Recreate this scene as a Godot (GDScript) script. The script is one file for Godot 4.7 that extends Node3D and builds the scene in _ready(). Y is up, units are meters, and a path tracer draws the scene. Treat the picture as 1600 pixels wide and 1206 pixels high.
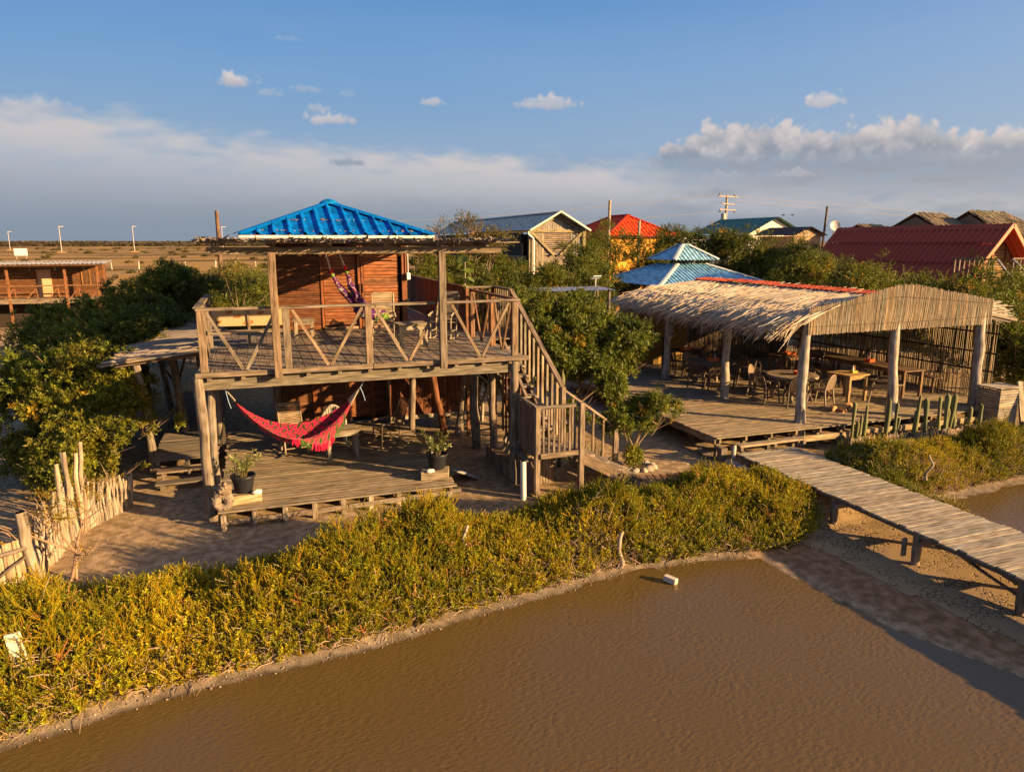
extends Node3D
# A lagoon-side guesthouse at golden hour. x runs along the house fronts, -z away from the water, y up; metres.

var rng := RandomNumberGenerator.new()
var names := {}
var M := {}
var n1 := FastNoiseLite.new()
var n2 := FastNoiseLite.new()

# ---------------------------------------------------------------- mesh collector
class MB:
	var v := PackedVector3Array()
	var n := PackedVector3Array()
	var uv := PackedVector2Array()
	var c := PackedColorArray()
	var ix := PackedInt32Array()

	func quad(a: Vector3, b: Vector3, cc: Vector3, d: Vector3, col: Color, u0 := Vector2.ZERO, u1 := Vector2.RIGHT, u2 := Vector2.ONE, u3 := Vector2.DOWN) -> void:
		var k := v.size()
		var nn := (cc - a).cross(d - b)
		nn = nn.normalized() if nn.length_squared() > 1e-14 else Vector3.UP
		v.append(a); v.append(b); v.append(cc); v.append(d)
		for i in 4:
			n.append(nn); c.append(col)
		uv.append(u0); uv.append(u1); uv.append(u2); uv.append(u3)
		ix.append(k); ix.append(k + 2); ix.append(k + 1); ix.append(k); ix.append(k + 3); ix.append(k + 2)

	func tri(a: Vector3, b: Vector3, cc: Vector3, col: Color, u0 := Vector2.ZERO, u1 := Vector2.RIGHT, u2 := Vector2.ONE) -> void:
		var k := v.size()
		var nn := (b - a).cross(cc - a)
		nn = nn.normalized() if nn.length_squared() > 1e-16 else Vector3.UP
		v.append(a); v.append(b); v.append(cc)
		for i in 3:
			n.append(nn); c.append(col)
		uv.append(u0); uv.append(u1); uv.append(u2)
		ix.append(k); ix.append(k + 2); ix.append(k + 1)

	# a box with chamfered edges; the grain of its texture runs along the longest side
	func box(t: Transform3D, s: Vector3, bev: float, col: Color, off := Vector2.ZERO) -> void:
		var h := s * 0.5
		var la := s.max_axis_index()
		var m1 := (la + 1) % 3
		var m2 := (la + 2) % 3
		bev = minf(bev, minf(h.x, minf(h.y, h.z)) * 0.8)
		var start := v.size()
		for ax in 3:
			var a1 := (ax + 1) % 3
			var a2 := (ax + 2) % 3
			for sg in [-1.0, 1.0]:
				var p := []
				for q in [[-1, -1], [1, -1], [1, 1], [-1, 1]]:
					var w := Vector3.ZERO
					w[ax] = sg * h[ax]
					w[a1] = q[0] * (h[a1] - bev)
					w[a2] = q[1] * (h[a2] - bev)
					p.append(w)
				if sg > 0:
					quad(p[0], p[1], p[2], p[3], col)
				else:
					quad(p[3], p[2], p[1], p[0], col)
		if bev > 0.0:
			for ax in 3:
				var a1 := (ax + 1) % 3
				var a2 := (ax + 2) % 3
				for q in [[-1, -1], [1, -1], [1, 1], [-1, 1]]:
					var e := []
					for k in 4:
						var w := Vector3.ZERO
						w[ax] = (h[ax] - bev) * (1.0 if k == 1 or k == 2 else -1.0)
						if k < 2:
							w[a1] = q[0] * h[a1]
							w[a2] = q[1] * (h[a2] - bev)
						else:
							w[a1] = q[0] * (h[a1] - bev)
							w[a2] = q[1] * h[a2]
						e.append(w)
					if q[0] * q[1] > 0:
						quad(e[3], e[2], e[1], e[0], col)
					else:
						quad(e[0], e[1], e[2], e[3], col)
		for i in range(start, v.size()):
			var w := v[i]
			uv[i] = Vector2(w[la] * 0.45 + off.x, (w[m1] + w[m2]) * 1.7 + off.y)
			v[i] = t * w
			var nn := t.basis * n[i]
			if nn.dot(v[i] - t.origin) < 0.0:
				nn = -nn
			n[i] = nn.normalized()

	# a board from a to b, w wide (sideways) and hh high
	func beam(a: Vector3, b: Vector3, w: float, hh: float, bev: float, col: Color, off := Vector2.ZERO, up := Vector3.UP) -> void:
		var d := b - a
		var z := d.normalized()
		if absf(z.dot(up)) > 0.98:
			up = Vector3.BACK if absf(z.z) < 0.9 else Vector3.RIGHT
		var x := up.cross(z).normalized()
		var y := z.cross(x)
		box(Transform3D(Basis(x, y, z), (a + b) * 0.5), Vector3(w, hh, d.length()), bev, col, off)

	func tube(pts: Array, rad: Array, sides: int, col: Color, cap := true, off := Vector2.ZERO) -> void:
		var k := v.size()
		var along := 0.0
		var x := Vector3.ZERO
		for i in pts.size():
			var p: Vector3 = pts[i]
			var d: Vector3 = (pts[mini(i + 1, pts.size() - 1)] - pts[maxi(i - 1, 0)]).normalized()
			if i == 0:
				x = d.cross(Vector3.UP if absf(d.y) < 0.9 else Vector3.RIGHT).normalized()
			else:
				along += p.distance_to(pts[i - 1])
				x = (x - d * x.dot(d)).normalized()
			var y := d.cross(x)
			for s in sides + 1:
				var an := TAU * s / sides
				var r := x * cos(an) + y * sin(an)
				v.append(p + r * float(rad[i]))
				n.append(r)
				c.append(col)
				uv.append(Vector2(along * 0.45 + off.x, float(s) / sides * maxf(0.3, float(rad[0]) * 6.0) + off.y))
		for i in pts.size() - 1:
			for s in sides:
				var a := k + i * (sides + 1) + s
				var b := a + sides + 1
				ix.append(a); ix.append(b); ix.append(a + 1)
				ix.append(a + 1); ix.append(b); ix.append(b + 1)
		if cap:
			for e in [0, pts.size() - 1]:
				var m := v.size()
				var p: Vector3 = pts[e]
				var nn: Vector3 = (pts[e] - pts[1 if e == 0 else e - 1]).normalized()
				v.append(p); n.append(nn); c.append(col); uv.append(off)
				for s in sides + 1:
					v.append(v[k + e * (sides + 1) + s]); n.append(nn); c.append(col); uv.append(off + Vector2(0.02 * cos(s), 0.02 * sin(s)))
				for s in sides:
					ix.append(m); ix.append(m + 1 + s + (1 if e == 0 else 0)); ix.append(m + 1 + s + (0 if e == 0 else 1))

	# a pointed leaf: two triangles folded along the midrib
	func leaf(p: Vector3, dir: Vector3, side: Vector3, ln: float, wd: float, col: Color, fold := 0.25) -> void:
		var up := side.cross(dir).normalized()
		var tip := p + dir * ln
		var mid := p + dir * ln * 0.55
		var l := mid - side * wd * 0.5 + up * wd * fold
		var r := mid + side * wd * 0.5 + up * wd * fold
		tri(p, tip, l, col)
		tri(p, r, tip, col)

	func rev(prof: Array, sides: int, col: Color, at := Vector3.ZERO) -> void:   # lathe round y: [radius, height] pairs
		var k := v.size()
		for i in prof.size():
			var a: Array = prof[maxi(i - 1, 0)]
			var b: Array = prof[mini(i + 1, prof.size() - 1)]
			var dd := Vector2(b[0] - a[0], b[1] - a[1])
			for s in sides + 1:
				var an := TAU * s / sides
				v.append(at + Vector3(cos(an) * prof[i][0], prof[i][1], sin(an) * prof[i][0]))
				n.append(Vector3(cos(an) * dd.y, -dd.x, sin(an) * dd.y).normalized())
				c.append(col)
				uv.append(Vector2(float(s) / sides, i * 0.1))
		for i in prof.size() - 1:
			for s in sides:
				var a := k + i * (sides + 1) + s
				var b := a + sides + 1
				ix.append(a); ix.append(a + 1); ix.append(b)
				ix.append(a + 1); ix.append(b + 1); ix.append(b)

	func lump(at: Vector3, r: Vector3, col: Color, nz: FastNoiseLite, amp: float, rows := 8) -> void:   # an uneven boulder
		var k := v.size()
		var cols := rows * 2
		for i in rows + 1:
			for j in cols + 1:
				var th := PI * i / rows
				var ph := TAU * (j % cols) / cols
				var d := Vector3(sin(th) * cos(ph), cos(th), sin(th) * sin(ph))
				var q := 1.0 + amp * (nz.get_noise_3dv(d * 50.0 + at * 97.0) + 0.5 * nz.get_noise_3dv(d * 210.0 + at * 31.0))
				v.append(at + d * r * q)
				n.append((d / r).normalized())
				c.append(col)
				uv.append(Vector2(float(j) / cols, float(i) / rows))
		for i in rows:
			for j in cols:
				var a := k + i * (cols + 1) + j
				var b := a + cols + 1
				ix.append(a); ix.append(b); ix.append(a + 1)
				ix.append(a + 1); ix.append(b); ix.append(b + 1)

	func shift(d: Vector3) -> void:
		for i in v.size():
			v[i] += d

	func mesh() -> ArrayMesh:
		var a := []
		a.resize(Mesh.ARRAY_MAX)
		a[Mesh.ARRAY_VERTEX] = v
		a[Mesh.ARRAY_NORMAL] = n
		a[Mesh.ARRAY_TEX_UV] = uv
		a[Mesh.ARRAY_COLOR] = c
		a[Mesh.ARRAY_INDEX] = ix
		var m := ArrayMesh.new()
		m.add_surface_from_arrays(Mesh.PRIMITIVE_TRIANGLES, a)
		return m

# ---------------------------------------------------------------- naming and parenting
func numbered(called: String) -> String:
	var k: int = names.get(called, 0)
	names[called] = k + 1
	return called if k == 0 else "%s_%03d" % [called, k]

func tag(o: Node3D, label: String, category := "", group := "", kind := "") -> Node3D:
	if label: o.set_meta("label", label)
	if category: o.set_meta("category", category)
	if group: o.set_meta("group", group)
	if kind: o.set_meta("kind", kind)
	return o

func thing(called: String, label: String, category: String, at := Vector3.ZERO, turn := 0.0, group := "") -> Node3D:
	var o := Node3D.new()
	o.name = numbered(called)
	add_child(o)
	o.position = at
	o.rotation.y = turn
	tag(o, label, category, group)
	return o

# commit a collected shape; shapes of things that stand unturned are collected in world metres and moved to the thing's base here
func part(called: String, mb: MB, mat: Material, parent: Node3D = null, world := true) -> MeshInstance3D:
	var o := MeshInstance3D.new()
	if parent and world:
		var off := Vector3.ZERO
		var q: Node = parent
		while q != self:
			off += q.position
			q = q.get_parent()
		mb.shift(-off)
	o.mesh = mb.mesh()
	o.material_override = mat
	if parent:
		var seen: Dictionary = parent.get_meta("seen_", {})
		var k: int = seen.get(called, 0)
		seen[called] = k + 1
		parent.set_meta("seen_", seen)
		o.name = called if k == 0 else "%s_%03d" % [called, k]
		parent.add_child(o)
	else:
		o.name = numbered(called)
		add_child(o)
	return o

func node(called: String, parent: Node3D) -> Node3D:
	var o := Node3D.new()
	var seen: Dictionary = parent.get_meta("seen_", {})
	var k: int = seen.get(called, 0)
	seen[called] = k + 1
	parent.set_meta("seen_", seen)
	o.name = called if k == 0 else "%s_%03d" % [called, k]
	parent.add_child(o)
	return o

func copy_of(o: Node3D, at: Vector3, turn: float, label: String) -> Node3D:
	var r: Node3D = o.duplicate()
	r.name = numbered(String(o.name).rstrip("0123456789").trim_suffix("_"))
	add_child(r)
	r.position = at
	r.rotation.y = turn
	r.set_meta("label", label)
	return r

func scatter(called: String, m: Mesh, mat: Material, where: Array, cols: PackedColorArray, parent: Node3D = null) -> MultiMeshInstance3D:
	var mm := MultiMesh.new()
	mm.transform_format = MultiMesh.TRANSFORM_3D
	mm.use_colors = true
	mm.mesh = m
	mm.instance_count = where.size()
	for i in where.size():
		mm.set_instance_transform(i, where[i])
		mm.set_instance_color(i, cols[i])
	var o := MultiMeshInstance3D.new()
	o.multimesh = mm
	o.material_override = mat
	o.set_meta("kind", "stuff")
	if parent:
		o.name = called
		parent.add_child(o, true)
	else:
		o.name = numbered(called)
		add_child(o)
	return o

# ---------------------------------------------------------------- small helpers
func rr(a: float, b: float) -> float:
	return rng.randf_range(a, b)

func off2() -> Vector2:
	return Vector2(rr(0, 9), rr(0, 9))

func tone(c: Color, amt := 0.18) -> Color:   # one board is darker or warmer than the next
	var k := 1.0 + rr(-amt, amt)
	var w := rr(-amt, amt) * 0.45
	return Color(c.r * k * (1.0 + w), c.g * k, c.b * k * (1.0 - w))

func rdir() -> Vector3:
	var z := rr(-1, 1)
	var a := rr(0, TAU)
	var s := sqrt(1.0 - z * z)
	return Vector3(s * cos(a), z, s * sin(a))

func bez(a: Vector3, b: Vector3, c: Vector3, k: int) -> Array:
	var out := []
	for i in k + 1:
		var t := float(i) / k
		out.append(a.lerp(b, t).lerp(b.lerp(c, t), t))
	return out

func lin(k: int, a: float, b: float) -> Array:
	var out := []
	for i in k + 1:
		out.append(lerpf(a, b, float(i) / k))
	return out

func basis_to(d: Vector3, spin := 0.0) -> Basis:   # y along d
	var x := d.cross(Vector3.UP if absf(d.y) < 0.95 else Vector3.RIGHT).normalized()
	var b := Basis(x, d, x.cross(d))
	return b * Basis(Vector3.UP, spin)

# a natural log: knotty, a little crooked
func log_pole(mb: MB, a: Vector3, b: Vector3, r0: float, r1: float, col: Color, crook := 0.03, sides := 9) -> void:
	var pts := []
	var rad := []
	var k := maxi(6, int(a.distance_to(b) / 0.1))
	var s := rr(0, 100)
	for i in k + 1:
		var t := float(i) / k
		var bow := sin(PI * t)
		pts.append(a.lerp(b, t) + Vector3(n2.get_noise_2d(s, t * 90.0), 0, n2.get_noise_2d(s + 50.0, t * 90.0)) * crook * 2.2 * bow)
		rad.append(lerpf(r0, r1, t) * (1.0 + 0.22 * n1.get_noise_2d(s + 90.0, t * 190.0)))
	mb.tube(pts, rad, sides, col, true, off2())

# ---------------------------------------------------------------- materials
func grey_texture(k: int, f: Callable) -> ImageTexture:
	var im := Image.create(k, k, false, Image.FORMAT_RGB8)
	for y in k:
		for x in k:
			var g: float = f.call(x, y)
			im.set_pixel(x, y, Color(g, g, g))
	return ImageTexture.create_from_image(im)

func seamless(sd: int, freq: float, w: int, h: int, oct := 4, type := FastNoiseLite.TYPE_SIMPLEX_SMOOTH) -> Image:
	var f := FastNoiseLite.new()
	f.seed = sd
	f.noise_type = type
	f.frequency = freq
	f.fractal_octaves = oct
	var im := f.get_seamless_image(w, h)
	im.convert(Image.FORMAT_RGB8)
	return im

func mat(called: String, albedo: Color, rough := 0.85, tex: Texture2D = null, bump: Texture2D = null, bump_cm := 0.0) -> StandardMaterial3D:
	var m := StandardMaterial3D.new()
	m.resource_name = called
	m.albedo_color = albedo.linear_to_srgb()
	m.roughness = rough
	m.metallic_specular = 0.35
	m.vertex_color_use_as_albedo = true
	if tex: m.albedo_texture = tex
	if bump:
		m.heightmap_enabled = true
		m.heightmap_texture = bump
		m.heightmap_scale = bump_cm
	M[called] = m
	return m

func make_materials() -> void:
	# weathered grain: long streaks along u, plus blotches and knots
	var fine := seamless(3, 0.035, 64, 512, 4)
	fine.resize(512, 512, Image.INTERPOLATE_CUBIC)
	var mid := seamless(5, 0.02, 128, 512, 3)
	mid.resize(512, 512, Image.INTERPOLATE_CUBIC)
	var blot := seamless(7, 0.012, 512, 512, 4)
	var wood := Image.create(512, 512, false, Image.FORMAT_RGB8)
	var bumpi := Image.create(512, 512, false, Image.FORMAT_RGB8)
	for y in 512:
		for x in 512:
			var f := fine.get_pixel(x, y).r
			var m := mid.get_pixel(x, y).r
			var b := blot.get_pixel(x, y).r
			var crack := clampf((0.30 - f) * 6.0, 0.0, 1.0)
			var g := 0.6 + 0.24 * f + 0.24 * m + 0.26 * (b - 0.5) - 0.25 * crack
			wood.set_pixel(x, y, Color(clampf(g, 0.05, 1.0), clampf(g * (0.985 + 0.03 * b), 0.05, 1.0), clampf(g * (0.95 + 0.1 * b), 0.05, 1.0)))
			var h := clampf(f * 0.6 + m * 0.4 - crack * 0.5, 0.0, 1.0)
			bumpi.set_pixel(x, y, Color(h, h, h))
	var wt := ImageTexture.create_from_image(wood)
	var wb := ImageTexture.create_from_image(bumpi)
	mat("wood", Color(1, 1, 1), 0.85, wt, wb, 0.12)
	mat("varnish", Color(1, 1, 1), 0.5, wt, wb, 0.08)
	mat("plain", Color(1, 1, 1), 0.9)
	mat("satin", Color(1, 1, 1), 0.45)
	mat("gloss", Color(1, 1, 1), 0.3)
	# sheet metal: faint weathering and dust streaks
	var me := seamless(11, 0.02, 256, 256, 4)
	var met := Image.create(256, 256, false, Image.FORMAT_RGB8)
	for y in 256:
		for x in 256:
			var g := 0.66 + 0.5 * me.get_pixel(x, y).r - (0.22 if me.get_pixel((x * 7) % 256, (y * 7) % 256).r > 0.78 else 0.0)
			g = clampf(g, 0, 1)
			met.set_pixel(x, y, Color(g, g, g))
	var sheet := mat("sheet", Color(1, 1, 1), 0.55, ImageTexture.create_from_image(met))
	sheet.metallic_specular = 0.22
	mat("old_paint", Color(1, 1, 1), 0.7).metallic_specular = 0.2
	# leaves
	var lf := mat("leaf", Color(1, 1, 1), 0.5)
	lf.backlight_enabled = true
	lf.backlight = Color(0.8, 0.85, 0.4)
	lf.metallic_specular = 0.4
	var sl := mat("succulent", Color(1, 1, 1), 0.6)
	sl.backlight_enabled = true
	sl.backlight = Color(0.7, 0.7, 0.3)
	# ground: grains and small lumps over metres
	var g1 := seamless(21, 0.012, 1024, 1024, 6)
	var g2 := seamless(22, 0.09, 1024, 1024, 3)
	var soil := Image.create(1024, 1024, false, Image.FORMAT_RGB8)
	var soilb := Image.create(1024, 1024, false, Image.FORMAT_RGB8)
	for y in 1024:
		for x in 1024:
			var a := g1.get_pixel(x, y).r
			var b := g2.get_pixel(x, y).r
			var g := 0.62 + 0.36 * a + 0.24 * (b - 0.5)
			var h := clampf(a * 0.5 + b * 0.5, 0, 1)
			soil.set_pixel(x, y, Color(clampf(g, 0, 1), clampf(g * 0.99, 0, 1), clampf(g * (0.93 + 0.08 * a), 0, 1)))
			soilb.set_pixel(x, y, Color(h, h, h))
	mat("soil", Color(1, 1, 1), 0.95, ImageTexture.create_from_image(soil), ImageTexture.create_from_image(soilb), 0.8).metallic_specular = 0.15
	# cloth is flat print: drawn where it is used
	var w := mat("water", Color(0.11, 0.068, 0.02), 0.2)
	w.vertex_color_use_as_albedo = false
	w.metallic_specular = 0.36
	var r1 := seamless(31, 0.075, 256, 512, 2)
	r1.resize(512, 512, Image.INTERPOLATE_CUBIC)
	var r2 := seamless(32, 0.04, 512, 512, 2)
	var r3 := seamless(33, 0.006, 512, 512, 2)
	var rip := Image.create(512, 512, false, Image.FORMAT_RGB8)
	for y in 512:
		for x in 512:
			var calm := smoothstep(0.3, 0.62, r3.get_pixel(x, y).r)
			var h := 0.5 + ((r1.get_pixel(x, y).r - 0.5) * 0.75 + (r2.get_pixel(x, y).r - 0.5) * 0.3) * (0.6 + 0.4 * calm)
			rip.set_pixel(x, y, Color(h, h, h))
	w.heightmap_enabled = true
	w.heightmap_texture = ImageTexture.create_from_image(rip)
	w.heightmap_scale = 0.55

# ---------------------------------------------------------------- sky
const HEAD := 19.7   # the camera looks this many degrees to the right of -z

func puff(a: float, e: float, ca: float, ce: float, ra: float, re: float, q: Vector3, hard := 1.0) -> float:
	var dx := (a - ca) / ra
	var dy := (e - ce) / re
	if dx * dx + dy * dy > 4.0:
		return 0.0
	dy *= 1.0 if dy > 0.0 else 1.9   # flat bases
	var w := 0.82 - sqrt(dx * dx + dy * dy) + 1.3 * absf(n1.get_noise_3dv(q * 4600.0)) + 0.5 * absf(n2.get_noise_3dv(q * 12000.0))
	return smoothstep(-0.05, 0.75 / hard, w)

func sky_colour(az: float, e: float) -> Color:
	# az: degrees right of the view; e: degrees up
	var ar := deg_to_rad(az)
	var er := deg_to_rad(e)
	var q := Vector3(sin(ar) * cos(er), sin(er), -cos(ar) * cos(er))
	var stops := [[0.0, Color8(126, 143, 163)], [3.0, Color8(146, 159, 177)], [7.0, Color8(142, 170, 200)], [12.0, Color8(118, 162, 208)], [18.0, Color8(92, 144, 202)], [30.0, Color8(74, 124, 186)], [90.0, Color8(52, 96, 160)]]
	var c := Color.BLACK
	for i in stops.size() - 1:
		if e <= stops[i + 1][0]:
			var lo: Color = stops[i][1]
			c = lo.lerp(stops[i + 1][1], clampf((e - stops[i][0]) / (stops[i + 1][0] - stops[i][0]), 0.0, 1.0))
			break
	var soft := n1.get_noise_3d(q.x * 160.0, q.y * 900.0, q.z * 160.0)
	var fine := n2.get_noise_3d(q.x * 1500.0, q.y * 5200.0, q.z * 1500.0)
	c = c.lerp(Color8(150, 175, 205), clampf(0.12 + 0.3 * soft, 0.0, 0.3) * smoothstep(24.0, 8.0, e))
	# a long soft bank low over the plain, its upper edge sloping down to the right of the view
	var edge := 8.2 - 0.06 * (az + 36.0) + 2.0 * soft + 1.0 * fine
	if absf(az) > 60.0:
		edge = lerpf(edge, 6.0 + 2.0 * soft, clampf((absf(az) - 60.0) / 30.0, 0.0, 1.0))
	var bank := smoothstep(edge + 0.7 + 0.8 * soft, edge - 1.3 - 0.8 * soft, e)
	var thick := clampf(0.8 + 0.5 * soft + 0.2 * fine, 0.35, 1.0)
	var hi := Color8(203, 198, 200).lerp(Color8(140, 152, 166), smoothstep(edge - 1.0, 0.8, e))
	c = c.lerp(hi, bank * thick)
	# the heaped bank on the right
	if az > 8.0 and az < 75.0 and e < 13.0:
		var med := absf(n1.get_noise_3dv(q * 1900.0))
		var sml := absf(n2.get_noise_3dv(q * 6000.0))
		var top := ramp_at([[9.5, 5.6], [10.6, 7.1], [11.8, 7.7], [12.8, 7.3], [14.8, 8.4], [18.4, 8.5], [21.0, 7.9], [23.1, 7.6], [26.0, 7.8], [28.2, 8.4], [31.0, 7.0], [34.0, 6.8], [50.0, 7.0], [75.0, 5.6]], az) - 0.5 + 2.0 * med + 0.8 * sml
		var base := 6.6 + 0.5 * soft - 0.03 * az
		top = lerpf(base - 1.4, top, smoothstep(9.0, 13.5, az + 3.0 * med))
		var d := smoothstep(top + 0.3, top - 0.5, e) * smoothstep(base - 1.2, base + 0.5, e)
		var lit := smoothstep(base - 0.1, top + 0.1, e) * 0.8 + 1.3 * med + 0.6 * sml - 0.3
		c = c.lerp(Color8(140, 148, 162).lerp(Color8(214, 202, 200), clampf(lit, 0.0, 1.0)), d * 0.9)
		var low := smoothstep(base + 0.3, base - 1.0, e) * smoothstep(0.5, 2.6, e) * smoothstep(8.0, 16.0, az)
		c = c.lerp(Color8(138, 148, 164), low * clampf(0.5 + 0.9 * soft + 0.5 * fine, 0.0, 0.8))
	# scattered puffs
	for p in [[-20.1, 11.0, 1.3, 0.6, 1.0], [-17.9, 10.4, 0.8, 0.35, 0.4], [-15.2, 10.8, 1.1, 0.3, 0.35], [-13.5, 8.8, 1.7, 0.5, 0.9], [-14.6, 9.5, 0.8, 0.45, 0.6], [-6.1, 10.2, 0.9, 0.4, 0.8], [-12.4, 10.6, 0.7, 0.3, 0.3], [2.8, 10.1, 2.2, 0.65, 0.8], [22.4, 9.5, 1.2, 0.8, 0.9], [-16.1, 14.0, 1.0, 0.22, 0.25], [21.1, 4.8, 1.6, 0.4, 0.45], [-32.1, 8.4, 2.4, 0.6, 0.6], [16.0, 4.7, 2.0, 0.5, 0.25]]:
		var d := puff(az, e, p[0], p[1], p[2], p[3], q)
		if d > 0.0:
			var lit := clampf(0.55 + (e - p[1]) / p[3] * 0.5 + 0.3 * fine, 0.0, 1.0)
			c = c.lerp(Color8(160, 168, 184).lerp(Color8(222, 208, 206), lit), d * float(p[4]) * 0.95)
	# warm shadow-fill glow added round the low sun, behind the camera to the right
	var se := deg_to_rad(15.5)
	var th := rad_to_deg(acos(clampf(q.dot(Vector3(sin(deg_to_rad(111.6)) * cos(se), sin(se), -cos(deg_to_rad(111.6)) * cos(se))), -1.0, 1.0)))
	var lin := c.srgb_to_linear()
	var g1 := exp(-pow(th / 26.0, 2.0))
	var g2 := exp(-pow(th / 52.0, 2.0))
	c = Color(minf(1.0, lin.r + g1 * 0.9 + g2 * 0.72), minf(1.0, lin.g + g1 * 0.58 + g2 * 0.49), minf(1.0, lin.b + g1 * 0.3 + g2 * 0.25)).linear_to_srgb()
	var dk := puff(az, e, -12.6, 5.8, 1.4, 0.35, q)
	c = c.lerp(Color8(138, 152, 170), dk * 0.7)
	return c

func make_sky(energy: float) -> Sky:
	var small := Image.create(512, 256, false, Image.FORMAT_RGB8)
	for y in 256:
		var e := 90.0 - (y + 0.5) / 256.0 * 180.0
		for x in 512:
			var az := wrapf((x + 0.5) / 512.0 * 360.0 - HEAD, -180.0, 180.0)
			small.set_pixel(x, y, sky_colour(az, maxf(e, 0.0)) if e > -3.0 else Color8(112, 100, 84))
	small.resize(4096, 2048, Image.INTERPOLATE_BILINEAR)
	for y in range(700, 1024):
		var e := 90.0 - (y + 0.5) / 2048.0 * 180.0
		for k in range(int((HEAD - 46.0) / 360.0 * 4096.0), int((HEAD + 46.0) / 360.0 * 4096.0)):
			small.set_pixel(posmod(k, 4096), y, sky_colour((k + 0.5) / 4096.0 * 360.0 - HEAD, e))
	var p := PanoramaSkyMaterial.new()
	p.panorama = ImageTexture.create_from_image(small)
	p.energy_multiplier = energy
	var s := Sky.new()
	s.sky_material = p
	return s

# ---------------------------------------------------------------- camera, sky, sun, exposure
const EXPOSURE := 3.5

func setup() -> void:
	var cam := Camera3D.new()
	cam.name = "camera"
	add_child(cam)
	cam.position = Vector3(0, 4.8, 0)
	cam.rotation_degrees = Vector3(-11.46, -HEAD, 0)
	cam.fov = 57.02
	cam.near = 0.1
	cam.far = 9000.0
	cam.current = true
	var env := Environment.new()
	env.background_mode = Environment.BG_SKY
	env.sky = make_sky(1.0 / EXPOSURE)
	env.tonemap_mode = Environment.TONE_MAPPER_LINEAR
	env.tonemap_exposure = EXPOSURE
	env.sdfgi_enabled = true
	env.ssao_enabled = true
	env.ssil_enabled = true
	var we := WorldEnvironment.new()
	we.name = "world_environment"
	we.environment = env
	add_child(we)
	var sun := DirectionalLight3D.new()
	sun.name = "sun"
	add_child(sun)
	var e := deg_to_rad(14.2)
	var to := Vector3(0.75 * cos(e), sin(e), 0.661 * cos(e))
	sun.look_at_from_position(to * 100.0, Vector3.ZERO)
	sun.light_energy = 1.45
	sun.light_color = Color(1.0, 0.65, 0.3).linear_to_srgb()
	sun.light_angular_distance = 0.5
	sun.shadow_enabled = true

func _ready() -> void:
	rng.seed = 20
	n1.seed = 4; n1.frequency = 0.01; n1.fractal_octaves = 3
	n2.seed = 9; n2.frequency = 0.01; n2.fractal_octaves = 3
	setup()
	make_materials()
	make_sprigs()
	build_ground()
	build_background()
	build_cabin()
	build_lower_deck()
	build_stairs()
	build_restaurant()
	build_jetty()
	build_trees()
	build_plants()
	build_planters()
	build_cabin_things()
	build_hammocks()
	build_restaurant_things()
	build_small_things()
	build_cracks()
	clean_up(self)

func clean_up(n: Node) -> void:
	if n.has_meta("seen_"): n.remove_meta("seen_")
	for c in n.get_children(): clean_up(c)

# ---------------------------------------------------------------- ground and water
func ramp_at(pts: Array, t: float) -> float:
	if t <= pts[0][0]: return pts[0][1]
	for i in pts.size() - 1:
		if t <= pts[i + 1][0]:
			return lerpf(pts[i][1], pts[i + 1][1], (t - pts[i][0]) / (pts[i + 1][0] - pts[i][0]))
	return pts[-1][1]

const SHORE := [[-40.0, -5.0], [-8.0, -6.6], [-3.0, -7.72], [-1.4, -8.15], [0.0, -8.28], [1.3, -8.44], [3.0, -8.8], [4.9, -9.14], [6.2, -9.2], [7.6, -8.96], [9.0, -8.7]]
const BAR := [[-9.0, 7.55], [-8.3, 7.62], [-6.5, 7.84], [-5.15, 8.39], [-3.0, 9.4], [3.0, 12.0], [20.0, 16.0]]

func shore_z(x: float) -> float:
	return ramp_at(SHORE, x) + 0.07 * n1.get_noise_2d(x * 30.0, 3.0) + 0.04 * n1.get_noise_2d(x * 110.0, 8.0)

func in_pond(x: float, z: float) -> float:   # metres inside the water, roughly
	var a := minf(z - shore_z(x), ramp_at(BAR, z) + 0.05 * n1.get_noise_2d(z * 30.0, 40.0) - x)
	var b := minf(x - 12.55 - 0.12 * n1.get_noise_2d(z * 30.0, 90.0) - maxf(0.0, z + 8.5) * 0.05, z + 9.75 + (x - 12.0) * 0.1)
	return maxf(a, b)

func ground_y(x: float, z: float) -> float:
	var s := in_pond(x, z)
	var y := 0.0
	if s > 0.0:
		y = -0.35 - minf(0.5, s * 0.22)
	else:
		var mud := smoothstep(-10.4, -9.4, z) * smoothstep(7.2, 7.9, x) * smoothstep(13.4, 12.6, x)
		var flat := -0.35 + minf(0.05, -s * 0.08) + 0.012 * n1.get_noise_2d(x * 60.0, z * 60.0)
		var bank := -0.35 + 0.35 * smoothstep(0.0, 1.1, -s)
		y = lerpf(bank, flat, mud)
	if z < -9.0 and absf(x) < 30.0 and z > -30.0:
		y += 0.02 * n1.get_noise_2d(x * 50.0, z * 50.0) + 0.012 * n2.get_noise_2d(x * 130.0, z * 130.0)
	return y

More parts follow.
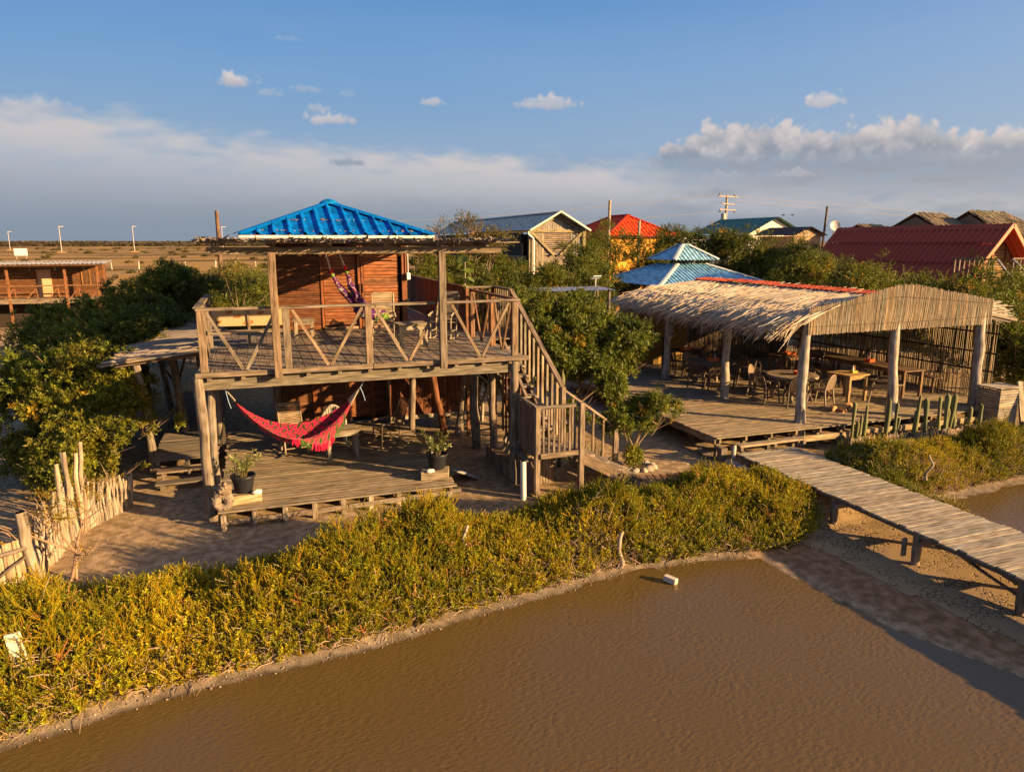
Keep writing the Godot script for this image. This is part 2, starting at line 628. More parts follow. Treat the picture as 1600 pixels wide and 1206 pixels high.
func ground_colour(x: float, z: float) -> Color:
	var a := n1.get_noise_2d(x * 9.0, z * 9.0)
	var b := n2.get_noise_2d(x * 30.0, z * 30.0)
	var c := Color(0.58, 0.42, 0.25).lerp(Color(0.47, 0.335, 0.2), clampf(0.45 + a + 0.5 * b, 0.0, 1.0))
	var s := in_pond(x, z)
	if z > -60.0:
		var wet := smoothstep(1.0, 0.0, -s) if x < 7.5 or x > 12.5 else 0.0
		c = c.lerp(Color(0.2, 0.16, 0.115).lerp(Color(0.3, 0.26, 0.21), clampf(0.5 + b, 0, 1)), wet * 0.8)
		if x < 7.5 and -s < 0.1: c = c.lerp(Color(0.13, 0.095, 0.06), smoothstep(0.1, 0.03, -s))
		var mud := smoothstep(-10.8, -9.4, z) * smoothstep(7.0, 7.8, x) * smoothstep(13.4, 12.6, x)
		var bar := smoothstep(1.9, 0.9, -s + 0.35 * a)
		var mc := Color(0.42, 0.25, 0.13).lerp(Color(0.36, 0.205, 0.105), clampf(0.5 + 1.2 * n1.get_noise_2d((x + z * 0.16) * 60.0, z * 5.0), 0, 1))
		var dried := Color(0.3, 0.205, 0.1).lerp(Color(0.22, 0.15, 0.075), clampf(0.5 + 1.3 * b, 0, 1))
		mc = mc.lerp(Color(0.52, 0.36, 0.22), smoothstep(0.4, 0.05, -s))
		c = c.lerp(dried.lerp(mc, bar), mud)
		if s > 0.0: c = Color(0.12, 0.08, 0.04)
	else:
		var far := clampf(-z / 600.0, 0.0, 1.0)
		var str := n1.get_noise_2d(x * 0.9, z * 2.6) + 0.5 * n2.get_noise_2d(x * 2.4, z * 7.0)
		var dry := Color(0.58, 0.34, 0.11).lerp(Color(0.62, 0.42, 0.2), clampf(0.3 + a, 0, 1))
		var brush := Color(0.19, 0.14, 0.055)
		c = c.lerp(dry.lerp(brush, smoothstep(0.0, 0.35, str + 0.1 * far)), smoothstep(-60.0, -100.0, z))
	return c

func axis(a: float, b: float, step: float, lo: float, hi: float, grow: float) -> PackedFloat32Array:
	var out := PackedFloat32Array()
	var left := []
	var t := a
	var s := step
	while t > lo:
		s *= grow
		t -= s
		left.append(t)
	left.reverse()
	for q in left: out.append(q)
	t = a
	while t <= b:
		out.append(t)
		t += step
	s = step
	while t < hi:
		out.append(t)
		s *= grow
		t += s
	return out

func sheet(xs: PackedFloat32Array, zs: PackedFloat32Array, height: Callable, colour: Callable, uvk: float) -> MB:
	var mb := MB.new()
	var nx := xs.size()
	for z in zs:
		for x in xs:
			mb.v.append(Vector3(x, height.call(x, z), z))
			mb.c.append(colour.call(x, z))
			mb.uv.append(Vector2(x, z) * uvk)
	for j in zs.size():
		for i in nx:
			var l := mb.v[j * nx + maxi(i - 1, 0)]
			var r := mb.v[j * nx + mini(i + 1, nx - 1)]
			var u := mb.v[maxi(j - 1, 0) * nx + i]
			var d := mb.v[mini(j + 1, zs.size() - 1) * nx + i]
			mb.n.append((d - u).cross(r - l).normalized())
	for j in zs.size() - 1:
		for i in nx - 1:
			var a := j * nx + i
			var b := a + nx
			mb.ix.append(a); mb.ix.append(a + 1); mb.ix.append(b)
			mb.ix.append(a + 1); mb.ix.append(b + 1); mb.ix.append(b)
	return mb

func build_ground() -> void:
	var xs := axis(-7.0, 20.0, 0.11, -4200.0, 4200.0, 1.07)
	var zs := axis(-15.0, -2.0, 0.1, -5200.0, 300.0, 1.05)
	var g := part("ground", sheet(xs, zs, ground_y, ground_colour, 0.33), M.soil)
	tag(g, "pale sandy lot running into mud flats and a dry golden plain", "ground", "", "structure")
	var w := MB.new()
	for q in [[-260.0, 8.55, -9.6, 220.0], [12.2, 260.0, -11.0, 220.0], [8.55, 12.2, -5.2, 220.0]]:
		w.quad(Vector3(q[0], -0.35, q[3]), Vector3(q[1], -0.35, q[3]), Vector3(q[1], -0.35, q[2]), Vector3(q[0], -0.35, q[2]), Color.WHITE,
			Vector2(q[0], q[3]) * 0.42, Vector2(q[1], q[3]) * 0.42, Vector2(q[1], q[2]) * 0.42, Vector2(q[0], q[2]) * 0.42)
	tag(part("water", w, M.water), "shallow brown rippled lagoon water", "water", "", "structure")

func build_cracks() -> void:
	# a skin of dried, cracked mud under and beside the boardwalk
	var cell := FastNoiseLite.new()
	cell.seed = 12
	cell.noise_type = FastNoiseLite.TYPE_CELLULAR
	cell.cellular_return_type = FastNoiseLite.RETURN_DISTANCE2_SUB
	cell.frequency = 0.045
	cell.domain_warp_enabled = true
	cell.domain_warp_amplitude = 14.0
	cell.domain_warp_frequency = 0.02
	cell.fractal_type = FastNoiseLite.FRACTAL_NONE
	var ci := cell.get_seamless_image(512, 512)
	ci.convert(Image.FORMAT_RGB8)
	var alb := Image.create(512, 512, false, Image.FORMAT_RGB8)
	var hei := Image.create(512, 512, false, Image.FORMAT_RGB8)
	for y in 512:
		for x in 512:
			var d := ci.get_pixel(x, y).r
			var k := smoothstep(0.0, 0.13, d)
			var patch := clampf(0.45 + 2.6 * n1.get_noise_2d(x * 0.55, y * 0.55), 0.0, 1.0)
			k = lerpf(1.0, k, patch)
			var g := lerpf(0.58, 0.95, k) + 0.1 * n2.get_noise_2d(x * 9.0, y * 9.0)
			alb.set_pixel(x, y, Color(g, g, g))
			hei.set_pixel(x, y, Color(k, k, k))
	mat("cracked", Color(1, 1, 1), 0.95, ImageTexture.create_from_image(alb), ImageTexture.create_from_image(hei), 2.5)
	var mb := MB.new()
	var step := 0.14
	for a in 40:
		for b in 58:
			var x := 7.9 + a * step
			var z := -11.0 + b * step
			if x > 12.4 or in_pond(x, z) > -0.85 - 0.3 * n1.get_noise_2d(x * 20.0, z * 20.0): continue
			if x < 8.9 and z < -9.9: continue
			var p := []
			for q in [[0, 0], [0, 1], [1, 1], [1, 0]]:
				var px: float = x + q[0] * step
				var pz: float = z + q[1] * step
				p.append(Vector3(px, ground_y(px, pz) + 0.005, pz))
			mb.quad(p[0], p[1], p[2], p[3], Color(0.33, 0.225, 0.115), Vector2(p[0].x, p[0].z) * 0.45, Vector2(p[1].x, p[1].z) * 0.45, Vector2(p[2].x, p[2].z) * 0.45, Vector2(p[3].x, p[3].z) * 0.45)
	tag(part("mud", mb, M.cracked), "drying cracked mud under the boardwalk", "mud", "", "structure")
	# crumbs, twigs and shells strewn over the sand and along the waterline
	var tf := []
	var cols := PackedColorArray()
	var st := MB.new()
	st.lump(Vector3.ZERO, Vector3(1, 0.6, 0.8), Color.WHITE, n1, 0.35, 3)
	for i in 2200:
		var x := rr(-4.5, 12.5)
		var z := rr(-14.5, -8.6)
		if i % 2 == 0:
			z = shore_z(x) - absf(rng.randfn(0.0, 0.3))
			if x > 7.6: continue
		if in_pond(x, z) > 0.0: continue
		var s := rr(0.004, 0.014) * (1.6 if rng.randf() < 0.06 else 1.0)
		tf.append(Transform3D(Basis(Vector3.UP, rr(0, TAU)).scaled(Vector3(s, s, s) * Vector3(rr(0.7, 1.6), 1, 1)), Vector3(x, ground_y(x, z) + s * 0.3, z)))
		cols.append(tone(Color(0.36, 0.27, 0.18) if rng.randf() < 0.5 else Color(0.16, 0.11, 0.07), 0.4))
	tag(scatter("gravel", st.mesh(), M.plain, tf, cols), "small stones and litter strewn over the sand", "gravel", "", "stuff")

# ---------------------------------------------------------------- plants
var sprig := {}

func leafy(twigs: int, per: int, ln: float, wd: float, spread: float, long: float) -> ArrayMesh:
	# a spray of twigs with leaves set round them; +y is outwards
	var mb := MB.new()
	for t in twigs:
		var a := TAU * t / twigs + rr(-0.4, 0.4)
		var d := Vector3(cos(a) * spread, rr(0.5, 1.0), sin(a) * spread).normalized()
		if t == 0: d = Vector3(rr(-0.2, 0.2), 1, rr(-0.2, 0.2)).normalized()
		var l := long * rr(0.7, 1.1)
		mb.beam(Vector3.ZERO, d * l, 0.006, 0.006, 0.0, Color(0.9, 0.6, 0.4))
		for k in per:
			var f := lerpf(0.25, 1.0, float(k) / maxf(1, per - 1))
			var p := d * l * f
			var az := k * 2.4 + rr(-0.3, 0.3)
			var b := basis_to(d, az)
			var out := (b.x * rr(0.7, 1.0) + d * rr(0.35, 0.9)).normalized()
			var sd := out.cross(d).normalized()
			if sd.length() < 0.5: sd = b.z
			var g := rr(0.75, 1.25)
			mb.leaf(p, out, sd, ln * rr(0.75, 1.15), wd * rr(0.8, 1.1), Color(g, g, g * 0.9), rr(0.05, 0.35))
	return mb.mesh()

func shoot() -> ArrayMesh:
	# saltwort: a bristling upright shoot of small plump leaves
	var mb := MB.new()
	for t in 4:
		var a := rr(0, TAU)
		var d := Vector3(cos(a) * 0.5, 1, sin(a) * 0.5).normalized() if t else Vector3.UP
		var p0 := Vector3.UP * 0.04 * t
		var l := rr(0.1, 0.18) if t else 0.25
		mb.beam(p0, p0 + d * l, 0.005, 0.005, 0.0, Color(1.1, 0.62, 0.35))
		for k in 14:
			var f := 0.15 + 0.85 * k / 13.0
			var b := basis_to(d, k * 2.4 + rr(-0.5, 0.5))
			var out := (b.x + d * rr(0.5, 1.3)).normalized()
			var sd := out.cross(d).normalized()
			var g := lerpf(0.55, 1.3, f) * rr(0.8, 1.15)
			mb.leaf(p0 + d * l * f, out, sd, rr(0.018, 0.034), rr(0.007, 0.012), Color(g, g, g * 0.7), 0.2)
	return mb.mesh()

func make_sprigs() -> void:
	sprig.mangrove = leafy(5, 9, 0.078, 0.04, 0.85, 0.2)
	sprig.fine = leafy(5, 10, 0.055, 0.026, 0.9, 0.24)
	sprig.bare = leafy(4, 5, 0.07, 0.032, 0.9, 0.26)
	sprig.big = leafy(4, 7, 0.16, 0.085, 0.9, 0.4)
	sprig.salt = [shoot(), shoot(), shoot()]

# A tree: a forked trunk and a crown of leaf sprays spread through uneven clumps.
# blobs: [centre offset, radii]; tints: from shaded green to yellow-green by chance
func tree(called: String, label: String, cat: String, group: String, base: Vector3, blobs: Array, count: int, kind: String, c0: Color, c1: Color, size := 1.0, gap := 0.12, trunk := 0.07, bark := Color(0.2, 0.145, 0.1)) -> Node3D:
	var t := thing(called, label, cat, base, 0.0, group)
	var mb := MB.new()
	var root := Vector3(0, -0.08, 0)
	var fork := Vector3(rr(-0.1, 0.1), rr(0.25, 0.5), rr(-0.1, 0.1))
	for s in 3:
		var a := TAU * s / 3.0 + rr(0, 1)
		mb.tube(bez(root + Vector3(cos(a), 0, sin(a)) * trunk * 1.8, root + fork * 0.5, fork * (1.0 + 0.2 * s), 5), lin(5, trunk * 0.8, trunk * 0.7), 6, bark, false, off2())
	for b in blobs:
		var cc: Vector3 = b[0]
		var ra: Vector3 = b[1]
		mb.tube(bez(fork, Vector3(cc.x * 0.4, cc.y * 0.7, cc.z * 0.4), cc, 8), lin(8, trunk * 0.7, trunk * 0.18), 5, bark, false, off2())
		for k in 7:
			var d := rdir()
			d.y = absf(d.y) * 0.9 + 0.05
			mb.tube(bez(cc * rr(0.6, 1.0), cc + d * ra * 0.45 + Vector3(0, -0.1, 0), cc + d * ra * rr(0.85, 1.15), 5), lin(5, trunk * 0.28, trunk * 0.06), 4, tone(bark.lerp(Color(0.36, 0.24, 0.16), 0.6)), false)
	part("trunk", mb, M.wood, t, false)
	var clumps := []
	var vol := 0.0
	for b in blobs:
		var k := 9 if b[1].x > 0.7 else 5
		for i in k:
			var d := rdir()
			d.y = d.y * 0.8 + 0.15
			var r: Vector3 = b[1] * rr(0.36, 0.56)
			clumps.append([b[0] + d * b[1] * rr(0.5, 0.78), r])
			vol += r.x * r.y * r.z
	var tf := []
	var cols := PackedColorArray()
	var sd := rr(0, 500)
	for b in clumps:
		var cc: Vector3 = b[0]
		var ra: Vector3 = b[1]
		var k := int(0.85 * count * ra.x * ra.y * ra.z / vol)
		var shade := rr(-0.25, 0.25)
		for i in k:
			var d := rdir()
			var f := pow(rng.randf(), 0.36) * (1.0 if rng.randf() < 0.88 else rr(1.15, 1.55))
			var p := cc + d * ra * f * (1.0 + 0.3 * n1.get_noise_3dv(d * 70.0 + Vector3(sd, cc.x * 30.0, cc.z * 30.0)))
			if p.y < 0.1: continue
			var gapn := n1.get_noise_3dv(p * 46.0 + Vector3(sd, sd, 0))
			if gapn < -0.22 + gap: continue
			var out := (d * Vector3(1, 0.8, 1) + Vector3(0, 0.5, 0) + rdir() * 0.5).normalized()
			var s := size * rr(0.7, 1.3)
			tf.append(Transform3D(basis_to(out, rr(0, TAU)).scaled(Vector3(s, s, s)), p))
			var m := clampf(0.5 + shade + 0.8 * n1.get_noise_3dv(p * 22.0) + rr(-0.35, 0.35), 0, 1)
			var col := c0.lerp(c1, m)
			if rng.randf() < 0.025: col = Color(0.4, 0.24, 0.02)
			cols.append(tone(col, 0.25))
	scatter("crown", sprig[kind], M.leaf, tf, cols, t)
	return t

# a bank of saltwort: shoots rise through a tangle of dry stems on a lumpy mound
func bank(label: String, n: int, inside: Callable, x0: float, x1: float, z0: float, z1: float, height: float) -> void:
	var tf := [[], [], []]
	var cols := [PackedColorArray(), PackedColorArray(), PackedColorArray()]
	var dry := MB.new()
	var made := 0
	var tries := 0
	while made < n and tries < n * 12:
		tries += 1
		var x := rr(x0, x1)
		var z := rr(z0, z1)
		var e: float = inside.call(x, z)   # metres from the edge, positive within
		if e < 0.0: continue
		var nz := n1.get_noise_2d(x * 34.0, z * 34.0) + 0.6 * n2.get_noise_2d(x * 70.0, z * 70.0)
		if nz < -0.62: continue
		var top := height * (1.0 - 0.3 * smoothstep(4.5, 8.0, x) * smoothstep(11.2, 10.8, x)) * smoothstep(-0.25, 0.75, e) * clampf(0.75 + 1.3 * nz, 0.3, 1.6) * (1.0 if rng.randf() < 0.9 else 1.25)
		var f := pow(rng.randf(), 0.45)
		var y := ground_y(x, z)
		var bare := n2.get_noise_2d(x * 13.0 + 70.0, z * 13.0) > 0.16
		if bare and rng.randf() < 0.5:   # patches of dead twigs
			for i in 2:
				var dd := Vector3(rr(-1, 1), rr(0.0, 1.0), rr(-1, 1)).normalized()
				var qq := Vector3(x, y + top * rr(0.2, 0.95), z)
				var ll := rr(0.1, 0.3)
				dry.tube([qq, qq + dd * ll * 0.5 + rdir() * 0.03, qq + dd * ll], [0.005, 0.004, 0.002], 3, tone(Color(0.4, 0.28, 0.2), 0.3), false)
			made += 1
			continue
		var p := Vector3(x, y + top * f, z)
		made += 1
		var lean := (Vector3(0, 1, 0) + Vector3(rr(-1, 1), 0, rr(-1, 1)) * 0.75).normalized()
		var s := rr(0.75, 1.5)
		var k := made % 3
		tf[k].append(Transform3D(basis_to(lean, rr(0, TAU)).scaled(Vector3(s, s, s)), p - lean * 0.1))
		var m := clampf(0.45 + 0.9 * n2.get_noise_2d(x * 16.0, z * 16.0) + rr(-0.4, 0.4), 0, 1)
		var col := Color(0.125, 0.165, 0.007).lerp(Color(0.42, 0.375, 0.012), m)
		if rng.randf() < 0.03: col = Color(0.36, 0.22, 0.1)
		cols[k].append(tone(col, 0.2))
		if made % 4 == 0 or (e < 0.5):
			var d := Vector3(rr(-1, 1), rr(-0.15, 0.7), rr(-1, 1)).normalized()
			var q := Vector3(x, y + top * rr(0.0, 0.75), z)
			var l := rr(0.15, 0.4)
			dry.tube([q, q + d * l * 0.5 + Vector3(0, 0.03, 0), q + d * l], [0.006, 0.005, 0.003], 3, tone(Color(0.36, 0.25, 0.16), 0.3), false)
	var t := tag(node_top("saltwort_bank"), label, "saltwort", "", "stuff")
	for k in 3:
		scatter("shoots", sprig.salt[k], M.succulent, tf[k], cols[k], t)
	tag(part("dry_stems", dry, M.plain, t), "", "", "", "stuff")

func node_top(called: String) -> Node3D:
	var o := Node3D.new()
	o.name = numbered(called)
	add_child(o)
	return o

# ---------------------------------------------------------------- houses, poles and plain beyond
func gable_roof(t: Node3D, x0: float, x1: float, z0: float, z1: float, eave: float, ridge: float, pitch: float, amp: float, col: Color, boxy := false) -> void:
	# ridge along z
	var xm := (x0 + x1) * 0.5
	part("roof_sheet", corrugated(Vector3(x0, eave, z1), Vector3(x0, eave, z0), Vector3(xm, ridge, z0), Vector3(xm, ridge, z1), pitch, amp, col, boxy), M.sheet, t)
	part("roof_sheet", corrugated(Vector3(x1, eave, z0), Vector3(x1, eave, z1), Vector3(xm, ridge, z1), Vector3(xm, ridge, z0), pitch, amp, col, boxy), M.sheet, t)

func hip_roof(t: Node3D, x0: float, x1: float, z0: float, z1: float, eave: float, ridge: float, rz0: float, rz1: float, pitch: float, amp: float, col: Color, cap: Color) -> void:
	# z0 is the near eave; the ridge runs along z from rz0 (near) to rz1
	var xm := (x0 + x1) * 0.5
	var r0 := Vector3(xm, ridge, rz0)
	var r1 := Vector3(xm, ridge, rz1)
	var c := [Vector3(x0, eave, z0), Vector3(x1, eave, z0), Vector3(x1, eave, z1), Vector3(x0, eave, z1)]
	part("roof_sheet", corrugated(c[0], c[1], r0, r0, pitch, amp, col), M.sheet, t)
	part("roof_sheet", corrugated(c[1], c[2], r1, r0, pitch, amp, col), M.sheet, t)
	part("roof_sheet", corrugated(c[2], c[3], r1, r1, pitch, amp, col), M.sheet, t)
	part("roof_sheet", corrugated(c[3], c[0], r0, r1, pitch, amp, col), M.sheet, t)
	for q in [[c[0], r0], [c[1], r0], [c[2], r1], [c[3], r1]]:
		part("hip_cap", cap_strip(q[0], q[1], 0.16, 0.05, cap, 0.05), M.sheet, t)
	part("ridge_cap", cap_strip(r0 + Vector3(0, 0, 0.15), r1 - Vector3(0, 0, 0.15), 0.18, 0.05, cap, 0.06), M.sheet, t)

func wall_box(called: String, t: Node3D, lo: Vector3, hi: Vector3, col: Color) -> void:
	var mb := MB.new()
	mb.box(Transform3D(Basis(), (lo + hi) * 0.5), hi - lo, 0.0, col)
	part(called, mb, M.plain, t)

func pole(label: String, base: Vector3, top: Vector3, r: float, col: Color, called := "post", group := "") -> Node3D:
	var t := thing(called, label, called.replace("_", " "), base, 0.0, group)
	var mb := MB.new()
	mb.tube([base, top], [r, r * 0.8], 8, col, true, off2())
	part("shaft", mb, M.wood, t)
	return t

func thatch_roof(t: Node3D, x0: float, x1: float, z0: float, z1: float, eave: float, ridge: float) -> void:
	# ridge along x, hipped to the right
	var zm := (z0 + z1) * 0.5
	var s := MB.new()
	var col := Color(0.27, 0.21, 0.12)
	var a := Vector3(x0, eave, z0)
	var b := Vector3(x1, eave, z0)
	var c := Vector3(x1, eave, z1)
	var d := Vector3(x0, eave, z1)
	var r0 := Vector3(x0 + 0.2, ridge, zm)
	var r1 := Vector3(x1 - 1.2, ridge - 0.05, zm)
	s.quad(a, b, r1, r0, col)
	s.quad(c, d, r0, r1, col)
	s.tri(b, c, r1, col)
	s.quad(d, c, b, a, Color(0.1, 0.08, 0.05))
	part("thatch_base", s, M.plain, t)
	var th := MB.new()
	for i in 900:
		var u := rng.randf()
		var w := rng.randf()
		var p := a.lerp(b, u).lerp(r0.lerp(r1, u), w)
		if i % 4 == 0: p = b.lerp(c, u).lerp(r1, w)
		var dn := (Vector3(0, -(ridge - eave), z0 - zm) if i % 4 else Vector3(1.2, -(ridge - eave), 0)).normalized()
		stalk(th, p + Vector3(rr(-0.1, 0.1), 0.05 + rr(0, 0.06), 0), (dn + rdir() * 0.12).normalized(), rr(0.4, 0.9), rr(0.02, 0.035), tone(Color(0.3, 0.235, 0.135), 0.3), 0.03)
	tag(part("thatch", th, M.plain, t), "", "", "", "stuff")
	var g := MB.new()
	g.tri(d + Vector3(0.3, 0, -0.2), r0 + Vector3(0.15, -0.25, 0), a + Vector3(0.3, 0, -0.2), Color(0.16, 0.13, 0.09))
	part("gable", g, M.plain, t)

func build_background() -> void:
	# brown lodge at the far left
	var h := thing("brown_lodge", "long brown plank lodge with grey tin roof and railed porch", "house", Vector3(-13, 0, -47.5))
	for i in 17:
		board("wall_plank", h, Vector3(-17.5, 1.76 + i * 0.118, -47.6), Vector3(-8.35, 1.76 + i * 0.118, -47.6), 0.05, 0.112, tone(Color(0.17, 0.07, 0.03), 0.25))
	vboards("wall_plank", h, Vector3(-8.35, 1.7, -48.4), Vector3(-8.35, 1.7, -47.6), 1.9, 1.9, 0.2, Color(0.2, 0.085, 0.035))
	for i in 10:
		board("porch_plank", h, Vector3(-17.5, 1.68, -46.1 - i * 0.15), Vector3(-8.3, 1.68, -46.1 - i * 0.15), 0.14, 0.05, tone(GREY))
	board("porch_beam", h, Vector3(-17.5, 1.55, -46.1), Vector3(-8.3, 1.55, -46.1), 0.1, 0.2, GREY)
	part("roof_sheet", corrugated(Vector3(-17.8, 3.6, -45.5), Vector3(-7.9, 3.62, -45.5), Vector3(-7.9, 3.72, -48.6), Vector3(-17.8, 3.7, -48.6), 0.22, 0.02, Color(0.4, 0.39, 0.36)), M.sheet, h)
	board("eave_board", h, Vector3(-17.7, 3.54, -45.55), Vector3(-8.0, 3.55, -45.55), 0.05, 0.1, Color(0.12, 0.06, 0.03))
	for x in [-15.4, -12.75, -10.0, -8.4]:
		board("porch_post", h, Vector3(x, 0.0, -46.1), Vector3(x, 3.55, -46.1), 0.12, 0.12, Color(0.28, 0.12, 0.05))
	board("porch_rail", h, Vector3(-17.5, 2.42, -46.1), Vector3(-8.4, 2.42, -46.1), 0.07, 0.06, Color(0.3, 0.13, 0.055))
	for i in 16:
		var x := -16.6 + i * 0.52
		board("porch_brace", h, Vector3(x, 1.72, -46.1), Vector3(x + (0.3 if i % 2 else -0.3) + 0.25, 2.4, -46.1), 0.05, 0.04, tone(Color(0.3, 0.13, 0.055)), M.wood, 0.0, Vector3.BACK)
	wall_box("underfloor_shade", h, Vector3(-17.5, 0, -48.4), Vector3(-8.5, 1.6, -47.8), Color(0.03, 0.022, 0.016))  # near-black box put in for the shade beneath the raised floor
	var dr := node("door", h)
	board("leaf", dr, Vector3(-11.35, 1.72, -47.54), Vector3(-11.35, 3.28, -47.54), 0.72, 0.05, Color(0.46, 0.27, 0.14), M.plain, 0.004, Vector3.BACK)
	board("panel", dr, Vector3(-11.35, 2.2, -47.51), Vector3(-11.35, 3.2, -47.51), 0.6, 0.02, Color(0.52, 0.33, 0.19), M.plain, 0.004, Vector3.BACK)
	var wn := node("window", h)
	for q in [[-9.45, 0.03], [-9.05, 0.03], [-8.65, 0.03]]:
		board("frame", wn, Vector3(q[0], 2.35, -47.54), Vector3(q[0], 3.25, -47.54), 0.07, 0.06, Color(0.34, 0.15, 0.05), M.wood, 0.004, Vector3.BACK)
	for x in [-9.25, -8.85]:
		board("shutter", wn, Vector3(x, 2.38, -47.56), Vector3(x, 3.22, -47.56), 0.32, 0.03, Color(0.14, 0.07, 0.035), M.wood, 0.004, Vector3.BACK)
	# grey barn
	var b := thing("grey_barn", "grey timber barn with diagonal gable braces and a pale tin roof", "barn", Vector3(15.4, 0, -40))
	gable_roof(b, 13.75, 17.2, -35.5, -57.0, 5.42, 6.36, 0.2, 0.018, Color(0.5, 0.52, 0.42))
	part("ridge_cap", cap_strip(Vector3(15.475, 6.36, -35.45), Vector3(15.475, 6.36, -57.0), 0.16, 0.06, Color(0.62, 0.58, 0.5), 0.04), M.sheet, b)
	for q in [[13.72, 15.475], [17.23, 15.475]]:
		board("verge_board", b, Vector3(q[0], 5.4, -35.48), Vector3(q[1], 6.38, -35.48), 0.05, 0.09, Color(0.6, 0.56, 0.48), M.plain)
		board("rafter", b, Vector3(q[0] + (0.15 if q[0] < 15 else -0.15), 5.28, -35.95), Vector3(q[1], 6.2, -35.95), 0.08, 0.14, Color(0.33, 0.26, 0.14))
	for i in 22:
		var x := 14.05 + i * 0.135
		var top := 6.25 - absf(x - 15.475) * 0.56
		board("gable_board", b, Vector3(x, 5.44, -36.05), Vector3(x, top, -36.05), 0.12, 0.03, tone(Color(0.36, 0.31, 0.24), 0.25), M.wood, 0.0, Vector3.BACK)
	for i in 12:
		board("wall_slat", b, Vector3(14.7, 4.15 + i * 0.11, -36.06), Vector3(16.3, 4.15 + i * 0.11, -36.06), 0.03, 0.085, tone(Color(0.27, 0.2, 0.15), 0.3))
	for q in [[14.05, 14.65], [16.35, 16.95]]:
		for i in 5:
			board("gable_board", b, Vector3(lerpf(q[0], q[1], i / 4.0), 3.2, -36.04), Vector3(lerpf(q[0], q[1], i / 4.0), 5.4, -36.04), 0.13, 0.03, tone(Color(0.34, 0.29, 0.22), 0.25), M.wood, 0.0, Vector3.BACK)
	board("tie_beam", b, Vector3(13.85, 5.38, -35.98), Vector3(17.1, 5.38, -35.98), 0.1, 0.15, Color(0.36, 0.28, 0.15))
	board("diagonal_brace", b, Vector3(14.0, 5.3, -35.97), Vector3(15.3, 4.1, -35.97), 0.07, 0.14, Color(0.36, 0.28, 0.15))
	board("diagonal_brace", b, Vector3(16.95, 5.3, -35.97), Vector3(15.65, 4.1, -35.97), 0.07, 0.14, Color(0.36, 0.28, 0.15))
	for x in [13.9, 17.05]:
		board("corner_post", b, Vector3(x, 0, -35.98), Vector3(x, 5.35, -35.98), 0.17, 0.17, Color(0.34, 0.27, 0.15))
	wall_box("lower_wall", b, Vector3(14.0, 0, -36.3), Vector3(16.9, 4.1, -36.15), Color(0.2, 0.16, 0.12))
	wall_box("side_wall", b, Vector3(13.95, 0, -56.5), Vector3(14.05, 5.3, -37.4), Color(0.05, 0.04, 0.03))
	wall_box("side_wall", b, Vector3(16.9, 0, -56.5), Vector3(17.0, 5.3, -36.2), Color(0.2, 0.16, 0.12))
	for i in 14:
		board("baluster", b, Vector3(13.7, 3.2, -36.2 - i * 0.22), Vector3(13.7, 4.0, -36.2 - i * 0.22), 0.06, 0.06, tone(GREY))
	board("porch_rail", b, Vector3(13.7, 4.02, -36.1), Vector3(13.7, 4.02, -39.6), 0.08, 0.08, Color(0.36, 0.28, 0.17))
	board("porch_beam", b, Vector3(13.2, 5.12, -36.6), Vector3(13.2, 5.12, -44.0), 0.1, 0.14, Color(0.36, 0.29, 0.17))
	var dp := MB.new()
	dp.tube([Vector3(13.68, 5.36, -35.7), Vector3(13.72, 5.2, -35.75), Vector3(14.02, 5.0, -35.82), Vector3(14.05, 4.8, -35.82), Vector3(14.05, 0.2, -35.82)], lin(4, 0.05, 0.05), 8, Color(0.66, 0.64, 0.6))
	part("downpipe", dp, M.satin, b)
	# red hip roof
	var r := thing("red_roofed_house", "yellow house under a bright red ribbed hip roof", "house", Vector3(26, 0, -49))
	hip_roof(r, 23.3, 29.2, -45.4, -53.5, 5.25, 6.75, -47.9, -50.6, 0.3, 0.035, Color(0.72, 0.07, 0.014), Color(0.5, 0.05, 0.016))
	wall_box("wall", r, Vector3(24.0, 0, -52.9), Vector3(28.6, 5.2, -46.1), Color(0.6, 0.3, 0.04))
	# teal gable
	var te := thing("teal_roofed_house", "white house with a dark teal gable roof", "house", Vector3(41, 0, -54))
	gable_roof(te, 38.5, 44.6, -49.8, -58.0, 5.5, 6.85, 0.25, 0.02, Color(0.09, 0.22, 0.19))
	var tg := MB.new()
	tg.quad(Vector3(39.0, 0, -50.3), Vector3(44.1, 0, -50.3), Vector3(44.1, 5.45, -50.3), Vector3(39.0, 5.45, -50.3), Color(0.66, 0.6, 0.5))
	tg.tri(Vector3(39.0, 5.45, -50.3), Vector3(44.1, 5.45, -50.3), Vector3(41.55, 6.7, -50.3), Color(0.66, 0.6, 0.5))
	part("gable_wall", tg, M.plain, te)
	wall_box("side_wall", te, Vector3(39.0, 0, -57.5), Vector3(39.12, 5.4, -50.35), Color(0.6, 0.55, 0.46))
	# small brown house and light blue roof behind
	var sb := thing("brown_cottage", "small brown cottage with a low gable beyond the teal roof", "cottage", Vector3(37, 0, -42))
	gable_roof(sb, 35.6, 38.6, -41.0, -45.5, 5.25, 5.85, 0.25, 0.015, Color(0.1, 0.065, 0.045))
	wall_box("wall", sb, Vector3(35.9, 0, -45), Vector3(38.3, 5.2, -41.4), Color(0.36, 0.24, 0.14))
	for i in 9:
		board("gable_board", sb, Vector3(36.0 + i * 0.28, 5.15, -41.35), Vector3(36.0 + i * 0.28, 5.72 - absf(i - 4.0) * 0.11, -41.35), 0.3, 0.03, tone(Color(0.36, 0.25, 0.15), 0.3), M.wood, 0.0, Vector3.BACK)
	var lb := thing("pale_blue_roofed_house", "far low house with a pale turquoise roof behind the trees", "house", Vector3(31, 0, -52))
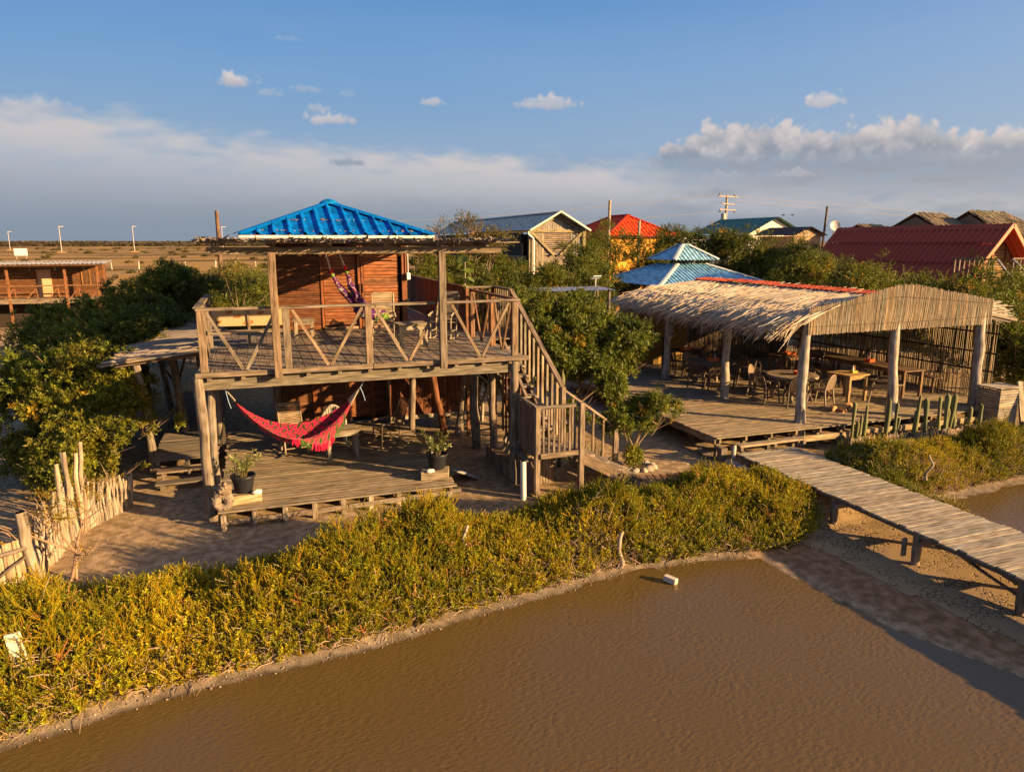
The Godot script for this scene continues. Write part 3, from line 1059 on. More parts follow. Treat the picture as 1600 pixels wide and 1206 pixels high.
	gable_roof(lb, 28.5, 36.0, -50.5, -57.0, 5.2, 5.75, 0.3, 0.02, Color(0.16, 0.4, 0.46))
	wall_box("wall", lb, Vector3(29.0, 0, -56.5), Vector3(35.5, 5.15, -51.0), Color(0.5, 0.5, 0.46))
	# maroon roof
	var d := thing("maroon_roofed_house", "timber house under a long maroon corrugated roof with an outside stair", "house", Vector3(30, 0, -26))
	for k in 3:   # three overlapping rows of sheets on the near slope
		var f0 := k / 3.0
		var f1 := (k + 1.0) / 3.0 + (0.03 if k < 2 else 0.0)
		var lift := 0.02 + 0.035 * k
		var a0 := Vector3(27.95, 3.0, 0).lerp(Vector3(30.3, 5.5, 0), f0) + Vector3(0, lift, 0)
		var a1 := Vector3(27.95, 3.0, 0).lerp(Vector3(30.3, 5.5, 0), minf(f1, 1.0)) + Vector3(0, lift - 0.03, 0)
		part("roof_sheet", corrugated(Vector3(a0.x, a0.y, -21.8), Vector3(a0.x, a0.y, -31.5), Vector3(a1.x, a1.y, -31.5), Vector3(a1.x, a1.y, -21.8), 0.3, 0.055, tone(Color(0.42, 0.075, 0.04), 0.08)), M.old_paint, d)
	part("roof_sheet", corrugated(Vector3(32.65, 3.0, -31.5), Vector3(32.65, 3.0, -21.8), Vector3(30.3, 5.5, -21.8), Vector3(30.3, 5.5, -31.5), 0.3, 0.055, Color(0.42, 0.075, 0.04)), M.old_paint, d)
	part("ridge_cap", cap_strip(Vector3(30.3, 5.5, -21.75), Vector3(30.3, 5.5, -31.5), 0.22, 0.2, Color(0.55, 0.1, 0.05), 0.05), M.sheet, d)
	for q in [[27.95, 30.3], [32.65, 30.3]]:
		board("verge_board", d, Vector3(q[0], 3.0, -21.78), Vector3(q[1], 5.52, -21.78), 0.06, 0.16, Color(0.6, 0.14, 0.06), M.satin)
	var gw := MB.new()
	gw.tri(Vector3(28.3, 3.2, -22.5), Vector3(32.3, 3.2, -22.5), Vector3(30.3, 5.35, -22.5), Color(0.36, 0.19, 0.075))
	part("gable_wall", gw, M.wood, d)
	wall_box("wall", d, Vector3(28.3, 0, -31), Vector3(32.3, 3.2, -22.52), Color(0.32, 0.17, 0.07))
	for q in [[29.0, 29.6], [30.3, 30.9]]:
		for i in 15:
			board("shutter_slat", d, Vector3(q[0], 2.9 + i * 0.105, -22.46), Vector3(q[1], 2.9 + i * 0.105, -22.46), 0.03, 0.06, tone(Color(0.42, 0.24, 0.09)))
	for x in [28.9, 29.7, 30.2, 31.0]:
		board("frame", d, Vector3(x, 2.8, -22.45), Vector3(x, 4.6, -22.45), 0.09, 0.05, Color(0.3, 0.14, 0.05), M.wood, 0.0, Vector3.BACK)
	var os := thing("outside_stair", "grey outside stair and railed landing beside the maroon roof", "staircase", Vector3(27.3, 0, -19.5))
	board("top_rail", os, Vector3(27.55, 4.12, -22.2), Vector3(27.62, 4.12, -20.3), 0.08, 0.07, GREY)
	board("handrail", os, Vector3(27.6, 4.12, -20.3), Vector3(26.2, 2.75, -17.9), 0.09, 0.07, Color(0.36, 0.31, 0.25))
	board("handrail", os, Vector3(28.6, 4.12, -20.4), Vector3(27.1, 2.75, -17.6), 0.09, 0.07, Color(0.36, 0.31, 0.25))
	for i in 9:
		board("baluster", os, Vector3(27.58, 3.0, -22.1 + i * 0.21), Vector3(27.58, 4.1, -22.1 + i * 0.21), 0.06, 0.05, tone(GREY), M.wood, 0.0, Vector3.BACK)
	for i in 8:
		board("post", os, Vector3(28.65 + i * 0.2, 2.6, -20.4), Vector3(28.65 + i * 0.2, 4.15, -20.4), 0.05, 0.05, tone(GREY), M.wood, 0.0, Vector3.BACK)
	for y in [3.0, 3.6, 4.15]:
		board("rail", os, Vector3(28.6, y, -20.4), Vector3(30.3, y, -20.4), 0.05, 0.06, tone(GREY))
	for i in 9:
		board("tread", os, Vector3(27.7 - i * 0.17, 3.0 - i * 0.16, -20.5 + i * 0.3), Vector3(28.5 - i * 0.17, 3.0 - i * 0.16, -20.45 + i * 0.3), 0.26, 0.05, tone(GREY))
	# thatched roofs
	var t1 := thing("thatched_house", "tan thatched roof behind the maroon roof, the left of two", "house", Vector3(43.5, 0, -38))
	thatch_roof(t1, 42.6, 46.4, -35.0, -40.5, 5.3, 6.75)
	wall_box("wall", t1, Vector3(43.2, 0, -40), Vector3(45.6, 5.3, -35.6), Color(0.2, 0.16, 0.1))
	var t2 := thing("thatched_house", "larger thatched roof rising behind the maroon gable, the right of two", "house", Vector3(47, 0, -36))
	thatch_roof(t2, 45.2, 49.8, -33.2, -38.5, 5.3, 6.85)
	wall_box("wall", t2, Vector3(45.7, 0, -38), Vector3(49, 5.3, -33.8), Color(0.2, 0.16, 0.1))
	var t3 := thing("thatched_house", "low thatched roof end just left of the two thatched houses", "house", Vector3(40.5, 0, -39.5))
	thatch_roof(t3, 39.6, 43.0, -37.5, -42, 4.9, 6.0)
	wall_box("wall", t3, Vector3(40.0, 0, -41.5), Vector3(42.3, 4.9, -38), Color(0.2, 0.16, 0.1))
	# pagoda roof
	var pg := thing("blue_pagoda_roof", "light blue two-tiered tin pagoda roof behind the thatch", "pavilion", Vector3(19.9, 0, -30.6))
	var pb := Color(0.3, 0.55, 0.68)
	for q in [[19.9, -30.6, 3.0, 2.87, 3.75, 0.8], [19.9, -30.6, 1.25, 3.96, 4.64, 0.2]]:
		var c := Basis(Vector3.UP, -0.02)
		var cc := Vector3(q[0], 0, q[1])
		var s: float = q[2]
		var o := [Vector3(-s, q[3], s), Vector3(s, q[3], s), Vector3(s, q[3], -s), Vector3(-s, q[3], -s)]
		for i in 4:
			var a: Vector3 = cc + c * o[i]
			var bb: Vector3 = cc + c * o[(i + 1) % 4]
			var k: float = q[5] / s
			var i0: Vector3 = cc + c * Vector3(o[i].x * k, q[4], o[i].z * k)
			var i1: Vector3 = cc + c * Vector3(o[(i + 1) % 4].x * k, q[4], o[(i + 1) % 4].z * k)
			part("roof_sheet", corrugated(a, bb, i1, i0, 0.2, 0.028, tone(pb, 0.05)), M.sheet, pg)
			part("hip_cap", cap_strip(a, i0, 0.14, 0.04, Color(0.6, 0.64, 0.64), 0.05), M.sheet, pg)
	var rc := MB.new()
	rc.box(Transform3D(Basis(), Vector3(19.9, 4.68, -30.6)), Vector3(0.55, 0.06, 0.55), 0.02, Color(0.3, 0.45, 0.55))
	part("ridge_cap", rc, M.sheet, pg)
	for q in [[-2.6, 2.6], [2.6, 2.6], [2.6, -2.6], [-2.6, -2.6], [-0.5, 0.5], [0.5, 0.5]]:
		log_part("post", pg, Vector3(19.9 + q[0], 0, -30.6 + q[1]), Vector3(19.9 + q[0], 2.9 if absf(q[0]) > 1 else 4.05, -30.6 + q[1]), 0.1, 0.1)
	# flat white roof glimpsed over the bushes
	var fr := thing("white_flat_roof", "low flat roof of white sheets glimpsed over the big mangrove", "shed", Vector3(12, 0, -27))
	part("roof_sheet", corrugated(Vector3(10.2, 2.92, -25.6), Vector3(13.6, 2.92, -25.6), Vector3(13.6, 2.98, -27.0), Vector3(10.2, 2.98, -27.0), 0.2, 0.015, Color(0.55, 0.53, 0.5)), M.sheet, fr)
	for q in [[10.4, -25.8], [13.4, -25.8], [10.4, -26.9], [13.4, -26.9]]:
		log_part("post", fr, Vector3(q[0], 0, q[1]), Vector3(q[0], 2.95, q[1]), 0.06, 0.06)
	var ss := MB.new()
	ss.box(Transform3D(Basis(Vector3.RIGHT, -0.5), Vector3(13.4, 3.35, -27.0)), Vector3(0.36, 0.03, 0.3), 0.004, Color(0.55, 0.56, 0.56))
	ss.tube([Vector3(13.4, 0, -27.05), Vector3(13.4, 3.33, -27.05)], [0.025, 0.025], 6, Color(0.4, 0.4, 0.4), false)
	tag(part("solar_panel", ss, M.satin), "small pale panel on a stick above the white flat roof", "panel")
	# poles
	var wires := MB.new()
	var up := pole("wooden utility pole with three crossarms and a transformer", Vector3(44.1, 0, -60.6), Vector3(44.1, 9.3, -60.6), 0.14, Color(0.44, 0.37, 0.29), "utility_pole")
	for q in [[9.15, 1.5], [8.45, 1.0], [7.9, 1.2]]:
		board("crossarm", up, Vector3(44.1 - q[1], q[0], -60.4 + q[1] * 0.35), Vector3(44.1 + q[1], q[0], -60.4 - q[1] * 0.35), 0.1, 0.1, Color(0.42, 0.34, 0.26))
	for q in [[-1.3, 9.3], [1.0, 9.3], [-1.1, 7.75], [1.1, 7.75]]:
		var ins := MB.new()
		ins.rev([[0.0, -0.14], [0.07, -0.14], [0.09, 0.0], [0.05, 0.12], [0.0, 0.13]], 8, Color(0.16, 0.14, 0.13), Vector3(44.1 + q[0], q[1], -60.4 - q[0] * 0.35))
		part("insulator", ins, M.gloss, up)
	var tf := MB.new()
	tf.rev([[0.0, 0.0], [0.22, 0.0], [0.24, 0.05], [0.24, 0.7], [0.2, 0.8], [0.0, 0.82]], 12, Color(0.3, 0.3, 0.28), Vector3(43.6, 6.75, -60.3))
	part("transformer", tf, M.satin, up)
	for q in [[Vector3(42.7, 9.3, -60.0), Vector3(8, 6.4, -66)], [Vector3(43.1, 7.7, -60.1), Vector3(8, 5.8, -66)], [Vector3(45.2, 9.2, -60.6), Vector3(110, 6.9, -58)], [Vector3(45.2, 8.8, -60.6), Vector3(110, 6.0, -58)]]:
		wires.tube(bez(q[0], (q[0] + q[1]) * 0.5 + Vector3(0, -0.7, 0), q[1], 16), lin(16, 0.018, 0.018), 4, Color(0.3, 0.28, 0.26), false)
	wires.tube(bez(Vector3(-2.3, 5.1, -55.4), Vector3(-8, 3.6, -55), Vector3(-14, 3.3, -55), 10), lin(10, 0.015, 0.015), 4, Color(0.1, 0.1, 0.1), false)
	part("cable", wires, M.plain, up)
	pole("bleached post rising before the red hip roof", Vector3(21.8, 0, -42.4), Vector3(21.9, 7.45, -42.4), 0.12, Color(0.46, 0.36, 0.25))
	pole("shorter pale post against the red roof's lower edge", Vector3(24.9, 0, -43.8), Vector3(24.9, 6.25, -43.8), 0.12, Color(0.46, 0.36, 0.25))
	pole("leaning dark post at the far end of the maroon ridge", Vector3(41.8, 0, -45.2), Vector3(42.1, 7.5, -45.1), 0.1, Color(0.14, 0.1, 0.07))
	pole("brown post standing behind the veranda roof's left end", Vector3(-2.3, 0, -55.4), Vector3(-2.25, 6.95, -55.4), 0.16, Color(0.2, 0.12, 0.07))
	var ds := thing("satellite_dish", "small pale satellite dish beside the leaning dark post", "satellite dish", Vector3(42.5, 5.6, -44.6))
	var dm := MB.new()
	var pr := []
	for i in 7: pr.append([0.4 * i / 6.0, 0.12 * pow(i / 6.0, 2)])
	dm.rev(pr, 20, Color(0.5, 0.46, 0.4))
	for i in dm.v.size():
		var q := Basis(Vector3.RIGHT, PI / 2.4) * Basis(Vector3.BACK, 0.3)
		dm.v[i] = q * dm.v[i] + Vector3(0, 0.4, 0)
		dm.n[i] = q * dm.n[i]
	part("dish", dm, M.satin, ds, false)
	var am := MB.new()
	am.tube([Vector3(0, -1.2, -0.1), Vector3(0, 0.4, -0.05)], [0.04, 0.04], 6, Color(0.2, 0.2, 0.2))
	part("mast", am, M.satin, ds, false)
	for i in 2:
		var mb := MB.new()
		var at := [Vector3(56.5, 7.77, -67.1), Vector3(57.5, 7.77, -66.8)][i] as Vector3
		mb.lump(at, Vector3(0.2, 0.08, 0.08), Color(0.02, 0.02, 0.02), n1, 0.0, 6)
		for s in [-1, 1]:
			mb.tri(at, at + Vector3(0.12 * s, 0.1, 0.34 * s), at + Vector3(-0.1, 0.02, 0.05 * s), Color(0.02, 0.02, 0.02))
		tag(part("bird", mb, M.plain), ["dark bird in the sky right of the utility pole, the left of two", "dark bird in the sky right of the utility pole, the right of two"][i], "bird", "birds over the houses")
	# lamp posts on the plain
	var lp := [[-125.0, -464.0, 10.3, "white lamp post on the plain at the far left edge"], [-76.8, -354.0, 11.2, "white lamp post on the plain, the middle of three"], [-50.4, -364.0, 11.6, "white lamp post on the plain nearest the cabin, with a lamp arm"], [-12.0, -330.0, 11.0, "white lamp post just right of the brown post by the veranda roof"]]
	for q in lp:
		var t := pole(q[3], Vector3(q[0], 0, q[1]), Vector3(q[0], q[2], q[1]), 0.17, Color(0.62, 0.56, 0.5), "lamp_post", "lamp posts on the plain")
		var mb := MB.new()
		mb.box(Transform3D(Basis(), Vector3(q[0] + 0.8, q[2], q[1])), Vector3(1.8, 0.25, 0.5), 0.05, Color(0.5, 0.45, 0.42))
		part("lamp_head", mb, M.satin, t)
		var ft := MB.new()
		ft.box(Transform3D(Basis(), Vector3(q[0], 0.4, q[1])), Vector3(3.0, 0.5, 3.0), 0.2, Color(0.34, 0.2, 0.09))
		part("footing", ft, M.plain, t)
	var sg := thing("white_sign", "blank white board on two legs out on the plain", "sign", Vector3(-62, 0, -240))
	board("panel", sg, Vector3(-63.8, 2.0, -240), Vector3(-60.6, 2.0, -240), 0.15, 2.0, Color(0.68, 0.62, 0.54), M.plain)
	for x in [-63.4, -61.0]:
		board("leg", sg, Vector3(x, 0, -240.2), Vector3(x, 1.1, -240.2), 0.2, 0.2, Color(0.4, 0.35, 0.3))
	for i in 26:
		var x := -70.0 + i * 3.9 + rr(-0.8, 0.8)
		var z := -150.0 - 0.4 * x + rr(-3, 3)
		var mb := MB.new()
		mb.tube([Vector3(x, 0, z), Vector3(x + rr(-0.1, 0.1), rr(0.9, 1.5), z)], [0.09, 0.08], 6, tone(Color(0.56, 0.47, 0.36), 0.2))
		tag(part("fence_post", mb, M.plain), "pale post of the fence line crossing the plain", "fence post", "fence posts on the plain")
	# brush on the plain: single bushes near, a dark band far off
	var sd := MB.new()
	for i in 46:
		var dd := rdir()
		dd.y = absf(dd.y)
		var p := dd * Vector3(1, 0.6, 1) * rr(0.6, 1.0)
		sd.leaf(p, (dd + rdir() * 0.6).normalized(), dd.cross(rdir()).normalized(), rr(0.4, 0.8), rr(0.3, 0.5), Color.WHITE.lerp(Color(0.6, 0.6, 0.6), rng.randf()), 0.3)
	sd.lump(Vector3(0, 0.2, 0), Vector3(0.75, 0.5, 0.75), Color(0.6, 0.6, 0.6), n1, 0.5, 6)
	var bush := sd.mesh()
	var where := []
	var cols := PackedColorArray()
	for i in 1300:
		var z := -rr(70.0, 620.0)
		var x := z * rr(-0.55, 1.3)
		if -z < 130.0 and x > 10.0 and rng.randf() < 0.5: x = rr(-60, 5)
		if n1.get_noise_2d(x * 2.2, z * 5.0) < -0.05: continue
		var s := rr(0.35, 1.0) * (1.4 if -z > 300 else 1.0)
		where.append(Transform3D(Basis(Vector3.UP, rr(0, TAU)).scaled(Vector3(s * rr(1, 1.6), s, s)), Vector3(x, 0, z)))
		cols.append(tone(Color(0.13, 0.105, 0.035), 0.35))
	tag(scatter("dry_brush", bush, M.leaf, where, cols), "low dry bushes scattered over the golden plain", "brush", "", "stuff")
	where = []
	cols = PackedColorArray()
	for i in 5200:
		var z := -rr(900.0, 2000.0)
		var x := z * rr(-0.75, 1.35)
		var s := rr(3.0, 6.5) * clampf(-z / 1100.0, 0.7, 1.3)
		where.append(Transform3D(Basis(Vector3.UP, rr(0, TAU)).scaled(Vector3(s * rr(1.3, 2.4), s * 0.75, s)), Vector3(x, 0, z)))
		cols.append(tone(Color(0.095, 0.072, 0.036), 0.3))
	tag(scatter("far_scrub", bush, M.leaf, where, cols), "dark belt of scrub along the horizon", "scrub", "", "stuff")
	# sunlit thicket on the plain side below the veranda roof
	for q in [[-3.4, -46.0, 3.4, 2.2, "bright bush behind the thicket, just left of the veranda post"], [0.2, -44.0, 3.2, 2.4, "bright bush on the plain seen through the veranda"], [-6.0, -52.0, 2.9, 2.2, "bush right of the brown lodge"], [3.0, -50.0, 3.0, 2.4, "bush on the plain hidden partly by the cabin wall"]]:
		tree("bush", q[4], "bush", "bushes at the edge of the plain", Vector3(q[0], 0, q[1]), [[Vector3(0, q[2] * 0.55, 0), Vector3(q[3], q[2] * 0.5, q[3])], [Vector3(q[3] * 0.7, q[2] * 0.4, 0.4), Vector3(q[3] * 0.7, q[2] * 0.4, q[3] * 0.7)]], 1000, "fine", Color(0.09, 0.1, 0.02), Color(0.2, 0.19, 0.03), 1.9, 0.1, 0.09)
	# white van parked beyond the bushes
	var cv := thing("white_car", "white car mostly hidden in the bushes beyond the veranda", "car", Vector3(0.4, 0, -56))
	var cm := MB.new()
	cm.box(Transform3D(Basis(), Vector3(0.4, 0.85, -56)), Vector3(4.2, 0.7, 1.7), 0.15, Color(0.65, 0.65, 0.65))
	cm.box(Transform3D(Basis(), Vector3(0.2, 1.45, -56)), Vector3(2.4, 0.6, 1.5), 0.2, Color(0.65, 0.65, 0.65))
	part("body", cm, M.gloss, cv)
	var cw := MB.new()
	cw.box(Transform3D(Basis(), Vector3(0.2, 1.47, -55.99)), Vector3(2.1, 0.4, 1.53), 0.05, Color(0.03, 0.035, 0.04))
	part("window", cw, M.gloss, cv)
	for x in [-0.9, 1.7]:
		var wl := MB.new()
		wl.tube([Vector3(x, 0.33, -56.9), Vector3(x, 0.33, -55.1)], [0.33, 0.33], 14, Color(0.02, 0.02, 0.02))
		part("wheel", wl, M.plain, cv)

# ---------------------------------------------------------------- the two-storey cabin
const GREY := Color(0.24, 0.18, 0.125)
const DECK := Color(0.29, 0.225, 0.16)
const RED := Color(0.27, 0.092, 0.032)
const REDB := Color(0.21, 0.092, 0.045)
const LOG := Color(0.25, 0.195, 0.145)

func board(called: String, parent: Node3D, a: Vector3, b: Vector3, w: float, h: float, col: Color, m: Material = null, bev := 0.006, up := Vector3.UP) -> void:
	var mb := MB.new()
	mb.beam(a, b, w, h, bev, col, off2(), up)
	part(called, mb, m if m else M.wood, parent)

func log_part(called: String, parent: Node3D, a: Vector3, b: Vector3, r0: float, r1: float, col := LOG, crook := 0.03) -> void:
	var mb := MB.new()
	log_pole(mb, a, b, r0, r1, tone(col, 0.1), crook)
	part(called, mb, M.wood, parent)

func planks(parent: Node3D, lo: Vector3, hi: Vector3, along_x: bool, wide: float, thick: float, col: Color, ragged := 0.02, amt := 0.2, called := "plank") -> void:
	# boards laid side by side with open joints; lo.y is their top
	var a := lo.z if along_x else lo.x
	var b := hi.z if along_x else hi.x
	var k := maxi(1, int(round((b - a) / wide)))
	var w := (b - a) / k
	for i in k:
		var q := a + w * (i + 0.5)
		var y := lo.y - thick * 0.5 + rr(-0.004, 0.004)
		var e0 := rr(-ragged, ragged)
		var e1 := rr(-ragged, ragged)
		var p0 := Vector3(lo.x + e0, y, q) if along_x else Vector3(q, y, lo.z + e0)
		var p1 := Vector3(hi.x + e1, y + rr(-0.003, 0.003), q + rr(-0.003, 0.003)) if along_x else Vector3(q + rr(-0.003, 0.003), y + rr(-0.003, 0.003), hi.z + e1)
		board(called, parent, p0, p1, w - rr(0.004, 0.009), thick, tone(col, amt))

func slats(parent: Node3D, x0: float, x1: float, y0: float, y1: float, z: float, pitch: float, col: Color, tilt := 0.35) -> void:
	var k := int((y1 - y0) / pitch)
	for i in k:
		var y := y0 + (i + 0.5) * (y1 - y0) / k
		var mb := MB.new()
		mb.box(Transform3D(Basis(Vector3.RIGHT, -tilt), Vector3((x0 + x1) * 0.5, y, z + rr(-0.003, 0.003))), Vector3(x1 - x0, pitch * 0.93, 0.016), 0.003, tone(col, 0.22), off2())
		part("slat", mb, M.varnish, parent)

func vboards(called: String, parent: Node3D, a: Vector3, b: Vector3, h0: float, h1: float, wide: float, col: Color, gap := 0.01, rag := 0.015) -> void:
	# upright boards side by side from a to b; h0, h1 are their heights at the two ends
	var d := b - a
	var k := maxi(1, int(round(d.length() / wide)))
	var dir := d.normalized()
	for i in k:
		var f := (i + 0.5) / k
		var p := a + d * f
		board(called, parent, p, p + Vector3(rr(-0.006, 0.006), lerpf(h0, h1, f) + rr(-rag, rag), 0), d.length() / k - gap, 0.02, tone(col, 0.28), M.wood, 0.003, dir.cross(Vector3.UP))

func corrugated(a: Vector3, b: Vector3, c: Vector3, d: Vector3, pitch: float, amp: float, col: Color, boxy := false) -> MB:
	# a sheet whose waves run from the eave a-b up to the ridge d-c (the ridge may be shorter than the eave)
	var mb := MB.new()
	var len := a.distance_to(b)
	var k := maxi(4, int(len / pitch)) * (6 if not boxy else 8)
	var nn := (b - a).cross(d - a).normalized()
	if nn.y < 0: nn = -nn
	var ux := (b - a) / len
	var dc := (d - a).dot(ux)
	var cc := (c - a).dot(ux)
	var up := (d - a) - ux * dc
	for i in k + 1:
		var s := len * i / k
		var f := 1.0
		if s < dc and dc > 0.001: f = s / dc
		if s > cc and cc < len - 0.001: f = (len - s) / (len - cc)
		f = clampf(f, 0.0, 1.0)
		var h := amp * sin(TAU * s / (len / (k / 6.0)))
		if boxy:
			h = amp * (1.0 if i % 8 == 1 or i % 8 == 2 else 0.0)
		for e in 2:
			mb.v.append(a + ux * s + up * (f if e else 0.0) + nn * h)
			mb.c.append(col)
			mb.uv.append(Vector2(s * 0.5, e * up.length() * f * 0.5))
			mb.n.append(nn)
	for i in k + 1:
		var l := mini(i + 1, k) * 2
		var r := maxi(i - 1, 0) * 2
		var t := mb.v[l] - mb.v[r]
		var m := t.cross(up).normalized()
		if m.dot(nn) < 0: m = -m
		mb.n[i * 2] = m
		mb.n[i * 2 + 1] = m
	var flip := ux.cross(up).dot(nn) < 0
	for i in k:
		var q := i * 2
		if flip:
			mb.ix.append_array([q, q + 2, q + 1, q + 1, q + 2, q + 3])
		else:
			mb.ix.append_array([q, q + 1, q + 2, q + 1, q + 3, q + 2])
	return mb

func cap_strip(a: Vector3, b: Vector3, w: float, drop: float, col: Color, lift := 0.03) -> MB:
	# a folded ridge cap from a to b
	var mb := MB.new()
	var d := (b - a).normalized()
	var s := d.cross(Vector3.UP).normalized()
	var u := Vector3.UP * lift
	var prof := [-s * w + Vector3.DOWN * drop, -s * w * 0.35 + Vector3.UP * 0.01, s * w * 0.35 + Vector3.UP * 0.01, s * w + Vector3.DOWN * drop]
	for i in 3:
		mb.quad(a + u + prof[i + 1], b + u + prof[i + 1], b + u + prof[i], a + u + prof[i], col)
	for i in 4:   # turned-down edge has a thickness
		pass
	return mb

# many stalks as one piece of thatch; each from p along d
func stalk(mb: MB, p: Vector3, d: Vector3, l: float, r: float, col: Color, sag := 0.0) -> void:
	mb.tube([p, p + d * l * 0.5 + Vector3(0, -sag * 0.25, 0), p + d * l + Vector3(0, -sag, 0)], [r, r * 0.95, r * 0.6], 4, col, false, off2())

func v_braces(parent: Node3D, a: Vector3, b: Vector3, y0: float, y1: float, col: Color) -> void:
	var mid := (a + b) * 0.5
	var dir := (b - a).normalized()
	var nn := dir.cross(Vector3.UP)
	for q in [[a, -0.025], [b, 0.025]]:
		var p: Vector3 = q[0]
		var m: Vector3 = mid + dir * float(q[1])
		board("brace", parent, Vector3(m.x, y0, m.z), Vector3(p.x, y1, p.z), 0.055, 0.035, tone(col), M.wood, 0.004, nn)

func build_cabin() -> void:
	var t := thing("cabin", "two-storey timber cabin with blue hip roof and railed upper veranda", "cabin", Vector3(1.8, 0, -15))
	# -- ground posts, beam and joists
	for p in [[Vector3(-0.98, -0.1, -12.84), Vector3(-1.03, 2.6, -12.84), 0.1, 0.085], [Vector3(-0.93, -0.1, -13.5), Vector3(-0.87, 2.5, -13.46), 0.085, 0.075], [Vector3(4.66, -0.1, -12.89), Vector3(4.66, 2.6, -12.89), 0.085, 0.08],
			[Vector3(4.69, -0.1, -15.58), Vector3(4.6, 2.5, -15.6), 0.105, 0.1], [Vector3(4.55, -0.1, -16.79), Vector3(4.85, 2.5, -16.79), 0.085, 0.08], [Vector3(5.0, -0.1, -15.2), Vector3(4.93, 2.5, -15.2), 0.085, 0.075],
			[Vector3(3.4, -0.1, -17.0), Vector3(3.56, 2.5, -17.0), 0.09, 0.085], [Vector3(0.33, -0.1, -17.2), Vector3(0.3, 2.5, -17.2), 0.1, 0.1], [Vector3(-0.98, -0.1, -17.0), Vector3(-0.95, 2.5, -17.0), 0.1, 0.1], [Vector3(4.7, -0.1, -20.4), Vector3(4.7, 2.5, -20.4), 0.09, 0.09], [Vector3(4.7, -0.1, -23.3), Vector3(4.7, 2.5, -23.3), 0.09, 0.09], [Vector3(3.6, -0.1, -23.3), Vector3(3.6, 2.5, -23.3), 0.09, 0.09]]:
		log_part("post", t, p[0], p[1], p[2], p[3])
	log_part("leaning_post", t, Vector3(4.3, -0.05, -17.0), Vector3(3.66, 2.5, -16.6), 0.10, 0.085, Color(0.24, 0.095, 0.045), 0.06)
	board("front_beam", t, Vector3(-1.18, 2.42, -12.95), Vector3(4.78, 2.40, -12.95), 0.09, 0.2, Color(0.2, 0.165, 0.12))
	board("side_beam", t, Vector3(4.62, 2.41, -12.99), Vector3(4.62, 2.41, -23.4), 0.08, 0.18, GREY)
	board("side_beam", t, Vector3(-0.98, 2.41, -13.0), Vector3(-0.98, 2.41, -18.3), 0.08, 0.18, GREY)
	for i in 11:
		var x := -0.85 + i * 0.54
		board("joist", t, Vector3(x, 2.54, -12.80), Vector3(x, 2.54, -18.3), 0.07, 0.11, tone(GREY))
	board("rim_board", t, Vector3(-1.06, 2.60, -12.765), Vector3(1.9, 2.595, -12.765), 0.035, 0.085, GREY)
	board("rim_board", t, Vector3(1.91, 2.595, -12.765), Vector3(4.92, 2.59, -12.765), 0.035, 0.085, tone(GREY))
	# -- upper deck
	var d := node("upper_deck", t)
	planks(d, Vector3(-1.04, 2.635, -18.2), Vector3(3.66, 2.635, -12.79), false, 0.2, 0.03, DECK)
	planks(d, Vector3(3.66, 2.635, -23.5), Vector3(4.86, 2.635, -12.79), false, 0.2, 0.03, DECK)
	# -- railings of the upper deck
	var f := node("front_railing", t)
	board("top_rail", f, Vector3(-0.98, 3.70, -12.87), Vector3(0.2, 3.70, -12.87), 0.11, 0.045, tone(GREY))
	board("top_rail", f, Vector3(0.2, 3.695, -12.87), Vector3(3.1, 3.70, -12.87), 0.11, 0.045, tone(GREY))
	board("top_rail", f, Vector3(3.3, 3.70, -12.87), Vector3(4.76, 3.71, -12.87), 0.11, 0.045, tone(GREY))
	for x in [-0.91, 0.45, 1.86, 4.66]:
		board("rail_post", f, Vector3(x, 2.637, -12.87), Vector3(x, 3.675, -12.87), 0.12, 0.09, tone(GREY), M.wood, 0.006, Vector3.BACK)
	for b in [[-0.83, 0.3], [0.55, 1.76], [1.98, 3.16], [3.41, 4.54]]:
		v_braces(f, Vector3(b[0], 0, -12.87), Vector3(b[1], 0, -12.87), 2.65, 3.66, Color(0.29, 0.21, 0.14))
	var l := node("side_railing", t)
	board("top_rail", l, Vector3(-0.96, 3.71, -12.93), Vector3(-0.96, 3.72, -16.0), 0.12, 0.045, tone(GREY))
	for z in [-14.4, -15.9]:
		board("rail_post", l, Vector3(-0.96, 2.637, z), Vector3(-0.96, 3.69, z), 0.09, 0.09, tone(GREY))
	v_braces(l, Vector3(-0.96, 0, -13.1), Vector3(-0.96, 0, -14.3), 2.65, 3.66, GREY)
	v_braces(l, Vector3(-0.96, 0, -14.5), Vector3(-0.96, 0, -15.8), 2.65, 3.66, GREY)
	var r := node("side_railing", t)
	board("top_rail", r, Vector3(4.68, 3.72, -12.93), Vector3(4.66, 3.72, -15.8), 0.10, 0.045, tone(REDB))
	for z in [-14.25, -15.75]:
		board("rail_post", r, Vector3(4.66, 2.637, z), Vector3(4.66, 3.70, z), 0.10, 0.10, tone(Color(0.26, 0.14, 0.08)))
	v_braces(r, Vector3(4.66, 0, -13.1), Vector3(4.66, 0, -14.15), 2.65, 3.66, Color(0.27, 0.17, 0.1))
	v_braces(r, Vector3(4.66, 0, -14.4), Vector3(4.66, 0, -15.65), 2.65, 3.66, Color(0.27, 0.15, 0.09))
	var wl := node("boarded_railing", t)
	vboards("board", wl, Vector3(4.78, 2.64, -23.6), Vector3(4.78, 2.64, -16.8), 1.06, 1.06, 0.13, REDB)
	board("top_rail", wl, Vector3(4.78, 3.725, -23.7), Vector3(4.78, 3.725, -16.78), 0.1, 0.045, tone(REDB))
	# -- roof posts, roof beam and the brush awning over the veranda
	for x in [0.27, 3.19]:
		board("roof_post", t, Vector3(x, 2.5, -12.69), Vector3(x, 4.63, -12.69), 0.13, 0.11, tone(Color(0.25, 0.18, 0.12)), M.wood, 0.008, Vector3.BACK)
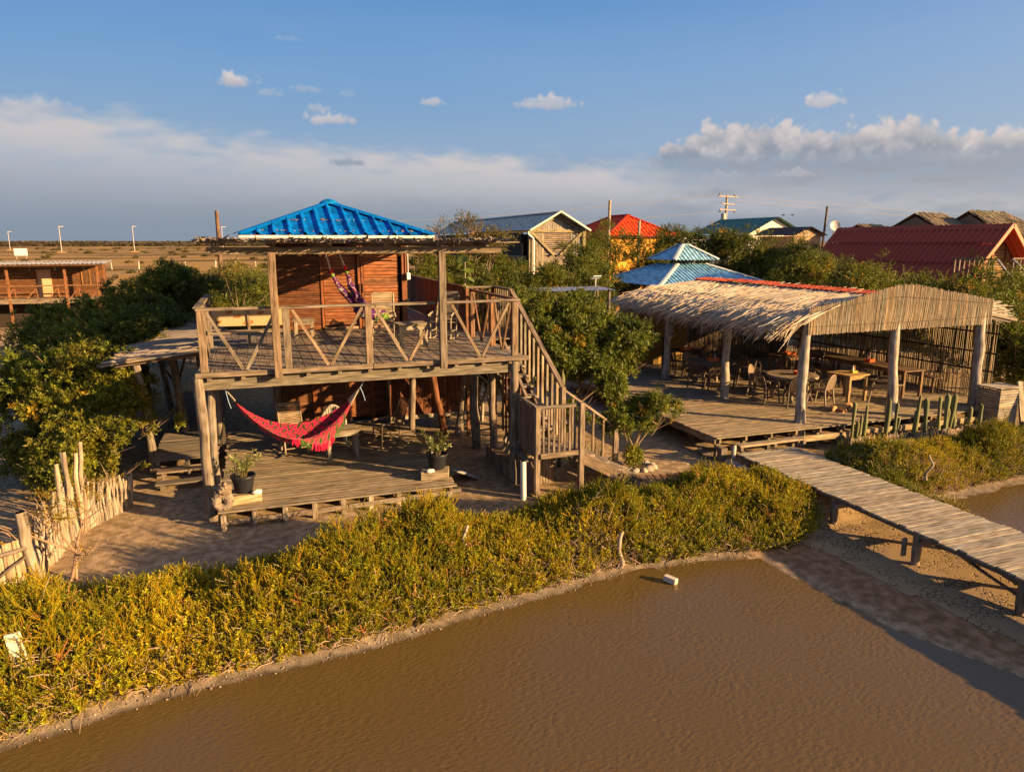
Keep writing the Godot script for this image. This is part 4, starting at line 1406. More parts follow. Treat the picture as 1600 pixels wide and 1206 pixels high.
	board("roof_beam", t, Vector3(-0.72, 4.655, -12.77), Vector3(4.35, 4.66, -12.77), 0.07, 0.12, Color(0.2, 0.15, 0.1))
	var aw := node("awning", t)
	for i in 6:
		var x := -0.62 + i * 0.93
		board("rafter", aw, Vector3(x, 4.75, -12.6), Vector3(x, 4.75, -18.15), 0.055, 0.065, tone(Color(0.2, 0.155, 0.11)))
	for i in 7:
		board("purlin", aw, Vector3(-0.85, 4.795, -12.5 - i * 0.9), Vector3(4.62, 4.795, -12.5 - i * 0.9), 0.03, 0.025, tone(GREY))
	var th := MB.new()
	for i in 1500:
		var x := rr(-0.85, 4.25)
		var z := rr(-17.6, -12.3)
		var dd := Vector3(rr(-0.35, 0.35), rr(-0.02, 0.02), 1).normalized()
		var ln := rr(0.6, 1.3)
		var y := 4.815 + rr(0, 0.045)
		var cz := clampf(z, -17.6 + ln * 0.5, -12.3 - ln * 0.42)
		stalk(th, Vector3(x, y, cz) - dd * ln * 0.5, dd, ln, rr(0.010, 0.017), tone(Color(0.2, 0.165, 0.13), 0.35), rr(0, 0.02))
	for i in 360:   # ragged front edge
		var x := rr(-0.85, 4.3)
		var p := Vector3(x, 4.82 + rr(0, 0.03), -12.36)
		stalk(th, p, Vector3(rr(-1.6, 1.6), rr(-0.25, 0.35), rr(0.2, 1)).normalized(), rr(0.06, 0.15), rr(0.008, 0.02), tone(Color(0.17, 0.14, 0.115), 0.4))
	tag(part("brush_thatch", th, M.plain, aw), "", "", "", "stuff")
	# -- upper walls
	var w := node("upper_front_wall", t)
	slats(w, 0.5, 1.5, 2.66, 4.74, -18.2, 0.046, Color(0.17, 0.066, 0.028), 0.5)
	for q in [[0.47, 2.64], [1.53, 2.64]]:
		board("stile", w, Vector3(q[0], 2.64, -18.19), Vector3(q[0], 4.76, -18.19), 0.06, 0.06, tone(RED), M.varnish)
	slats(w, 1.57, 2.38, 2.76, 4.7, -18.17, 0.078, RED, 0.16)
	slats(w, 2.56, 3.44, 2.66, 4.74, -18.2, 0.082, Color(0.31, 0.112, 0.04), 0.16)
	board("sill", w, Vector3(1.55, 2.69, -18.15), Vector3(3.5, 2.69, -18.15), 0.06, 0.07, Color(0.34, 0.22, 0.13))
	for q in [2.43, 2.51]:
		board("stile", w, Vector3(q, 2.66, -18.13), Vector3(q, 4.76, -18.13), 0.06, 0.07, tone(RED, 0.1), M.varnish)
		board("handle", w, Vector3(q, 3.55, -18.08), Vector3(q, 3.78, -18.08), 0.025, 0.03, Color(0.05, 0.02, 0.015), M.satin)
	board("corner_post", w, Vector3(3.57, 2.64, -18.16), Vector3(3.57, 4.8, -18.16), 0.13, 0.12, Color(0.26, 0.095, 0.04), M.varnish)
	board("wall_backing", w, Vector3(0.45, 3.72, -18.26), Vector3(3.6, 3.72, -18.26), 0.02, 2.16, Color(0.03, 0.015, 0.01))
	var ws := node("upper_side_wall", t)
	vboards("board", ws, Vector3(3.6, 2.64, -22.0), Vector3(3.6, 2.64, -18.26), 2.16, 2.16, 0.16, RED, 0.004)
	vboards("board", ws, Vector3(0.45, 2.64, -22.0), Vector3(0.45, 2.64, -18.26), 2.16, 2.16, 0.16, RED, 0.004)
	vboards("board", ws, Vector3(0.45, 2.64, -22.0), Vector3(3.6, 2.64, -22.0), 2.16, 2.16, 0.16, RED, 0.004)
	var em := MB.new()
	em.box(Transform3D(Basis(), Vector3(3.66, 3.95, -18.02)), Vector3(0.09, 0.17, 0.06), 0.008, Color(0.75, 0.75, 0.72))
	em.beam(Vector3(3.66, 4.02, -18.03), Vector3(3.66, 4.75, -18.03), 0.018, 0.018, 0.0, Color(0.5, 0.5, 0.5))
	part("meter_box", em, M.satin, t)
	# -- lower walls
	var lw := node("lower_front_wall", t)
	for q in [[0.4, 1.15, 0.052, Color(0.2, 0.085, 0.035)], [1.25, 1.95, 0.075, Color(0.22, 0.09, 0.036)], [2.05, 2.58, 0.07, Color(0.28, 0.1, 0.036)], [2.68, 3.0, 0.05, Color(0.22, 0.09, 0.036)]]:
		slats(lw, q[0], q[1], 0.42, 2.45, -17.98, q[2], q[3], 0.4)
		for x in [q[0] - 0.025, q[1] + 0.025]:
			board("stile", lw, Vector3(x, 0.31, -17.96), Vector3(x, 2.5, -17.96), 0.05, 0.06, tone(RED), M.varnish)
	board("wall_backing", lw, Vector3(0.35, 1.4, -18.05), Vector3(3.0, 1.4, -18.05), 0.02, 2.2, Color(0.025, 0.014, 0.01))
	var vw := node("slatted_bay", t)
	for i in 46:
		var x := 2.98 + i * 0.042
		board("slat", vw, Vector3(x, 0.52, -17.3), Vector3(x + rr(-0.004, 0.004), 2.5, -17.3), 0.034, 0.02, tone(Color(0.25, 0.095, 0.042), 0.3), M.wood, 0.003, Vector3.BACK)
	for i in 30:
		var z := -17.33 - i * 0.05
		board("slat", vw, Vector3(4.92, 0.52, z), Vector3(4.92, 2.5, z), 0.04, 0.02, tone(Color(0.25, 0.095, 0.042), 0.3), M.wood, 0.003, Vector3.RIGHT)
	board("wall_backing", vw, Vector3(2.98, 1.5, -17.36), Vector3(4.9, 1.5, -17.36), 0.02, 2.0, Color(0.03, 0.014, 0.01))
	board("sill", vw, Vector3(2.95, 0.47, -17.27), Vector3(4.98, 0.47, -17.27), 0.09, 0.1, Color(0.4, 0.33, 0.25))
	for p in [Vector3(3.1, -0.05, -17.3), Vector3(4.8, -0.05, -17.3), Vector3(4.8, -0.05, -18.7)]:
		board("stump", vw, p, p + Vector3(0, 0.46, 0), 0.13, 0.13, Color(0.42, 0.34, 0.25))
	# -- blue hip roof
	var rf := node("roof", t)
	var e := [Vector3(-0.3, 4.97, -17.75), Vector3(4.28, 4.97, -17.75), Vector3(4.28, 4.97, -22.3), Vector3(-0.3, 4.97, -22.3)]
	var ap := Vector3(1.98, 5.82, -20.0)
	var blue := Color(0.002, 0.145, 0.5)
	for i in 4:
		var a: Vector3 = e[i]
		var b: Vector3 = e[(i + 1) % 4]
		var mid := ap
		part("roof_sheet", corrugated(a, b, mid, mid, 0.35, 0.06, tone(blue, 0.05), true), M.sheet, rf)
	for i in 4:
		part("hip_cap", cap_strip(e[i] + (e[i] - ap).normalized() * 0.05, ap, 0.16, 0.035, Color(0.002, 0.16, 0.54), 0.045), M.sheet, rf)
	var sc := MB.new()   # screw heads and scabs of rust on the front sheet
	for i in 64:
		var row: float = [0.1, 0.42][i % 2] + rr(-0.015, 0.015)
		var u := rr(0.03, 0.97)
		var p: Vector3 = e[0].lerp(ap, row).lerp(e[1].lerp(ap, row), u) + Vector3(0, 0.012, 0.012)
		var q := Basis(Vector3.RIGHT, 0.38)
		var rust := rng.randf() < 0.3
		sc.box(Transform3D(q * Basis(Vector3.UP, rr(0, 3)), p), Vector3(0.035, 0.012, 0.035) * (rr(1.0, 2.2) if rust else 1.0) * (Vector3(1, 0.6, 1)), 0.003, Color(0.2, 0.1, 0.06) if rust else Color(0.3, 0.32, 0.34))
	tag(part("screws", sc, M.plain, rf), "", "", "", "stuff")
	var fin := MB.new()
	fin.rev([[0.0, 0.09], [0.1, 0.07], [0.24, 0.0], [0.26, -0.05]], 8, Color(0.004, 0.2, 0.55), ap + Vector3(0, 0.02, 0))
	part("ridge_cap", fin, M.sheet, rf)
	for i in 4:
		board("white_fascia", rf, e[i] + Vector3(0, -0.06, 0), e[(i + 1) % 4] + Vector3(0, -0.06, 0), 0.03, 0.085, Color(0.66, 0.62, 0.54), M.satin)
	# -- festoon of bulbs below the roof beam
	var fs := thing("string_lights", "string of unlit amber bulbs under the veranda roof beam", "string lights", Vector3(1.8, 4.6, -12.85))
	var xs := [0.42, 0.74, 1.08, 1.78, 2.13, 2.46, 2.8, 3.16]
	var wire := MB.new()
	for i in xs.size() - 1:
		var a := Vector3(xs[i], 4.64, -12.85)
		var b := Vector3(xs[i + 1], 4.64, -12.85)
		wire.tube(bez(a, (a + b) * 0.5 + Vector3(0, -0.05, 0), b, 6), lin(6, 0.005, 0.005), 4, Color(0.02, 0.02, 0.02), false)
	part("wire", wire, M.plain, fs)
	for x in xs:
		var b := MB.new()
		b.rev([[0.0, -0.075], [0.022, -0.07], [0.032, -0.045], [0.026, -0.02], [0.014, 0.0]], 10, Color(0.5, 0.3, 0.09), Vector3(x, 4.635, -12.85))
		b.rev([[0.015, 0.0], [0.017, 0.03], [0.0, 0.032]], 8, Color(0.02, 0.02, 0.02), Vector3(x, 4.635, -12.85))
		part("bulb", b, M.gloss, fs)

func build_lower_deck() -> void:
	var t := thing("lower_deck", "low grey plank deck on stub posts under the upper veranda", "deck", Vector3(1.2, 0, -15))
	planks(t, Vector3(-0.86, 0.3, -17.9), Vector3(3.33, 0.3, -12.38), true, 0.135, 0.03, Color(0.34, 0.26, 0.165), 0.03, 0.12)
	for i in 9:
		var x := -0.78 + i * 0.5
		var z := -12.3 - i * 0.03
		board("joist", t, Vector3(x, 0.225, -12.42), Vector3(x, 0.225, -17.9), 0.07, 0.1, tone(Color(0.2, 0.14, 0.09)))
		board("stub_post", t, Vector3(x, -0.1, z), Vector3(x, 0.27, z), 0.09, 0.07, tone(Color(0.36, 0.28, 0.2)), M.wood, 0.005, Vector3.BACK)
	board("front_rail", t, Vector3(-0.88, 0.12, -12.33), Vector3(1.3, 0.125, -12.40), 0.04, 0.09, tone(GREY))
	board("front_rail", t, Vector3(1.31, 0.125, -12.40), Vector3(3.45, 0.13, -12.54), 0.04, 0.09, tone(GREY))
	# plank walkway on the left with two steps
	var s := thing("side_deck", "narrow side deck with two plank steps beside the cabin's left post", "deck", Vector3(-1.65, 0, -18))
	planks(s, Vector3(-2.25, 0.4, -23.0), Vector3(-1.0, 0.4, -15.62), true, 0.14, 0.03, Color(0.25, 0.2, 0.15), 0.02)
	for x in [-2.15, -1.6, -1.1]:
		board("joist", s, Vector3(x, 0.33, -15.66), Vector3(x, 0.33, -23.0), 0.07, 0.1, tone(GREY))
		board("stub_post", s, Vector3(x, -0.1, -15.72), Vector3(x, 0.28, -15.72), 0.09, 0.09, tone(GREY))
	board("front_rail", s, Vector3(-2.3, 0.2, -15.63), Vector3(-1.0, 0.2, -15.63), 0.04, 0.09, tone(GREY))
	for q in [[0.27, -15.25], [0.13, -14.9]]:
		board("step", s, Vector3(-2.12, q[0], q[1]), Vector3(-1.08, q[0] + 0.01, q[1]), 0.24, 0.04, tone(GREY))
		for x in [-2.0, -1.2]:
			board("step_block", s, Vector3(x, -0.05, q[1]), Vector3(x, q[0] - 0.02, q[1]), 0.09, 0.09, tone(GREY))
	# lean-to roof of poles over it
	var a := thing("lean_to", "brush-roofed lean-to on crooked log posts left of the cabin", "lean-to", Vector3(-2.2, 0, -18))
	for p in [[Vector3(-2.28, -0.1, -16.28), Vector3(-2.45, 2.3, -16.28)], [Vector3(-1.75, -0.1, -18.0), Vector3(-1.95, 2.35, -18.0)], [Vector3(-1.5, -0.1, -20.0), Vector3(-1.52, 2.35, -20.0)], [Vector3(-2.7, -0.1, -19.6), Vector3(-2.75, 2.25, -19.6)], [Vector3(-2.6, -0.1, -22.4), Vector3(-2.7, 2.2, -22.4)]]:
		log_part("post", a, p[0], p[1], 0.1, 0.085)
	log_part("pole", a, Vector3(-2.85, 2.33, -16.15), Vector3(-1.1, 2.5, -16.15), 0.05, 0.045)
	log_part("pole", a, Vector3(-3.1, 2.36, -15.98), Vector3(-1.1, 2.58, -15.98), 0.04, 0.035)
	log_part("pole", a, Vector3(-2.9, 2.36, -19.4), Vector3(-1.1, 2.55, -19.4), 0.05, 0.045)
	var th := MB.new()
	for i in 800:
		var z := rr(-23.5, -15.9)
		var x := rr(-2.3, -1.6)
		var dd := Vector3(1, 0.11, rr(-0.12, 0.12)).normalized()
		stalk(th, Vector3(x, 2.47 + 0.11 * (x + 2.2) + rr(-0.02, 0.05), z) - dd * 0.75, dd, rr(1.2, 1.7), rr(0.012, 0.024), tone(Color(0.25, 0.2, 0.155), 0.3), rr(0, 0.03))
	tag(part("brush_thatch", th, M.plain, a), "", "", "", "stuff")

func build_stairs() -> void:
	var t := thing("staircase", "grey timber staircase turning at a railed landing beside the cabin", "staircase", Vector3(5.3, 0, -13.5))
	var tr := Color(0.27, 0.215, 0.16)
	# top landing
	var pl := node("top_landing", t)
	planks(pl, Vector3(4.87, 2.63, -16.8), Vector3(5.6, 2.63, -15.35), false, 0.15, 0.035, tr)
	for p in [Vector3(5.52, 0, -16.7), Vector3(5.52, 0, -15.45), Vector3(4.82, 0, -16.72)]:
		board("rail_post", pl, p + Vector3(0, 2.3 if p.z > -16 else -0.1, 0), p + Vector3(0, 3.70, 0), 0.08, 0.08, tone(REDB))
	board("top_rail", pl, Vector3(4.78, 3.725, -16.72), Vector3(5.56, 3.72, -16.72), 0.045, 0.09, tone(GREY), M.wood, 0.006, Vector3.BACK)
	board("top_rail", pl, Vector3(5.53, 3.725, -16.75), Vector3(5.53, 3.72, -15.5), 0.09, 0.045, tone(GREY))
	for i in 5:
		board("baluster", pl, Vector3(4.95 + i * 0.13, 2.64, -16.72), Vector3(4.95 + i * 0.13, 3.7, -16.72), 0.05, 0.03, tone(REDB), M.wood, 0.004, Vector3.BACK)
	for i in 7:
		board("baluster", pl, Vector3(5.53, 2.64, -16.6 + i * 0.16), Vector3(5.53, 3.7, -16.6 + i * 0.16), 0.03, 0.06, tone(GREY), M.wood, 0.004, Vector3.BACK)
	# upper flight
	var f := node("upper_flight", t)
	var a := Vector3(5.15, 2.63, -15.35)
	var b := Vector3(5.15, 0.9, -12.75)
	for x in [4.86, 5.46]:
		board("stringer", f, Vector3(x, a.y - 0.18, a.z), Vector3(x, b.y - 0.15, b.z - 0.1), 0.045, 0.2, tone(GREY))
	for i in range(1, 10):
		var q := a.lerp(b, i / 10.0)
		board("tread", f, Vector3(4.84, q.y, q.z), Vector3(5.48, q.y, q.z), 0.25, 0.045, tone(Color(0.33, 0.27, 0.2)))
	board("handrail", f, Vector3(5.53, 3.72, -15.52), Vector3(5.53, 2.02, -12.5), 0.1, 0.05, tone(GREY))
	board("rail_post", f, Vector3(5.53, 0.75, -12.48), Vector3(5.53, 2.02, -12.48), 0.09, 0.09, tone(GREY))
	for i in 11:
		var k := (i + 0.6) / 11.6
		var z := lerpf(-15.5, -12.5, k)
		board("baluster", f, Vector3(5.52, lerpf(2.42, 0.85, k), z), Vector3(5.52, lerpf(3.68, 2.0, k), z), 0.05, 0.05, tone(Color(0.36, 0.28, 0.19)))
	board("handrail", f, Vector3(4.8, 2.75, -13.9), Vector3(4.8, 1.86, -12.6), 0.06, 0.05, tone(GREY))
	for i in range(5, 12):
		var k := i / 11.0
		var z := lerpf(-15.0, -12.75, k)
		board("side_board", f, Vector3(4.8, lerpf(1.2, 0.4, k), z), Vector3(4.8, minf(2.5, lerpf(2.9, 1.95, k)), z), 0.1, 0.02, tone(REDB, 0.25), M.wood, 0.003, Vector3.RIGHT)
	# landing
	var l := node("landing", t)
	planks(l, Vector3(4.74, 0.9, -12.9), Vector3(5.66, 0.9, -11.86), false, 0.13, 0.035, tr)
	for p in [[Vector3(4.76, -0.1, -11.9), 1.8], [Vector3(5.64, -0.1, -11.84), 1.84], [Vector3(4.76, -0.1, -12.85), 1.85], [Vector3(5.5, -0.1, -12.9), 0.9]]:
		board("rail_post", l, p[0], Vector3(p[0].x, p[1], p[0].z), 0.1, 0.1, tone(GREY), M.wood, 0.008)
	board("top_rail", l, Vector3(4.72, 1.78, -11.9), Vector3(5.6, 1.79, -11.88), 0.06, 0.06, tone(GREY))
	board("rim_board", l, Vector3(4.8, 0.86, -11.83), Vector3(5.6, 0.87, -11.83), 0.04, 0.1, tone(GREY))
	for i in 7:
		var x := 4.88 + i * 0.108
		board("baluster", l, Vector3(x, 0.9, -11.89), Vector3(x, 1.76, -11.89), 0.04, 0.03, tone(GREY), M.wood, 0.004, Vector3.BACK)
	vboards("side_board", l, Vector3(4.73, 0.82, -12.8), Vector3(4.73, 0.82, -11.96), 0.96, 0.96, 0.09, Color(0.24, 0.15, 0.095))
	board("top_rail", l, Vector3(4.74, 1.82, -12.9), Vector3(4.74, 1.8, -11.9), 0.07, 0.045, tone(GREY))
	board("ledge", l, Vector3(4.62, 0.78, -12.95), Vector3(4.62, 0.76, -11.95), 0.12, 0.035, tone(GREY))
	vboards("skirt_board", l, Vector3(4.78, -0.05, -12.72), Vector3(5.46, -0.05, -12.72), 0.88, 0.88, 0.06, Color(0.34, 0.25, 0.16))
	vboards("skirt_board", l, Vector3(4.78, -0.05, -12.7), Vector3(4.78, -0.05, -12.0), 0.8, 0.6, 0.06, Color(0.3, 0.2, 0.13))
	# lower flight, running off to the right
	var g := node("lower_flight", t)
	for z in [-12.88, -12.02]:
		board("stringer", g, Vector3(5.66, 0.74, z), Vector3(7.1, -0.04, z + 0.02), 0.045, 0.22, tone(GREY))
	for i in 4:
		var x := 5.88 + i * 0.32
		var y := 0.71 - i * 0.178
		board("tread", g, Vector3(x, y, -12.9), Vector3(x, y, -12.0), 0.28, 0.05, tone(Color(0.38, 0.29, 0.19)))
		board("riser", g, Vector3(x + 0.11, y - 0.09, -12.86), Vector3(x + 0.11, y - 0.09, -12.04), 0.03, 0.13, tone(Color(0.38, 0.26, 0.16)), M.wood)
	board("wide_plank", g, Vector3(5.75, 0.72, -12.98), Vector3(7.55, -0.1, -12.95), 0.28, 0.04, tone(Color(0.36, 0.3, 0.22)))
	board("handrail", g, Vector3(5.62, 1.96, -13.0), Vector3(7.08, 0.9, -13.0), 0.07, 0.045, tone(Color(0.38, 0.3, 0.21)))
	board("rail_post", g, Vector3(7.0, -0.1, -13.0), Vector3(7.0, 0.93, -13.0), 0.11, 0.09, tone(GREY))
	for i in 4:
		var x := 5.98 + i * 0.24
		board("baluster", g, Vector3(x, 0.62 - (x - 5.9) * 0.52, -13.0), Vector3(x, 1.66 - (x - 5.98) * 0.73, -13.0), 0.045, 0.045, tone(GREY))

# ---------------------------------------------------------------- the open-air restaurant
func fascia_top(x: float) -> float:
	return ramp_at([[12.0, 3.27], [13.2, 3.46], [14.1, 3.67], [14.75, 3.79], [15.3, 3.76], [16.5, 3.58], [18.0, 3.36]], x)

func build_restaurant() -> void:
	var pale := Color(0.44, 0.38, 0.31)
	var dk := thing("restaurant_deck", "broad plank deck of the restaurant standing on short posts", "deck", Vector3(14, 0, -17))
	planks(dk, Vector3(9.36, 0.55, -21.6), Vector3(18.85, 0.55, -12.74), true, 0.125, 0.03, Color(0.36, 0.265, 0.155), 0.02, 0.14)
	board("rim_board", dk, Vector3(9.38, 0.45, -12.8), Vector3(9.38, 0.45, -21.6), 0.04, 0.14, Color(0.3, 0.22, 0.13))
	for i in 14:
		var x := 9.5 + i * 0.7
		board("joist", dk, Vector3(x, 0.455, -12.78), Vector3(x, 0.455, -21.6), 0.06, 0.12, tone(Color(0.3, 0.22, 0.13)))
		board("stub_post", dk, Vector3(x, -0.35, -12.9), Vector3(x, 0.39, -12.9), 0.09, 0.09, tone(GREY))
	board("front_beam", dk, Vector3(11.5, 0.345, -12.62), Vector3(17.4, 0.36, -12.62), 0.06, 0.13, Color(0.42, 0.31, 0.17))
	board("step_plank", dk, Vector3(9.75, 0.40, -12.5), Vector3(11.55, 0.41, -12.5), 0.2, 0.05, Color(0.42, 0.32, 0.19))
	for x in [9.8, 10.7, 11.5]:
		board("step_block", dk, Vector3(x, 0.3, -12.45), Vector3(x, 0.38, -12.45), 0.08, 0.12, tone(GREY))
	board("end_post", dk, Vector3(9.45, -0.1, -12.62), Vector3(9.45, 0.36, -12.62), 0.16, 0.16, tone(GREY))
	board("ramp_plank", dk, Vector3(10.02, 0.32, -14.95), Vector3(9.42, 0.02, -12.95), 0.3, 0.04, tone(GREY))
	board("side_step", dk, Vector3(9.38, 0.16, -12.3), Vector3(9.34, 0.14, -11.0), 0.22, 0.04, Color(0.3, 0.27, 0.23))
	for z in [-12.1, -11.2]:
		board("step_block", dk, Vector3(9.36, -0.15, z), Vector3(9.36, 0.12, z), 0.08, 0.08, tone(GREY))
	log_part("pale_stub", dk, Vector3(9.52, -0.05, -12.32), Vector3(9.52, 0.5, -12.32), 0.05, 0.05, Color(0.5, 0.45, 0.38), 0.0)

	var t := thing("restaurant_pavilion", "open pavilion on driftwood posts with cane gable and ragged thatch roof", "pavilion", Vector3(14.8, 0.55, -17))
	for p in [[Vector3(12.08, -0.2, -13.25), Vector3(12.12, 2.95, -13.3), 0.14, 0.1], [Vector3(14.82, 0.5, -13.12), Vector3(14.86, 3.1, -13.32), 0.14, 0.1], [Vector3(17.82, 0.2, -13.2), Vector3(17.75, 3.1, -13.3), 0.16, 0.12], [Vector3(12.05, 0.5, -16.15), Vector3(12.0, 2.95, -16.1), 0.11, 0.1], [Vector3(12.08, 0.5, -19.25), Vector3(12.13, 2.95, -19.2), 0.12, 0.1]]:
		log_part("post", t, p[0], p[1], p[2], p[3], pale, 0.045)
	for p in [[Vector3(15.0, 0.5, -16.4), Vector3(14.9, 3.5, -16.4)], [Vector3(14.7, 0.5, -20.0), Vector3(14.95, 3.5, -20.0)], [Vector3(18.2, 0.5, -16.4), Vector3(18.2, 2.9, -16.4)], [Vector3(18.3, 0.5, -20.0), Vector3(18.3, 2.9, -20.0)]]:
		log_part("post", t, p[0], p[1], 0.12, 0.1, Color(0.3, 0.165, 0.07), 0.05)
	# roof: a slab of packed thatch over poles
	for z in [-13.35, -16.2, -19.2, -21.3]:
		log_part("rafter", t, Vector3(11.6, 2.9, z), Vector3(14.75, 3.38, z), 0.06, 0.05)
		log_part("rafter", t, Vector3(14.75, 3.38, z), Vector3(18.9, 2.72, z), 0.06, 0.05)
	for q in [[11.9, 2.9], [14.75, 3.34], [18.2, 2.8]]:
		log_part("pole", t, Vector3(q[0], q[1], -13.3), Vector3(q[0], q[1], -21.4), 0.06, 0.05)
	var slab := MB.new()
	var prof := [Vector2(11.4, 2.94), Vector2(12.05, 3.12), Vector2(13.3, 3.3), Vector2(14.75, 3.47), Vector2(16.5, 3.27), Vector2(19.05, 2.8)]
	for i in prof.size() - 1:
		var a: Vector2 = prof[i]
		var b: Vector2 = prof[i + 1]
		var z0 := -13.24
		var z1 := -21.7
		slab.quad(Vector3(a.x, a.y, z0), Vector3(b.x, b.y, z0), Vector3(b.x, b.y, z1), Vector3(a.x, a.y, z1), Color(0.2, 0.16, 0.12))
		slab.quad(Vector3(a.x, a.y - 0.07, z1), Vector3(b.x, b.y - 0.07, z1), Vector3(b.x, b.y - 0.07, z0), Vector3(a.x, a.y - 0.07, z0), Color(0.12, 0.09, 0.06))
		slab.quad(Vector3(a.x, a.y - 0.07, z0), Vector3(b.x, b.y - 0.07, z0), Vector3(b.x, b.y, z0), Vector3(a.x, a.y, z0), Color(0.2, 0.16, 0.12))
	slab.quad(Vector3(11.4, 2.87, -21.7), Vector3(11.4, 2.87, -13.24), Vector3(11.4, 2.94, -13.24), Vector3(11.4, 2.94, -21.7), Color(0.15, 0.12, 0.09))
	part("roof_slab", slab, M.plain, t)
	var th := MB.new()
	for i in 6500:
		var u := rng.randf()
		var x := lerpf(11.6, 14.7, u)
		var z := rr(-21.6, -13.1)
		if z > -13.6 and x > 12.4: z -= 0.4
		var y := ramp_at([[11.4, 2.94], [12.05, 3.1], [13.3, 3.27], [14.75, 3.45]], x) + rr(0.0, 0.07)
		var sl := -0.16 if x > 12.5 else -0.26
		var sk := -0.05 + 0.55 * n1.get_noise_2d(x * 20.0, z * 20.0) + rr(-0.2, 0.2)
		var d := Vector3(-1, sl + rr(-0.04, 0.06), sk * 0.9).normalized()
		var l := rr(0.8, 1.6)
		if x < 12.3: l = rr(0.5, 0.9)
		stalk(th, Vector3(x, y, z) - d * l * 0.4, d, l, rr(0.006, 0.012), tone(Color(0.46, 0.375, 0.275), 0.42), (0.05 if x < 12.4 else 0.02) + rr(0, 0.04))
	for i in 900:   # the shaggy eave
		var z := rr(-21.4, -13.15)
		var p := Vector3(11.75 + rr(-0.15, 0.3), 3.05 + rr(-0.08, 0.06), z)
		var d := Vector3(-1, -0.32 + rr(-0.2, 0.12), rr(-0.35, 0.35)).normalized()
		stalk(th, p, d, rr(0.4, 0.85), rr(0.006, 0.011), tone(Color(0.46, 0.375, 0.275), 0.4), rr(0.02, 0.12))
	for i in 420:   # loose stalks hanging from the eave
		var p := Vector3(11.7 + rr(-0.1, 0.2), 2.98 + rr(-0.06, 0.05), rr(-21.2, -13.1))
		stalk(th, p, Vector3(-1, rr(-1.3, -0.3), rr(-0.5, 0.6)).normalized(), rr(0.3, 0.75), rr(0.005, 0.01), tone(Color(0.46, 0.36, 0.25), 0.35), rr(0.02, 0.15))
	for i in 240:   # frayed end beyond the gable's right corner
		var p := Vector3(18.1 + rr(-0.2, 0.1), 3.0 + rr(-0.15, 0.15), -13.4 - rr(0, 0.5))
		stalk(th, p, Vector3(1, rr(-0.3, 0.25), rr(-0.2, 0.4)).normalized(), rr(0.4, 0.9), rr(0.008, 0.014), tone(Color(0.5, 0.43, 0.33), 0.3), rr(0, 0.1))
	tag(part("thatch", th, M.plain, t), "", "", "", "stuff")
	var rg := node("ridge_sheeting", t)
	for i in 8:
		var z0 := -21.6 + i * 0.98
		var w := 0.28
		var lift := 0.05 * n1.get_noise_2d(i * 60.0, 3.0)
		part("red_sheet", corrugated(Vector3(14.52, 3.53 + lift, z0), Vector3(14.52, 3.53 + lift * 0.5, z0 + 1.04), Vector3(14.98, 3.585 + rr(-0.02, 0.02), z0 + 1.04), Vector3(14.98, 3.585 + lift, z0), 0.15, 0.018, tone(Color(0.5, 0.1, 0.04), 0.15)), M.sheet, rg)
	# the cane gable
	var fa := node("cane_gable", t)
	var k := 166
	for i in k:
		var x := 12.06 + i * (5.94 / (k - 1))
		var lean := 0.1 * exp(-pow((x - 15.2) / 1.1, 2)) + rr(-0.006, 0.006)
		var top := fascia_top(x) + rr(-0.025, 0.02)
		var mb := MB.new()
		var r := rr(0.014, 0.019)
		mb.tube([Vector3(x - lean * 0.5, 2.67 + rr(-0.012, 0.012) + (x - 12.0) * 0.005, -13.2 + rr(-0.008, 0.012)), Vector3(x + lean * 0.2, 3.1, -13.2 + rr(-0.004, 0.012)), Vector3(x + lean * 0.5, top, -13.2 + rr(-0.01, 0.01))], [r, r * 0.95, r * 0.85], 6, tone(Color(0.4, 0.31, 0.2), 0.28), true, off2())
		part("cane", mb, M.wood, fa)
	for q in [[2.86, 2.9], [3.2, 3.24]]:
		var wr := MB.new()
		wr.tube([Vector3(12.06, q[0], -13.178), Vector3(14.75, q[0] + (0.3 if q[0] > 3 else 0.0), -13.175), Vector3(18.0, q[1], -13.178)], [0.005, 0.005, 0.005], 4, Color(0.06, 0.05, 0.04), false)
		part("tie_wire", wr, M.plain, fa)
	# cane screen down the right side
	var sc := thing("cane_screen", "tall see-through screen of dark canes along the deck's right side", "screen", Vector3(18.95, 0.5, -17.4))
	for i in 130:
		var z := -13.65 - i * 0.06
		var x := 18.95 + rr(-0.02, 0.02)
		var mb := MB.new()
		var a := Vector3(x, 0.35, z)
		if rng.randf() < 0.12: a.y = rr(0.6, 1.2)
		mb.tube([a, Vector3(x + rr(-0.02, 0.02), 1.6, z + rr(-0.02, 0.02)), Vector3(x, 2.78 + rr(-0.1, 0.1), z + rr(-0.03, 0.03))], [0.016, 0.014, 0.011], 5, tone(Color(0.4, 0.3, 0.18), 0.35), true, off2())
		part("cane", mb, M.wood, sc)
	for y in [1.25, 1.75, 2.3]:
		board("batten", sc, Vector3(18.9, y + 0.05, -13.5), Vector3(18.9, y, -21.5), 0.03, 0.045, Color(0.09, 0.06, 0.04))
	# back of the room
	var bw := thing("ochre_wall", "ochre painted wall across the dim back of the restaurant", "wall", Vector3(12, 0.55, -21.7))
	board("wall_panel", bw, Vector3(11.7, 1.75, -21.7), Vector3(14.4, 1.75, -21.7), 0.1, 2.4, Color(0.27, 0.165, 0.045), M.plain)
	var bc := thing("back_screen", "dark cane screen at the restaurant's back beside the ochre wall", "screen", Vector3(16.7, 0.55, -21.75))
